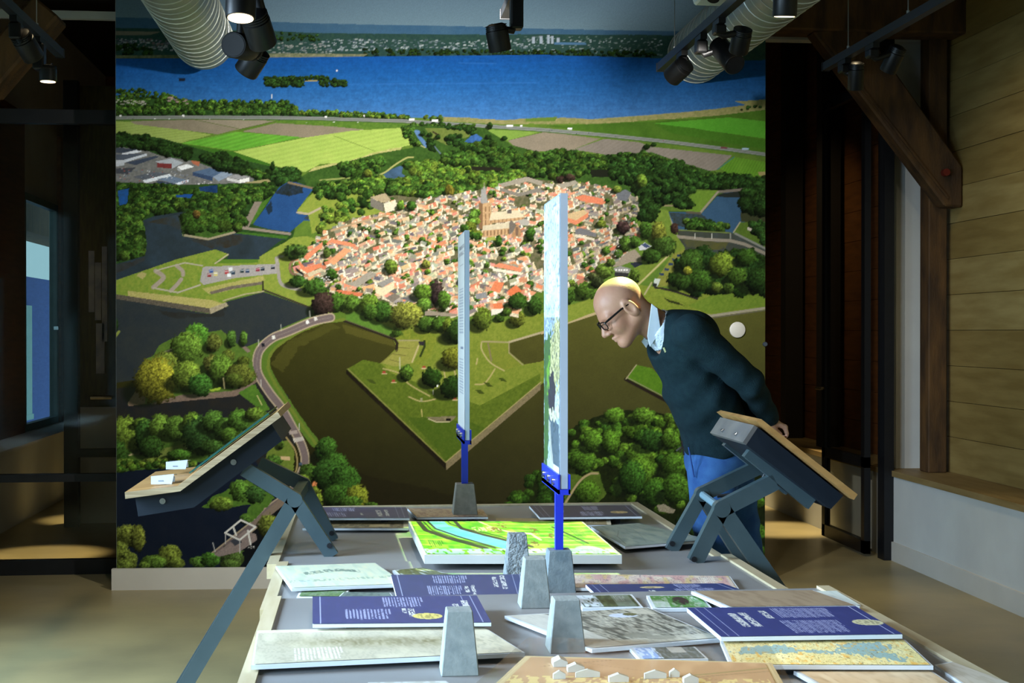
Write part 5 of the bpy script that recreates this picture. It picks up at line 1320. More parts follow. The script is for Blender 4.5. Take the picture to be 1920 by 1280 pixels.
board('map_board', 'grey green old map board lying askew by the right lectern', [(1108, 987), (1198, 981), (1332, 1012), (1172, 1025)], Z_BACK + .020, s, Z_BACK)

# --- middle module
s = Sheet(200, 56, (196, 202, 178), 8)
s.noise((170, 184, 164), 9, .5, 3, .6); s.put((np.abs(s.v - .35 - .06 * np.sin(s.u * 9)) < .06) & (s.n(3, 5) > .35) & (s.u > .2) & (s.u < .75), (96, 116, 104), .8); s.put((np.abs(s.v - .75 + .08 * s.u) < .04) & (s.n(3, 6) > .55), (130, 150, 130), .7); s.noise((214, 206, 170), 5, .6, 4, .5, 3); s.text(.10, .22, .72, .92, 10, (170, 190, 206), 6)
board('map_board', 'pale green map board at the left edge of the middle table', [(517, 1061), (704, 1055), (762, 1095), (547, 1103)], Z_MID + .018, s, Z_MID, border=.012)
s = Sheet(90, 24, (104, 108, 70), 9)
s.noise((70, 74, 40), 4, .5, 4, .8); s.noise((190, 200, 206), 8, .62, 5, .8, 1); s.rect(0, .05, 0, 1, (220, 226, 230))
board('photo_board', 'small landscape photo board tucked behind the middle blue text board', [(736, 1069), (792, 1064), (852, 1078), (745, 1081)], Z_MID + .008, s, Z_MID, border=.03)
s = blue_sheet(220, 46, False, 10, None, blocks=((.30, .56, .06, .42, 15), (.24, .50, .52, .92, 16)), head=((.74, .775, .12, .60), (.80, .84, .05, .68), (.52, .55, .55, .82), (.57, .595, .5, .9)), base=(62, 66, 102))
board('text_board', 'blue text board on the middle table beside the rough concrete block', [(733, 1078), (985, 1077), (998, 1119), (744, 1120)], Z_MID + .024, s, Z_MID)
s = Sheet(90, 26, (88, 116, 66), 11)
s.noise((120, 130, 110), 4, .5, 4, .8); s.noise((62, 84, 50), 3, .55, 5, .8, 1)
board('photo_board', 'small white-framed garden photo below the pale green map', [(563, 1106), (656, 1105), (642, 1119), (556, 1119)], Z_MID + .007, s, Z_MID, border=.05)
s = Sheet(80, 14, (98, 112, 106), 12)
s.noise((70, 84, 80), 4, .5, 4, .8)
board('photo_board', 'dark grey photo strip partly under the middle blue text board', [(644, 1110), (732, 1111), (738, 1119), (634, 1119)], Z_MID + .010, s, Z_MID, border=.03)
s = Sheet(260, 34, (206, 186, 172), 13)
s.noise((224, 210, 186), 8, .45, 3, .7); s.noise((196, 140, 140), 10, .6, 5, .6, 1); s.noise((214, 190, 110), 9, .62, 5, .6, 2); s.noise((120, 100, 110), 2, .68, 6, .6, 3); s.text(.80, .90, .15, .75, 8, (236, 230, 220), 3)
board('map_board', 'pink and cream street map board on the middle table, right', [(1068, 1076), (1369, 1080), (1386, 1104), (1070, 1102)], Z_MID + .010, s, Z_MID, border=.014)
s = blue_sheet(230, 30, True, 14, (.44, .40), (190, 172, 132), blocks=((.62, .80, .10, .55, 10), (.56, .84, .60, .95, 14)), head=((.38, .42, .72, .95),), base=(46, 54, 98))
board('text_board', 'blue text board overlapping the pink street map', [(1098, 1096), (1355, 1094), (1392, 1107), (1118, 1115)], Z_MID + .026, s, Z_MID)

# --- near module
s = blue_sheet(300, 64, False, 15, (.655, .77), (206, 190, 110), blocks=((.415, .66, .06, .44, 14), (.185, .455, .50, .88, 13)), head=((.825, .86, .32, .66), (.885, .925, .20, .58), (.52, .545, .48, .66), (.555, .59, .50, .78)), base=(62, 64, 106))
board('text_board', 'blue text board near the left edge with a yellow oval emblem', [(586, 1119), (894, 1117), (921, 1167), (586, 1170)], Z_FRONT + .032, s, Z_FRONT)
s = Sheet(420, 90, (186, 178, 156), 16)
s.noise((164, 158, 136), 3, .45, 3, .6); s.noise((206, 198, 172), 22, .5, 3, .7, 1)
band = np.exp(-((s.v - .48 - .18 * (s.u - .5)) / .16) ** 2) * np.clip(s.u * 3 - .1, 0, 1) * np.clip((1 - s.u) * 4, 0, 1)
s.put(band * (.35 + .9 * s.n(4, 8)), (120, 112, 80), .8); s.rect(.0, 1, 0, .10, (214, 204, 176), .7); s.put((s.v > .18) & (s.u > .85) & (s.n(5, 9) > .45), (204, 194, 168), .6)
s.text(.145, .34, .60, .96, 13, (222, 218, 208), 7, .85)
board('panorama_board', 'large beige panorama board overhanging the left table edge', [(482, 1182), (903, 1172), (984, 1223), (471, 1247)], Z_FRONT + .018, s, Z_FRONT, thick=.008, border=.008)
s = Sheet(110, 30, (84, 92, 60), 17)
s.rect(0, .35, 0, 1, (176, 186, 190), .9); s.noise((60, 64, 40), 5, .45, 4, .8); s.put((s.u < .3) & (s.n(4, 3) > .4), (206, 214, 222), .9); s.text(.66, .86, .08, .55, 6, (190, 190, 180), 4); s.rect(.62, .95, 0, 1, (140, 146, 140), .5)
board('photo_board', 'small moat photo board just right of the concrete block row', [(1074, 1116), (1185, 1114), (1206, 1138), (1092, 1140)], Z_FRONT + .008, s, Z_FRONT, border=.05)
s = Sheet(110, 30, (84, 124, 62), 18)
s.noise((150, 160, 140), 4, .5, 5, .8); s.disc(.55, .45, .16, .36, (58, 44, 40)); s.rect(.0, .3, .5, 1, (196, 200, 196), .7); s.text(.72, .88, .10, .55, 5, (206, 210, 200), 5); s.put((s.u > .3) & (s.n(4, 6) > .55), (70, 130, 60), .6)
board('photo_board', 'small green photo board with a dark round shape', [(1212, 1116), (1314, 1116), (1336, 1140), (1224, 1141)], Z_FRONT + .008, s, Z_FRONT, border=.05)
s = Sheet(240, 40, (150, 130, 106), 19)
s.noise((132, 112, 90), 9, .5, 3, .7); s.stroke([(.1, .2), (.5, .6), (.9, .3)], .004, (110, 92, 74), .7); s.stroke([(.3, 0), (.6, .9)], .004, (116, 98, 80), .6)
board('map_board', 'plain brown map board behind the right blue text board', [(1296, 1108), (1525, 1106), (1612, 1136), (1366, 1139)], Z_FRONT + .020, s, Z_FRONT, border=.022)
s = Sheet(60, 26, (206, 212, 204), 20)
s.noise((184, 196, 190), 5, .5, 4, .7)
board('map_board', 'pale sheet board jutting past the right table edge', [(1512, 1109), (1568, 1108), (1614, 1135), (1566, 1136)], Z_FRONT + .008, s, Z_FRONT)
s = blue_sheet(340, 66, True, 21, (.915, .60), (196, 188, 150), blocks=((.47, .80, .05, .42, 24), (.43, .76, .50, .94, 24)), head=((.19, .235, .22, .70), (.255, .30, .20, .70), (.385, .405, .14, .42), (.41, .425, .14, .42)), base=(50, 54, 104))
board('text_board', 'large blue text board near the right edge of the table', [(1288, 1140), (1604, 1137), (1692, 1189), (1352, 1194)], Z_FRONT + .038, s, Z_FRONT, thick=.008)
s = Sheet(300, 86, (150, 146, 132), 22)
s.noise((104, 100, 90), 4, .45, 4, .8); s.noise((184, 178, 160), 2.5, .58, 5, .8, 1); s.noise((70, 68, 60), 8, .6, 5, .7, 2)
for k in range(7):
    s.stroke([(.2 + .1 * k, .35), (.28 + .1 * k, .8)], .004, (190, 184, 164), .7)
s.put((s.u < .25), (196, 192, 180), .85); s.put((s.v > .86), (190, 184, 166), .7); s.disc(.72, .20, .10, .07, (190, 196, 210), .9); s.disc(.78, .18, .05, .045, (96, 92, 60)); s.poly([(.80, .0), (.96, .05), (.96, .22), (.84, .2)], (186, 178, 160), .8); s.disc(.50, .78, .10, .07, (130, 126, 112), .9); s.disc(.62, .88, .11, .06, (140, 136, 122), .9)
board('map_board', 'engraved grey fortress map board lying askew in the middle', [(946, 1154), (1215, 1138), (1356, 1197), (1110, 1217)], Z_FRONT + .012, s, Z_FRONT, border=.018)
s = Sheet(120, 26, (120, 124, 122), 23)
s.rect(.0, .30, 0, 1, (140, 170, 220), .95); s.put((s.u < .35) & (s.n(4, 3) > .5), (206, 220, 240), .9); s.put((s.u > .3) & (s.n(3, 4) > .45), (84, 90, 80), .8); s.rect(.55, .80, .0, .5, (206, 202, 192), .8)
board('photo_board', 'small sky photo board between the engraved map and the brown model', [(1180, 1214), (1303, 1212), (1328, 1235), (1202, 1237)], Z_FRONT + .008, s, Z_FRONT, border=.04)
s = Sheet(360, 70, (226, 212, 150), 24)
s.noise((206, 188, 120), 3, .5, 4, .7); s.noise((236, 226, 176), 12, .5, 3, .7, 1)
s.poly([(.03, .48), (.12, .3), (.34, .2), (.36, .38), (.58, .5), (.56, .62), (.36, .52), (.2, .58), (.05, .62)], (136, 168, 170), .9, .10); s.poly([(.60, .3), (.70, .12), (.88, .1), (.90, .35), (.84, .52), (.92, .8), (.86, .9), (.72, .66), (.58, .5)], (136, 168, 170), .9, .12); s.noise((130, 110, 70), 1.8, .74, 8, .8, 4); s.noise((224, 160, 60), 6, .72, 6, .6, 5); s.stroke([(.86, .08), (.93, .5)], .004, (150, 130, 100), .8)
board('map_board', 'yellow and blue regional map board at the right foreground', [(1350, 1200), (1697, 1199), (1750, 1248), (1370, 1247)], Z_FRONT + .024, s, Z_FRONT, border=.014)
s = Sheet(220, 50, (196, 172, 138), 26)
s.noise((170, 146, 112), 6, .5, 3, .7); s.noise((214, 196, 164), 14, .5, 3, .6, 1)
board('map_board', 'tan map board cut by the lower right picture edge', [(1488, 1257), (1742, 1254), (1830, 1312), (1590, 1314)], Z_FRONT + .012, s, Z_FRONT, border=.022)
s = Sheet(120, 50, (196, 184, 166), 27)
s.noise((180, 166, 144), 6, .5, 3, .7)
board('map_board', 'cream map board at the lower right corner of the table', [(1752, 1246), (1784, 1240), (1905, 1284), (1850, 1312)], Z_FRONT + .006, s, Z_FRONT, spacer=False, border=.03, thick=.006)
s = Sheet(120, 40, (190, 190, 186), 28)
s.noise((160, 158, 148), 5, .5, 3, .7)
board('map_board', 'pale board just entering at the bottom left of the concrete block', [(690, 1279), (836, 1276), (900, 1318), (680, 1324)], Z_FRONT + .010, s, Z_FRONT, border=.02)
# model tray under a clear cover in the foreground
s = Sheet(360, 90, (186, 150, 112), 25)
s.noise((204, 168, 128), 20, .5, 3, .7); s.stroke([(.08, .2), (.35, .02)], .005, (110, 84, 60), .7); s.stroke([(.5, .45), (.75, .3), (1, .12)], .012, (150, 136, 90), .8, .5); s.stroke([(.5, .5), (.75, .35), (1, .2)], .004, (120, 104, 70), .8, .5); s.put((s.v > .40) & (s.n(4, 4) > .5), (226, 206, 140), .8)
s.stroke([(.25, .1), (.9, .5)], .004, (140, 112, 84), .6)
t25 = board('model_tray', 'brown relief model tray under a clear cover in the foreground', [(985, 1229), (1447, 1242), (1497, 1330), (876, 1330)], Z_FRONT + .044, s, Z_FRONT, thick=.03, cat='model', edge=mat('tray_wood', (206, 184, 140), .5), border=.03, group='model tray')
kids = [c for c in t25.children if c.name.startswith('core')][0]
lp = [v.co.copy() for v in kids.data.vertices][:4]
cen = sum(lp, Vector()) / 4
hull = [cen + (q - cen) * .97 for q in lp]
cv = MB()
for i in range(4):
    a, b = hull[i], hull[(i + 1) % 4]
    n = (b - a).cross(Vector((0, 0, 1))).normalized() * .003
    cv.prism([a + Vector((0, 0, .032)), b + Vector((0, 0, .032)), b + Vector((0, 0, .062)), a + Vector((0, 0, .062))], n)
cv.prism([q + Vector((0, 0, .062)) for q in hull], (0, 0, .003))
cv.build('clear_cover', glass_mat('acrylic', (.97, .97, .97), .05), t25)
rr = random.Random(5)
M_TINY = mat('white_model_house', (190, 186, 174), .6)
for k, (uu, vv, sx_, sy_) in enumerate(((.16, .18, .012, .05), (.24, .30, .014, .03), (.30, .42, .02, .008), (.42, .50, .016, .02), (.55, .42, .018, .012), (.20, .46, .01, .012), (.68, .50, .012, .02), (.62, .38, .008, .014))):
    p = (hull[3] * (1 - uu) + hull[2] * uu) * (1 - vv) + (hull[0] * (1 - uu) + hull[1] * uu) * vv
    h_ = .008
    m = MB().prism([(p.x - sx_, p.y - sy_ * .3, .0315), (p.x + sx_, p.y - sy_ * .3, .0315), (p.x + sx_, p.y - sy_ * .3, .0315 + h_), (p.x, p.y - sy_ * .3, .0315 + h_ * 1.7), (p.x - sx_, p.y - sy_ * .3, .0315 + h_)], (0, sy_ * .6, 0))
    m.build('model_house', M_TINY, t25)

# ------------------------------------------------------------------ concrete blocks
M_CONC = mat('grey_concrete', (138, 142, 138), .85, rgb2=(118, 124, 122), nscale=40, bump=.12, bscale=160)
M_CONC2 = mat('rough_concrete', (138, 144, 144), .85, rgb2=(96, 104, 108), nscale=60, bump=.9, bscale=120)
M_CONC3 = mat('brown_grey_concrete', (134, 128, 114), .85, rgb2=(112, 108, 96), nscale=40, bump=.12, bscale=160)


def block(label, px, py, z, base, top, h, m, dy=0.0):
    p = atZ(px, py, z)
    b, t = base / 2, top / 2
    g = MB()
    v0 = [(-b, -b, 0), (b, -b, 0), (b, b, 0), (-b, b, 0)]
    v1 = [(-t, -t, h), (t, -t, h), (t, t, h), (-t, t, h)]
    a = [g.bm.verts.new(q) for q in v0]
    c = [g.bm.verts.new(q) for q in v1]
    g.bm.faces.new(a[::-1]); g.bm.faces.new(c)
    for i in range(4):
        j = (i + 1) % 4
        g.bm.faces.new((a[i], a[j], c[j], c[i]))
    o = g.build('concrete_block', m, bevel=.0018)
    o.location = (p.x, p.y + b, z)
    return tag(o, label, 'block', 'tapered concrete blocks along the table')


C1 = block('tapered concrete block at the far table edge carrying the narrow text panel', 873, 975, Z_BACK, .090, .062, .123, M_CONC3)
C2 = block('rough textured concrete block beside the green map', 972, 1084, Z_MID, .068, .046, .113, M_CONC2)
C4 = block('concrete block carrying the tall picture panel on a blue rod', 1052, 1113, Z_MID, .076, .056, .104, mat('blue_grey_concrete', (112, 122, 124), .85, rgb2=(96, 106, 110), nscale=40, bump=.12, bscale=160))
C3 = block('smooth concrete block left in front of the picture panel', 1005, 1141, Z_FRONT, .068, .046, .108, M_CONC)
C5 = block('concrete block standing between the engraved map and the brown model', 1065, 1225, Z_FRONT, .070, .049, .100, M_CONC)
C6 = block('nearest concrete block on the beige panorama board', 863, 1268, Z_FRONT, .068, .046, .114, M_CONC)

# ------------------------------------------------------------------ upright panels on blue rods
M_BLUE = mat('blue_lacquer', (34, 52, 190), .35, rgb2=(30, 46, 176), nscale=10)
M_BLUE2 = mat('dark_blue_lacquer', (24, 44, 160), .35, rgb2=(20, 38, 146), nscale=10)
M_ALU = mat('pale_panel_edge', (158, 168, 180), .45, rgb2=(152, 162, 174))


def upright(label, blk, z0, h_blk, xf, y0, y1, zb, zt, thick, sheet, mblue, rodw):
    base = Vector((blk.location.x, blk.location.y, z0 + h_blk))
    t = thing('upright_panel', label, 'panel', base, 'upright panels on rods')
    o = base

    def L(x, y, z):
        return Vector((x, y, z)) - o
    a, b = L(xf, y0, zb), L(xf + thick, y1, zt)
    MB().box(a.x, b.x, a.y, b.y, a.z, b.z).build('core', M_ALU, t)
    g = sheet.grid()
    hh, ww = g.shape[:2]
    yy = np.linspace(y1 - .004, y0 + .004, ww)[None, :] - o.y     # u runs from the far end to the near end
    zz = np.linspace(zt - .004, zb + .004, hh)[:, None] - o.z
    P = np.zeros((hh, ww, 3))
    P[..., 0] = xf - .0012 - o.x
    P[..., 1] = yy
    P[..., 2] = zz
    link('print', grid_mesh('print', P, g), attr_mat('board_print'), t)
    # clamp: folded plate under and beside the panel, bolts, rod down into the block
    q0, q1 = L(xf - .006, y0 - .004, zb - .012), L(xf - .0015, y1 + .004, zb + .035)
    MB().box(q0.x, q1.x, q0.y, q1.y, q0.z, q1.z).build('clamp_plate', mblue, t)
    q0, q1 = L(xf - .006, y0 - .004, zb - .014), L(xf + thick + .006, y1 + .004, zb - .001)
    MB().box(q0.x, q1.x, q0.y, q1.y, q0.z, q1.z).build('clamp_shelf', mblue, t)
    q0, q1 = L(xf + thick + .0015, y0 - .004, zb - .012), L(xf + thick + .006, y1 + .004, zb + .035)
    MB().box(q0.x, q1.x, q0.y, q1.y, q0.z, q1.z).build('clamp_plate', mblue, t)
    for f in (.2, .5, .8):
        y = y0 + (y1 - y0) * f
        MB().tube([L(xf - .006, y, zb + .012), L(xf - .013, y, zb + .012)], .009, 10).build('bolt', mat('chrome', (190, 195, 200)), t, smooth=True)
    MB().box(-rodw / 2, rodw / 2, -rodw / 2, rodw / 2, -.004, (zb - .012) - o.z).build('rod', mblue, t)
    return t


s = Sheet(40, 320, (196, 196, 190), 31)
for (v0, v1) in ((.055, .075), (.085, .105)):
    s.put((s.v > v0) & (s.v < v1) & (s.u > .18) & (s.u < .92) & (s.n(1.8, 3) > .3), (130, 130, 132), .9)
s.put((s.v > .15) & (s.v < .155) & (s.u > .3) & (s.u < .8), (150, 150, 150), .8)
for blk_ in ((.27, .50, 16), (.62, .80, 13)):
    for i in range(blk_[2]):
        vc = blk_[0] + (blk_[1] - blk_[0]) * i / blk_[2]
        s.put((np.abs(s.v - vc) < .0035) & (s.u > .22) & (s.u < .80), (140, 142, 150), .8)
s.put((s.v > .555) & (s.v < .57) & (s.u > .4) & (s.u < .8), (110, 112, 130), .8)
s.put((np.abs(s.v - .965) < .002) & (s.u > .1) & (s.u < .95), (120, 124, 140), .8)
xa = C1.location.x - .010
upright('tall narrow white text panel on a dark blue rod', C1, Z_BACK, .123, xa, 4.75, 5.09, 1.035, 1.742, .015, s, M_BLUE2, .022)
s = Sheet(70, 360, (176, 194, 210), 32)
s.noise((204, 212, 218), 14, .45, 3, .8); s.put((s.v < .42) & (s.n(3, 5) > .74), (176, 196, 214), .6); s.put(np.clip((s.v - .28) * 5, 0, 1) * (s.v < .52) * (np.abs(s.u - .35) < .35) * (s.n(2.5, 6) > .52), (124, 142, 164), .75)
s.poly([(.0, .52), (.45, .46), (.5, .62), (.35, .80), (.2, .99), (0, 1)], (70, 104, 50), .95, .06); s.poly([(.42, .50), (.75, .42), (1, .40), (1, .66), (.6, .7), (.4, .64)], (206, 196, 140), .95, .08); s.put((s.v > .42) & (s.v < .68) & (s.u > .45) & (s.n(2, 7) > .55), (140, 136, 90), .7)
s.poly([(.25, .66), (.55, .60), (.75, .66), (.7, .74), (.45, .76), (.3, .72)], (60, 54, 62), 1, .03); s.poly([(.18, .60), (.40, .56), (.35, .66), (.2, .70)], (120, 170, 60), .9, .04); s.poly([(.3, .745), (.7, .745), (.95, .70), (.98, .76), (.6, .80), (.35, .78)], (210, 206, 170), .95, .03)
s.poly([(.30, .78), (.95, .79), (1, .98), (.75, .98), (.5, .93)], (84, 98, 108), .95, .03); s.noise((60, 70, 74), 3, .66, 6, .5, 8); s.rect(.62, .97, .935, .965, (226, 230, 232)); s.poly([(.28, .80), (.42, .80), (.62, .95), (.5, .97)], (190, 186, 170), .8, .03)
s.C[150:] *= .82
xb = C4.location.x - .008
upright('tall picture panel on a bright blue rod in the middle of the table', C4, Z_MID, .104, xb, 3.385, 3.69, 1.020, 1.735, .018, s, M_BLUE, .0195)

# ------------------------------------------------------------------ lecterns straddling the table edges
M_LMETAL = mat('blue_grey_metal', (62, 77, 82), .34, metal=.1, rgb2=(56, 71, 76), nscale=14)
M_LBOX = mat('dark_box_board', (20, 28, 38), .6, rgb2=(17, 25, 34), nscale=14, spec=.2)
M_PLY = mat('oak_plywood', (176, 134, 78), .5, rgb2=(150, 108, 58), nscale=4, stretch=(1.2, 8, 8), detail=8)
M_PLYE = mat('plywood_edge', (164, 144, 112), .55, rgb2=(128, 108, 78), nscale=6, stretch=(1, 1, 30))
M_SCREEN = mat('dark_green_screen', (40, 86, 80), .12, rgb2=(36, 80, 76))
M_CHROME = mat('chrome', (190, 195, 200))


def poly_at(pts, Y, o):
    return [atY(px, py, Y) - o for (px, py) in pts]


def lectern(label, origin, yn, yf, side, wood, frames, boxmat):
    t = thing('lectern', label, 'lectern', origin, 'lecterns clamped to the table edges')
    o = Vector(origin)
    dy = Vector((0, yf - yn, 0))
    MB().prism(poly_at(side, yn, o), dy).build('box', boxmat, t)
    w = Vector((0, yf - yn + .07, 0))
    for nm, prof, m in wood:
        MB().prism([p - Vector((0, .035, 0)) for p in poly_at(prof, yn, o)], w).build(nm, m, t)
    for (Y, arm0, apex, foot) in frames:
        a, b, c = (atY(q[0], q[1], Y) - o for q in (arm0, apex, foot))
        f = MB().beam(a, b, .030, .040, up=(0, 1, 0)) if False else None
        MB().beam(a, b, .040, .030, up=(0, 1, 0)).build('arm', M_LMETAL, t)
        d = (c - b)
        MB().beam(b, b + d * 1.0, .036, .030, up=(0, 1, 0)).build('leg', M_LMETAL, t)
        e = (b - a).normalized()
    return t, o


# left lectern: shelf and slope of wood on a dark box, knee frames of square tube
t, o = lectern('left lectern with wooden shelf, sloping screen and two small cards', (-0.62, 4.30, 0.0), 4.10, 4.62,
               [(253, 930), (340, 917), (507, 792), (529, 826), (364, 951), (259, 968)],
               [('shelf', [(238, 920), (336, 908), (341, 918), (239, 932)], M_PLY), ('slope', [(336, 908), (522, 770), (528, 780), (341, 918)], M_PLY)],
               [], M_LBOX)


def tube_frame(t, o, Y, a, b, c, ext, w=.042, foot_z=None):
    """arm a-b, inner leg b-c standing on the table, outer leg b-ext down to the floor"""
    A, B, C_, E = (atY(q[0], q[1], Y) for q in (a, b, c, ext))
    MB().beam(A - o, B - o, w, .03, up=(0, 1, 0)).build('arm', M_LMETAL, t)
    d = C_ - B
    MB().beam(B - o, B + d * ((foot_z - B.z) / d.z) - o, w * .92, .03, up=(0, 1, 0)).build('leg', M_LMETAL, t)
    d = E - B
    MB().beam(B - o, B + d * ((0.0 - B.z) / d.z) - o, w, .03, up=(0, 1, 0)).build('leg', M_LMETAL, t)
    MB().tube([B - o + Vector((0, -.0155, 0)), B - o + Vector((0, .0155, 0))], w * .52, 16).build('joint', M_LMETAL, t, smooth=True)
    MB().tube([C_ - o + Vector((0, -.018, .02)), C_ - o + Vector((0, .018, .02))], .008, 8).build('bolt', M_STEEL, t)
    return B


B1 = tube_frame(t, o, 4.13, (458, 878), (553, 936), (618, 1034), (357, 1268), foot_z=Z_BACK)
B2 = tube_frame(t, o, 4.44, (486, 868), (570, 908), (622, 1010), (378, 1225), foot_z=Z_BACK)
MB().beam(B1 - o, B2 - o, .03, .03).build('crossbar', M_LMETAL, t)
sc = [atY(px, py, yv) - o for (px, py, yv) in ((352, 893, 4.10), (503, 780, 4.10))]
nn = Vector((-(sc[1] - sc[0]).z, 0, (sc[1] - sc[0]).x)).normalized() * .004
MB().prism([sc[0] + nn * .6 + Vector((0, .06, 0)), sc[1] + nn * .6 + Vector((0, .06, 0)), sc[1] + nn * .6 + Vector((0, .46, 0)), sc[0] + nn * .6 + Vector((0, .46, 0))], nn).build('screen', M_SCREEN, t)
for (px, py) in ((305, 939), (438, 866)):
    p = atY(px, py, 4.10) - o
    MB().tube([p + Vector((0, .001, 0)), p - Vector((0, .004, 0))], .0085, 16).tube([p - Vector((0, .004, 0)), p - Vector((0, .0055, 0))], .003, 8).build('screw', M_CHROME, t, smooth=True)
for nm, prof in (('plywood_edge', [(238, 920), (336, 908), (341, 918), (239, 932)]), ('plywood_edge', [(336, 908), (522, 770), (528, 780), (341, 918)])):
    MB().prism([p - Vector((0, .0375, 0)) for p in poly_at(prof, 4.10, o)], (0, .002, 0)).build(nm, M_PLYE, t)
M_CARD = mat('white_card', (196, 202, 208), .5, rgb2=(190, 196, 204))
for (a, b, Y, lab) in (((283, 908), (322, 905), 4.14, 'white wedge-shaped card on the left lectern shelf, nearer one'), ((311, 880), (348, 878), 4.44, 'white wedge-shaped card on the left lectern shelf, farther one')):
    q0, q1 = atY(a[0], a[1], Y), atY(b[0], b[1], Y)
    zz = q0.z
    c = thing('info_card', lab, 'card', (q0.x, Y, zz + .0005), 'cards on the left lectern')
    w_ = q1.x - q0.x
    MB().prism([(0, 0, 0), (w_, 0, 0), (w_ + .006, 0, .026), (0, 0, .020)], (0, .004, 0)).prism([(0, .0, .020), (w_ + .006, 0, .026), (w_ + .006, .07, .020), (0, .07, .014)], (0, 0, .003)).prism([(0, .066, 0), (w_, .066, 0), (w_, .066, .016), (0, .066, .014)], (0, .004, 0)).build('body', M_CARD, c)
    m = MB()
    for k in range(5):
        x = w_ * (.15 + .15 * k)
        m.prism([(x, .01, .0245 + .0004 * k), (x + .002, .01, .0247 + .0004 * k), (x + .002, .055, .0205 + .0004 * k), (x, .055, .0203 + .0004 * k)], (0, 0, .0004))
    m.prism([(w_ * .35, -.0004, .008), (w_ * .6, -.0004, .008), (w_ * .6, -.0004, .011), (w_ * .35, -.0004, .011)], (0, -.0003, 0)).build('lettering', mat('grey_ink', (120, 130, 145), .6), c)

# right lectern, seen from behind
t, o = lectern('right lectern with oak top seen from behind, in front of the man', (1.15, 4.00, 0.0), 3.79, 4.16,
               [(1421, 801), (1581, 929), (1558, 954), (1399, 834)],
               [('oak_top', [(1412, 788), (1421, 784), (1600, 924), (1593, 934)], M_PLY)], [], M_LBOX)
pe = [atY(px, py, 3.79) - o for (px, py) in ((1414, 797), (1421, 801), (1399, 834), (1393, 829))]
MB().prism(pe, (0, .37, 0)).build('end_plate', mat('scuffed_grey_board', (104, 100, 96), .5, rgb2=(84, 82, 82), nscale=12), t)
for f in (.10, .25):
    p = atY(1404, 818, 3.79) - o + Vector((-.006, f, 0))
    MB().tube([p, p + Vector((-.006, 0, -.004))], .006, 10).build('screw', M_CHROME, t)
B1 = tube_frame(t, o, 3.86, (1452, 902), (1352, 953), (1299, 1060), (1451, 1096), w=.046, foot_z=Z_MID + .002)
B2 = tube_frame(t, o, 4.13, (1420, 876), (1316, 926), (1258, 1030), (1405, 1066), w=.042, foot_z=Z_BACK)
MB().tube([B1 - o, B2 - o], .011, 10).build('crossbar', mat('pale_blue_metal', (110, 136, 150), .4), t)
for (Y, a, b) in ((3.86, (1400, 846), (1520, 944)), (4.13, (1362, 826), (1478, 918))):
    MB().beam(atY(a[0], a[1], Y) - o, atY(b[0], b[1], Y) - o, .034, .03, up=(0, 1, 0)).build('support_rail', M_LMETAL, t)
q = [atY(1440, 880, 3.95) - o, atY(1425, 905, 3.97) - o, atY(1390, 925, 3.98) - o, atY(1345, 930, 3.98) - o]
MB().tube(q, .005, 8).build('cable', M_STEEL, t, smooth=True)

# ------------------------------------------------------------------ under the ceiling: ducts, tracks, spots, projector
M_DUCT = mat('galvanised_duct', (150, 156, 146), .45, metal=.35, rgb2=(136, 142, 132), nscale=12)
M_SEAM = mat('duct_seam', (206, 212, 204), .35, metal=.5)
M_SPOT = mat('black_spot_body', (9, 9, 10), .42, rgb2=(11, 11, 12), nscale=30, spec=.3)
M_TRACK = mat('black_track', (14, 17, 21), .45, rgb2=(17, 20, 25), nscale=30, spec=.4)
M_LENS_ON = mat('lit_lens', (255, 226, 176), .3, emit=5.0)
M_LENS_OFF = mat('dark_lens', (9, 6, 4), .25, spec=.25)
M_WIRE = mat('steel_wire', (150, 155, 155), .35, metal=.8)


def duct(label, x, z, r, y0, y1):
    t = thing('spiral_duct', label, 'duct', (x, y1, z), 'spiral ducts under the ceiling')
    L = y0 - y1
    g = MB()
    g.tube([(0, 0, 0), (0, L, 0)], r, 48, cap=True)
    g.build('pipe', M_DUCT, t, smooth=True)
    pitch, n = .095, int(abs(L) / .095)
    pts = []
    for k in range(n * 28 + 1):
        a = k / 28 * 2 * math.pi
        pts.append((math.cos(a) * (r + .001), -k / 28 * pitch, math.sin(a) * (r + .001)))
    MB().tube(pts, .0035, 5).build('spiral_seam', M_SEAM, t, smooth=True)
    for yy in (-1.2, -3.2):
        MB().tube([(0, yy, r), (0, yy, CEIL_Z - z)], .004, 6).build('hanger', M_WIRE, t)
    return t


duct('silver spiral air duct at the upper left of the printed wall', -0.83, 2.935, .155, 2.0, 7.58)
duct('silver spiral air duct at the upper right of the printed wall', 1.84, 2.935, .155, 2.0, 7.76)


def track(label, x, y0, y1, z=2.645, wires=()):
    t = thing('light_track', label, 'track', (x, y0, z), 'lighting tracks')
    MB().box(-.017, .017, 0, y1 - y0, -.018, .018).build('rail', M_TRACK, t)
    MB().box(-.019, .019, y1 - y0, y1 - y0 + .012, -.02, .02).build('end_cap', M_TRACK, t)
    for w in wires:
        MB().tube([(0, w - y0, .018), (0, w - y0, CEIL_Z - z)], .0022, 6).build('wire', M_WIRE, t)
        MB().tube([(0, w - y0, .016), (0, w - y0, .036)], .007, 8).build('wire_clip', M_WIRE, t)
    return t


track('black lighting track with several spots, right of centre', 1.395, 4.3, 6.55, wires=(4.6, 6.25))
track('short lighting track end at the top centre', .555, 4.0, 5.52, wires=(4.4,))
track('lighting track in front of the timber brace, upper right', 2.165, 4.2, 6.45, wires=(5.45, 6.15))
track('lighting track at the upper left corner', -1.345, 4.2, 6.5, wires=(4.6, 6.05))
track('lighting track carrying the left cluster of spots', -.345, 3.0, 4.75, wires=(3.3, 4.3))


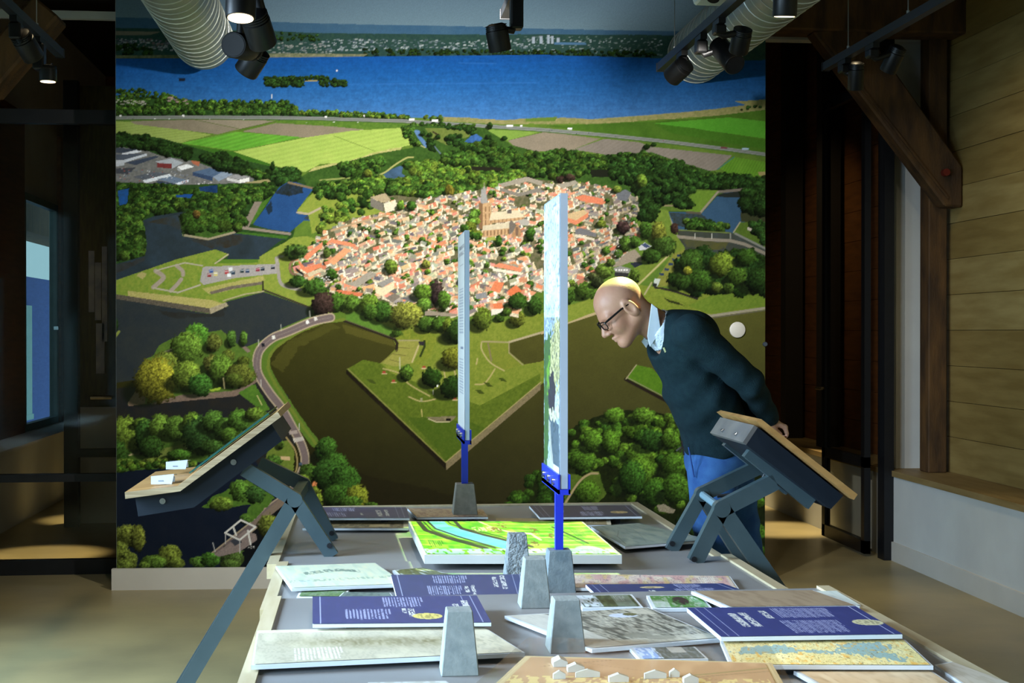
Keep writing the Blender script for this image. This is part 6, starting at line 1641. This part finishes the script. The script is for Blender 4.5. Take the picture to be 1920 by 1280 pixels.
def spot(label, x, ytrack, rear, front, D0, D1, dia, lit=False, z=2.645, length=None):
    """spot head from rear to front, hung by an arm from the track above"""
    a, b = atY(rear[0], rear[1], D0), atY(front[0], front[1], D1)
    root = Vector((x, ytrack, z - .018))
    t = thing('track_spot', label, 'spotlight', root, 'black track spots')
    ax = (b - a).normalized()
    r = dia / 2
    L = (b - a).length
    A, B = a - root, b - root
    g = MB()
    g.tube([A, A + ax * .006, A + ax * L * .25, A + ax * L * .27, B - ax * .004, B], [r * .55, r * .86, r * .92, r, r, r * .94], 28)
    g.build('head', M_SPOT, t, smooth=True)
    for k in range(3):
        g = MB().tube([A + ax * (L * .06 + k * .007), A + ax * (L * .06 + k * .007 + .003)], r * .97, 24)
        g.build('cooling_fin', M_SPOT, t)
    MB().tube([B - ax * .006, B + ax * .0015], r * .84, 24).build('lens', M_LENS_ON if lit else M_LENS_OFF, t)
    mid = A + ax * L * .35
    drop = max(.035, min(.11, -mid.z - .02))
    sx = .022 if mid.x >= 0 else -.022
    MB().box(-.014, .014, -.05, .05, -.022, 0).build('adapter', M_SPOT, t)
    MB().box(-.023, .023, -.03, .03, -.022 - drop, -.022).build('driver_box', M_SPOT, t, bevel=.006)
    MB().tube([(0, 0, -.03 - drop * .6), (sx * .6, 0, -.026 - drop), Vector((mid.x + sx * .8, mid.y, mid.z + .02)), mid], [.012, .013, .014, .014], 10).build('arm', M_SPOT, t, smooth=True)
    return t


spot('lit black spot pointing straight down at the top left cluster', -.345, 3.85, (453, -48), (451, 34), 3.86, 3.84, .081, True)
spot('tilted black spot beside the duct, upper one of the left cluster', -.345, 4.05, (474, 22), (494, 84), 4.05, 4.12, .082)
spot('black spot turned toward the room below the duct', -.345, 4.35, (474, 92), (438, 84), 4.52, 4.34, .080)
spot('lowest black spot of the left cluster, beside the duct end', -.345, 4.60, (488, 92), (460, 136), 4.62, 4.66, .080)
spot('single black spot hanging at the top centre', .555, 5.10, (929, 44), (938, 96), 5.08, 5.10, .082)
spot('black spot at the lower end of the right of centre track', 1.395, 6.1, (1288, 118), (1258, 146), 6.06, 6.14, .088)
spot('dark black spot in the middle of the right of centre track', 1.395, 5.75, (1346, 84), (1378, 122), 5.76, 5.62, .088)
spot('lit black spot next to the projector', 1.395, 5.45, (1394, 52), (1384, 98), 5.46, 5.52, .078, True)
spot('lit black spot in front of the right duct', 1.395, 4.75, (1474, -30), (1471, 31), 4.78, 4.80, .084, True)
spot('small black spot hanging straight in front of the timber brace', 2.165, 6.2, (1606, 116), (1604, 168), 6.16, 6.2, .070)
spot('tilted small black spot in front of the timber brace', 2.165, 5.85, (1686, 86), (1664, 134), 5.86, 5.92, .074)
spot('tilted black spot in the upper left corner', -1.345, 5.7, (36, 62), (64, 108), 5.72, 5.8, .086)
spot('lit black spot in the upper left corner', -1.345, 6.1, (90, 122), (90, 153), 6.1, 6.1, .072, True)

# projector hung beside the right of centre track
PJ = atY(1354, -18, 5.5)
PJ_T = atZ(975, 1002, Z_BACK + .05)
pj = thing('projector', 'white projector with a bright lens hanging at the top right', 'projector', PJ)
MB().prism([(-.085, -.10, -.035), (.085, -.10, -.035), (.10, -.10, .01), (.085, -.10, .06), (-.085, -.10, .06), (-.10, -.10, .01)], (0, .22, 0)).build('body', mat('white_plastic', (206, 216, 210), .45), pj, bevel=.006)
MB().tube([(-.045, -.045, -.030), (-.05, -.055, -.046)], .026, 20).build('lens_ring', M_SPOT, pj, smooth=True)
MB().tube([(-.05, -.055, -.0465), (-.0502, -.0553, -.0475)], .014, 16).build('lens', mat('projector_lens', (235, 255, 225), .2, emit=8.0), pj)
MB().tube([(0, 0, .06), (0, 0, CEIL_Z - PJ.z)], .014, 10).build('mount', M_WIRE, pj)
pl = spot_light('projector_light', PJ + Vector((-.052, -.06, -.062)), PJ_T, PROJ_W, (1, 1, 1), 40, .05, .004)
# the projected picture: a keystoned rectangle of greens and warm white stretched past the tray's far edge to light the man's head
pm = Matrix.LocRotScale(pl.location, pl.rotation_euler, None).inverted()
quad_l = []
for (qx, qy) in ((758, 963), (1082, 963), (1168, 1042), (794, 1042)):
    q_ = pm @ atZ(qx, qy, Z_BACK + .051)
    quad_l.append((q_.x / -q_.z, q_.y / -q_.z))
pl.data.use_nodes = True
nt = pl.data.node_tree
em = nt.nodes['Emission']
tc = nt.nodes.new('ShaderNodeTexCoord')
sp = nt.nodes.new('ShaderNodeSeparateXYZ')
nt.links.new(tc.outputs['Normal'], sp.inputs[0])


def mnode(op, a, b):
    n = nt.nodes.new('ShaderNodeMath')
    n.operation = op
    for i, v in enumerate((a, b)):
        if isinstance(v, (int, float)):
            n.inputs[i].default_value = v
        else:
            nt.links.new(v, n.inputs[i])
    return n.outputs[0]


nzz = mnode('MULTIPLY', sp.outputs['Z'], -1.0)
lx, ly = mnode('DIVIDE', sp.outputs['X'], nzz), mnode('DIVIDE', sp.outputs['Y'], nzz)
area = sum(quad_l[i][0] * quad_l[(i + 1) % 4][1] - quad_l[(i + 1) % 4][0] * quad_l[i][1] for i in range(4))
msk = None
for i in range(4):
    (x1, y1), (x2, y2) = quad_l[i], quad_l[(i + 1) % 4]
    a_, b_ = -(y2 - y1), (x2 - x1)
    if area < 0:
        a_, b_ = -a_, -b_
    l_ = math.hypot(a_, b_)
    a_, b_ = a_ / l_, b_ / l_
    e_ = mnode('ADD', mnode('ADD', mnode('MULTIPLY', lx, a_), mnode('MULTIPLY', ly, b_)), -(a_ * x1 + b_ * y1))
    e_ = mnode('GREATER_THAN', e_, 0.0)
    msk = e_ if msk is None else mnode('MULTIPLY', msk, e_)
cb = nt.nodes.new('ShaderNodeCombineXYZ')
nt.links.new(mnode('MULTIPLY', lx, 14.0), cb.inputs[0])
nt.links.new(mnode('MULTIPLY', ly, 30.0), cb.inputs[1])
nz_ = nt.nodes.new('ShaderNodeTexNoise')
nz_.inputs['Scale'].default_value = 1.6
nz_.inputs['Detail'].default_value = 3
nt.links.new(cb.outputs[0], nz_.inputs['Vector'])
rp = nt.nodes.new('ShaderNodeValToRGB')
rp.color_ramp.elements[0].position, rp.color_ramp.elements[1].position = .36, .62
rp.color_ramp.elements[0].color = (.30, .90, .12, 1)
rp.color_ramp.elements[1].color = (.95, 1.0, .55, 1)
nt.links.new(nz_.outputs['Fac'], rp.inputs['Fac'])
nt.links.new(rp.outputs['Color'], em.inputs['Color'])
nt.links.new(msk, em.inputs['Strength'])

# ------------------------------------------------------------------ the man, bending over the map with his hands behind his back
def surface_nets(fn, lo, hi, h):
    ax = [np.arange(lo[i], hi[i] + h, h, dtype=np.float32) for i in range(3)]
    nx, ny, nz = (len(a) for a in ax)
    G = np.stack(np.meshgrid(*ax, indexing='ij'), -1)
    D = fn(G.reshape(-1, 3)).reshape(nx, ny, nz)
    S = D < 0
    c = [S[i:nx - 1 + i, j:ny - 1 + j, k:nz - 1 + k] for i in (0, 1) for j in (0, 1) for k in (0, 1)]
    cnt = sum(x.astype(np.int8) for x in c)
    act = (cnt > 0) & (cnt < 8)
    idx = -np.ones(act.shape, np.int64)
    I, J, K = np.nonzero(act)
    idx[I, J, K] = np.arange(len(I))
    acc = np.zeros((len(I), 3)); w = np.zeros(len(I))
    off = [(i, j, k) for i in (0, 1) for j in (0, 1) for k in (0, 1)]
    for a in range(8):
        for b in range(a + 1, 8):
            if sum(abs(off[a][t] - off[b][t]) for t in range(3)) != 1:
                continue
            da = D[I + off[a][0], J + off[a][1], K + off[a][2]]
            db = D[I + off[b][0], J + off[b][1], K + off[b][2]]
            m = (da < 0) != (db < 0)
            t = np.where(m, da / np.where(np.abs(da - db) < 1e-12, 1, da - db), 0)
            p = np.array(off[a])[None] + t[:, None] * (np.array(off[b]) - np.array(off[a]))[None]
            acc[m] += p[m]; w[m] += 1
    V = (np.stack([I, J, K], 1) + acc / w[:, None]) * h + np.array([a[0] for a in ax])
    Fq = []
    for d in range(3):
        e = [0, 0, 0]; e[d] = 1
        A = S[:nx - e[0], :ny - e[1], :nz - e[2]]
        B = S[e[0]:, e[1]:, e[2]:]
        X, Y, Z = np.nonzero(A != B)
        o1, o2 = [t for t in range(3) if t != d]
        P = np.stack([X, Y, Z], 1)
        ok = (P[:, o1] > 0) & (P[:, o2] > 0) & (P[:, o1] < act.shape[o1]) & (P[:, o2] < act.shape[o2]) & (P[:, d] < act.shape[d])
        P = P[ok]
        def at(du, dv):
            q = P.copy(); q[:, o1] -= du; q[:, o2] -= dv
            return idx[q[:, 0], q[:, 1], q[:, 2]]
        q = np.stack([at(0, 0), at(1, 0), at(1, 1), at(0, 1)], 1)
        fl = A[P[:, 0], P[:, 1], P[:, 2]]
        if d == 1:
            fl = ~fl
        q[~fl] = q[~fl][:, ::-1]
        Fq.append(q)
    Fq = np.concatenate(Fq)
    return V, Fq[(Fq >= 0).all(1)]


def smin(a, b, k):
    h = np.clip(.5 + .5 * (b - a) / k, 0, 1)
    return b * (1 - h) + a * h - k * h * (1 - h)


def smax(a, b, k):
    return -smin(-a, -b, k)


def cap(P, a, b, ra, rb, sc=None):
    a, b = np.array(a, np.float32), np.array(b, np.float32)
    if sc is not None:
        P, a, b = P / sc, a / sc, b / sc
    d = b - a
    t = np.clip(((P - a) @ d) / max(d @ d, 1e-9), 0, 1)
    return np.linalg.norm(P - a - t[:, None] * d, axis=1) - (ra + t * (rb - ra))


def ell(P, c, r, R=None):
    q = P - np.array(c, np.float32)
    if R is not None:
        q = q @ R
    r = np.array(r, np.float32)
    k = np.linalg.norm(q / r, axis=1)
    return (k - 1) * k / np.maximum(np.linalg.norm(q / (r * r), axis=1), 1e-6) * 1.0


def net_obj(name, fn, lo, hi, h, material, parent, smooth=True):
    V, Fq = surface_nets(fn, lo, hi, h)
    me = bpy.data.meshes.new(name)
    me.vertices.add(len(V)); me.vertices.foreach_set('co', V.astype(np.float32).ravel())
    me.loops.add(len(Fq) * 4); me.loops.foreach_set('vertex_index', Fq.astype(np.int32).ravel())
    me.polygons.add(len(Fq)); me.polygons.foreach_set('loop_start', np.arange(0, len(Fq) * 4, 4, dtype=np.int32))
    me.polygons.foreach_set('use_smooth', np.ones(len(Fq), bool))
    me.update(calc_edges=True)
    o = bpy.data.objects.new(name, me)
    COL.objects.link(o)
    me.materials.append(material)
    if parent is not None:
        o.parent = parent
    return o


YM = 5.05
BS = 0.885
MO = atY(1372, 880, YM); MO = Vector((MO.x, YM, 0))


def mp(px, py, dy=0.0):
    """a point of the figure seen at (px, py), dy behind the plane of the hips; the trunk leans toward the viewer's side"""
    dy = dy * BS - .20 * min(max((850 - py) / 280, 0), 1)
    p = (atY(px, py, YM + dy) - MO) / BS
    return np.array((p.x, p.y, p.z), np.float32)


# head frame
hc = mp(1164, 580)
hf = np.array((-.78, -.10, -.62)); hf /= np.linalg.norm(hf)
hl = np.cross((-.62, 0, .78), hf); hl /= np.linalg.norm(hl)
hu = np.cross(hf, hl)
if hu[2] < 0:
    hu, hl = -hu, -hl
if hl[1] > 0:
    hl = -hl                       # hl points toward the camera side
RH = np.stack([hf, hl, hu], 1).astype(np.float32)


def hw(x, y, z):
    return hc + RH @ np.array((x, y, z), np.float32)


NECK0, NECK1 = hw(-.045, 0, -.055), mp(1262, 632)


def head_sdf(P):
    q = (P - hc) @ RH
    qa = q.copy(); qa[:, 1] = np.abs(qa[:, 1])
    d = ell(q, (-.012, 0, .036), (.101, .079, .088))
    d = smin(d, ell(q, (.030, 0, -.040), (.060, .060, .078)), .035)
    d = smin(d, cap(qa, (-.022, .050, -.052), (.066, .012, -.108), .026, .022), .03)
    d = smin(d, ell(q, (.070, 0, -.108), (.022, .026, .020)), .018)
    d = smin(d, cap(qa, (.080, .008, .016), (.070, .046, .014), .013, .013), .02)
    d = smin(d, ell(qa, (.056, .040, -.034), (.030, .026, .030)), .025)
    d = smax(d, -ell(qa, (.100, .033, -.008), (.020, .019, .013)), .014)
    d = smin(d, cap(q, (.088, 0, .006), (.114, 0, -.038), .008, .013), .012)
    d = smin(d, ell(qa, (.100, .013, -.044), (.012, .009, .009)), .008)
    d = smin(d, cap(qa, (.095, 0, -.070), (.080, .022, -.073), .0075, .005), .006)
    d = smin(d, cap(qa, (.091, 0, -.083), (.078, .018, -.080), .0080, .005), .006)
    d = smax(d, -cap(qa, (.106, 0, -.0765), (.086, .022, -.0775), .0022, .0016), .003)
    d = smin(d, ell(qa, (.082, .032, -.008), (.012, .012, .012)), .003)
    d = smin(d, cap(P, NECK0, NECK1, .060, .068), .035)
    # ears
    th = math.radians(-14)
    R2 = np.array([[math.cos(th), 0, -math.sin(th)], [0, 1, 0], [math.sin(th), 0, math.cos(th)]], np.float32)
    e = ell(qa, (-.014, .081, -.010), (.025, .011, .042), R2)
    e = smax(e, -ell(qa, (-.010, .091, -.006), (.014, .008, .026), R2), .004)
    d = smin(d, e, .008)
    return d


# joints: l = the side toward the camera
SH_L, EL_L, WR_L = mp(1296, 622, -.175), mp(1404, 716, -.19), mp(1440, 782, -.045)
SH_R, EL_R, WR_R = mp(1268, 618, .175), mp(1372, 728, .24), mp(1432, 796, .04)
CH, BE, WA = mp(1276, 652), mp(1318, 742), mp(1343, 818)
PE = mp(1345, 850)
HIP_L, KN_L, AN_L = mp(1336, 884, -.085), mp(1340, 1052, -.10), mp(1362, 1240, -.10)
HIP_R, KN_R, AN_R = mp(1366, 884, .085), mp(1398, 1052, .10), mp(1412, 1240, .11)
AN_L[2] = AN_R[2] = .085
for _a, _k in ((AN_L, KN_L), (AN_R, KN_R)):
    _a[0] = _k[0] + .03


def fingers():
    out = []
    base = WR_L
    dirn = np.array((.30, .25, -.92)); dirn /= np.linalg.norm(dirn)
    side = np.array((.93, -.1, .30)); side -= dirn * (side @ dirn); side /= np.linalg.norm(side)
    nrm = np.cross(dirn, side)
    palm = base + dirn * .075
    out.append((base, palm, .024, .028))
    for i, ln in enumerate((.066, .074, .070, .056)):
        k = palm + side * (.030 - .020 * i) + dirn * .012
        m = k + dirn * ln * .5 + nrm * .010
        e = m + dirn * ln * .30 + nrm * ln * .42
        out.append((palm + side * (.022 - .015 * i), k, .013, .0105)); out.append((k, m, .0100, .0092)); out.append((m, e, .0092, .0078))
    th0 = base + dirn * .035 + side * .028
    th1 = th0 + side * .030 + dirn * .028
    out.append((base + dirn * .02, th0, .016, .014)); out.append((th0, th1, .0125, .0105)); out.append((th1, th1 + dirn * .028 + nrm * .008, .0105, .0085))
    return out


def fingers_r():
    base = WR_R
    dirn = np.array((.25, -.75, -.55)); dirn /= np.linalg.norm(dirn)
    side = np.array((.9, .2, .2)); side -= dirn * (side @ dirn); side /= np.linalg.norm(side)
    nrm = np.cross(dirn, side)
    palm = base + dirn * .07
    out = [(base, palm, .024, .028)]
    for i, ln in enumerate((.064, .072, .068, .055)):
        k = palm + side * (.030 - .020 * i) + dirn * .012
        m = k + dirn * ln * .5 + nrm * .012
        e = m + dirn * ln * .25 + nrm * ln * .45
        out += [(palm + side * (.022 - .015 * i), k, .013, .0105), (k, m, .0100, .0092), (m, e, .0092, .0078)]
    th0 = base + dirn * .03 - side * .028
    th1 = th0 - side * .028 + dirn * .03
    out += [(base + dirn * .02, th0, .016, .014), (th0, th1, .0125, .0105), (th1, th1 + dirn * .028, .0105, .0085)]
    return out


FG, FGR = fingers(), fingers_r()


def hand_sdf(P, fg):
    d = cap(P, *fg[0])
    for f in fg[1:]:
        d = smin(d, cap(P, *f), .006)
    return d


def body_sdf(P):
    d = cap(P, NECK0, NECK1, .050, .062)
    d = smin(d, cap(P, CH, BE, .095, .095), .05)
    d = smin(d, cap(P, BE, PE, .095, .10), .05)
    for (s, e, w) in ((SH_L, EL_L, WR_L), (SH_R, EL_R, WR_R)):
        d = smin(d, cap(P, s, e, .046, .036), .03)
        d = smin(d, cap(P, e, w, .036, .027), .01)
        d = smin(d, cap(P, CH, s, .06, .05), .03)
    for (h_, k, a) in ((HIP_L, KN_L, AN_L), (HIP_R, KN_R, AN_R)):
        d = smin(d, cap(P, h_, k, .070, .048), .03)
        d = smin(d, cap(P, k, a, .046, .034), .01)
        d = smin(d, cap(P, a, a + np.array((-.13, 0, -.045)), .030, .024), .01)
    return d


M_SKIN = mat('skin', (198, 148, 120), .5, rgb2=(186, 130, 104), nscale=14, bump=.06, bscale=120)
M_SWEAT = mat('dark_teal_knit', (28, 48, 53), .9, rgb2=(22, 40, 46), nscale=40, bump=.35, bscale=260, spec=.15)
M_SHIRT = mat('white_shirt', (222, 230, 240), .75, rgb2=(214, 224, 236), nscale=20)
M_JEANS = mat('blue_denim', (64, 106, 160), .85, rgb2=(48, 84, 138), nscale=16, bump=.3, bscale=300, spec=.15)
M_BLACK = mat('black_plastic', (14, 14, 16), .3)
M_LEATHER = mat('black_leather', (24, 20, 18), .5, bump=.1)

parts = []
V1, F1 = surface_nets(body_sdf, (-.56, -.52, .0), (.34, .36, 1.55), .013)
lo_h = np.minimum(hc - .17, NECK1 - .09); hi_h = np.maximum(hc + .17, NECK1 + .09)
V2, F2 = surface_nets(head_sdf, lo_h, hi_h, .0042)
V3, F3 = surface_nets(lambda P: hand_sdf(P, FG), WR_L - .11 - np.array((.02, .06, .12)), WR_L + .17, .0042)
V4, F4 = surface_nets(lambda P: hand_sdf(P, FGR), WR_R - .20, WR_R + .14, .0042)
Vb, Fb, n0 = [], [], 0
for V_, F_ in ((V1, F1), (V2, F2), (V3, F3), (V4, F4)):
    Vb.append(V_); Fb.append(F_ + n0); n0 += len(V_)
Vb, Fb = np.concatenate(Vb), np.concatenate(Fb)
me = bpy.data.meshes.new('person')
me.vertices.add(len(Vb)); me.vertices.foreach_set('co', Vb.astype(np.float32).ravel())
me.loops.add(len(Fb) * 4); me.loops.foreach_set('vertex_index', Fb.astype(np.int32).ravel())
me.polygons.add(len(Fb)); me.polygons.foreach_set('loop_start', np.arange(0, len(Fb) * 4, 4, dtype=np.int32))
me.polygons.foreach_set('use_smooth', np.ones(len(Fb), bool))
me.update(calc_edges=True)
man = bpy.data.objects.new('person', me)
COL.objects.link(man)
me.materials.append(M_SKIN)
man.location = MO
man.scale = (BS, BS, BS)
tag(man, 'bald man in dark teal sweater and jeans bending forward, hands behind his back', 'person')

SPN = (WA - CH) / np.linalg.norm(WA - CH)


def sweater_sdf(P):
    s = np.array((1, 1.42, 1), np.float32)
    d = cap(P, CH, BE, .128, .132, s)
    d = smin(d, cap(P, BE, WA + np.array((0, 0, -.004)), .132, .140, np.array((1, 1.28, 1), np.float32)), .05)
    d = smin(d, cap(P, mp(1262, 622), mp(1300, 628), .085, .095, np.array((1, 1.9, 1), np.float32)), .06)
    for (sh, e, w, k) in ((SH_L, EL_L, WR_L, 1), (SH_R, EL_R, WR_R, 1)):
        d = smin(d, cap(P, sh, e, .072, .062), .014)
        d = smin(d, cap(P, e, w, .060, .043), .012)
    # knitted folds: pulled diagonals under the arm and creases at the elbow
    x, y, z = P[:, 0], P[:, 1], P[:, 2]
    fold = np.sin((x * .75 + z * .9) * 46 + 2.2 * np.sin(z * 9 + y * 6)) * .0055 + np.sin((x * .9 - z * .5) * 62 + y * 12) * .003
    fold += np.sin(x * 31 + z * 58 + y * 9) * .0022
    near = np.clip(1 - np.abs(z - (BE[2] - .01)) / .30, 0, 1)
    d = d + fold * near
    # the V neck opening
    d = smax(d, -cap(P, NECK1 + np.array((.005, 0, .02)), hw(-.02, 0, -.14), .066, .10), .01)
    # waist hem: cut flat
    pl_ = (P - (WA + SPN * .028)) @ SPN
    d = smax(d, pl_, .012)
    return d


sw = net_obj('sweater', sweater_sdf, (-.54, -.50, .80), (.32, .40, 1.72), .0078, M_SWEAT, man)


def jeans_sdf(P):
    d = cap(P, PE + np.array((0, 0, .05)), PE + np.array((0, 0, -.02)), .130, .136, np.array((1, 1.25, 1), np.float32))
    for (h_, k, a) in ((HIP_L, KN_L, AN_L), (HIP_R, KN_R, AN_R)):
        d = smin(d, cap(P, h_, k, .104, .076), .025)
        d = smin(d, cap(P, k, a + np.array((0, 0, -.03)), .074, .066), .02)
    x, y, z = P[:, 0], P[:, 1], P[:, 2]
    d = d + np.sin(z * 70 + x * 34 + y * 18) * .0035 * np.clip(1 - np.abs(z - .78) / .16, 0, 1) + np.sin(z * 55 - x * 26) * .004 * np.clip(1 - np.abs(z - .46) / .2, 0, 1) + np.sin(z * 90 + y * 20) * .004 * np.clip(1 - np.abs(z - .14) / .12, 0, 1)
    d = smax(d, (P[:, 2] - (WA[2] - .004)), .008)
    d = smax(d, -(P[:, 2] - .035), .006)
    return d


net_obj('jeans', jeans_sdf, (-.32, -.32, .0), (.30, .36, 1.10), .0085, M_JEANS, man)
for a in (AN_L, AN_R):
    def shoe(P, a=a):
        d = cap(P, a + np.array((.03, 0, -.045)), a + np.array((-.16, 0, -.048)), .042, .038, np.array((1, 1.05, 1), np.float32))
        d = smin(d, cap(P, a + np.array((0, 0, -.02)), a + np.array((0, 0, .02)), .040, .040), .03)
        return smax(d, -(P[:, 2] - .004), .004)
    net_obj('shoe', shoe, a - np.array((.24, .08, .1)), a + np.array((.12, .08, .10)), .008, M_LEATHER, man)


def belt_sdf(P):
    d = cap(P, PE + np.array((0, 0, .05)), PE + np.array((0, 0, -.02)), .137, .142, np.array((1, 1.25, 1), np.float32))
    d = np.abs(d) - .004
    return smax(d, np.abs(P[:, 2] - (WA[2] - .022)) - .016, .003)


net_obj('belt', belt_sdf, (-.26, -.26, WA[2] - .06), (.22, .26, WA[2] + .02), .006, M_LEATHER, man)


# shirt collar: band round the neck with two folded points
def collar_sdf(P):
    axis = (NECK1 - NECK0) / np.linalg.norm(NECK1 - NECK0)
    q = P - (NECK0 + axis * .105)
    t = q @ axis
    rr_ = np.linalg.norm(q - t[:, None] * axis, axis=1)
    d = np.abs(rr_ - (.069 + .20 * np.clip(t + .02, 0, .1))) - .0035
    return smax(d, np.abs(t - .012) - .034, .003)


net_obj('shirt_collar', collar_sdf, NECK1 - .17, NECK1 + .16, .0055, M_SHIRT, man)
for sgn, pts_ in ((-1, [(1222, 569), (1233, 578), (1241, 629), (1229, 636), (1219, 650), (1214, 630)]), (1, [(1208, 632), (1218, 640), (1212, 652), (1203, 640)])):
    pp = [Vector(mp(a, b, -.074 if sgn < 0 else -.02)) for a, b in pts_]
    MB().prism(pp, (0, .008, 0)).build('collar_point', M_SHIRT, man, bevel=.0015)

# glasses
gm = MB()
for s_ in (1, -1):
    rim = []
    for k in range(25):
        a = 2 * math.pi * k / 24
        ca, sa = math.cos(a), math.sin(a)
        yy = (.034 + .024 * math.copysign(abs(ca) ** .7, ca)) * s_
        zz = -.006 + .017 * math.copysign(abs(sa) ** .7, sa)
        rim.append(hw(.108 - abs(yy) * .16, yy, zz))
    gm.tube(rim, .0024, 6, cap=False)
    gm.tube([hw(.098, .058 * s_, .004), hw(.088, .074 * s_, .006), hw(.02, .0805 * s_, .008), hw(-.02, .0835 * s_, .006), hw(-.035, .080 * s_, -.016)], [.0036, .0044, .0042, .003, .0025], 8)
gm.tube([hw(.106, .010, .002), hw(.110, 0, .005), hw(.106, -.010, .002)], .0022, 6)
gm = gm.build('glasses', M_BLACK, man, smooth=True)
for s_ in (1, -1):
    MB().prism([Vector(hw(.107 - .04 * .16, .014 * s_, .009)), Vector(hw(.107 - .04 * .16, .054 * s_, .009)), Vector(hw(.107 - .04 * .16, .054 * s_, -.021)), Vector(hw(.107 - .04 * .16, .014 * s_, -.021))], Vector(RH[:, 0]) * .0012).build('lens', glass_mat('spectacle_glass', (.92, .94, .95)), gm)


# small emblem on the chest and keys at the belt
for pts_ in ([(1244, 652), (1246, 651), (1249, 659), (1247, 661)], [(1252, 652), (1257, 649), (1258, 651), (1253, 654)]):
    y_ = -.152
    MB().prism([Vector(mp(a, b, y_)) for a, b in pts_], (0, .02, 0)).build('emblem', mat('yellow_thread', (206, 206, 150), .7), man)
k_ = MB()
for (a, b, c, d) in ((1278, 826, 1280, 838), (1279, 836, 1275, 848), (1281, 838, 1282, 853), (1277, 838, 1268, 845)):
    k_.beam(Vector(mp(a, b, -.12)), Vector(mp(c, d, -.12)), .007, .0025, up=(0, 1, 0))
k_.build('keys', M_CHROME, man)
MB().tube([Vector(mp(1291 + 1.5 * i, 838 + 8 * i, -.170 + .004 * abs(i - 3))) for i in range(8)], .003, 6).build('fly_seam', mat('denim_seam', (38, 74, 140), .9), man)
# wrist band
MB().tube([Vector(WR_L + np.array((0, 0, .010))), Vector(WR_L + np.array((.004, .003, -.004)))], .033, 16).build('wrist_band', M_CHROME, man, smooth=True)
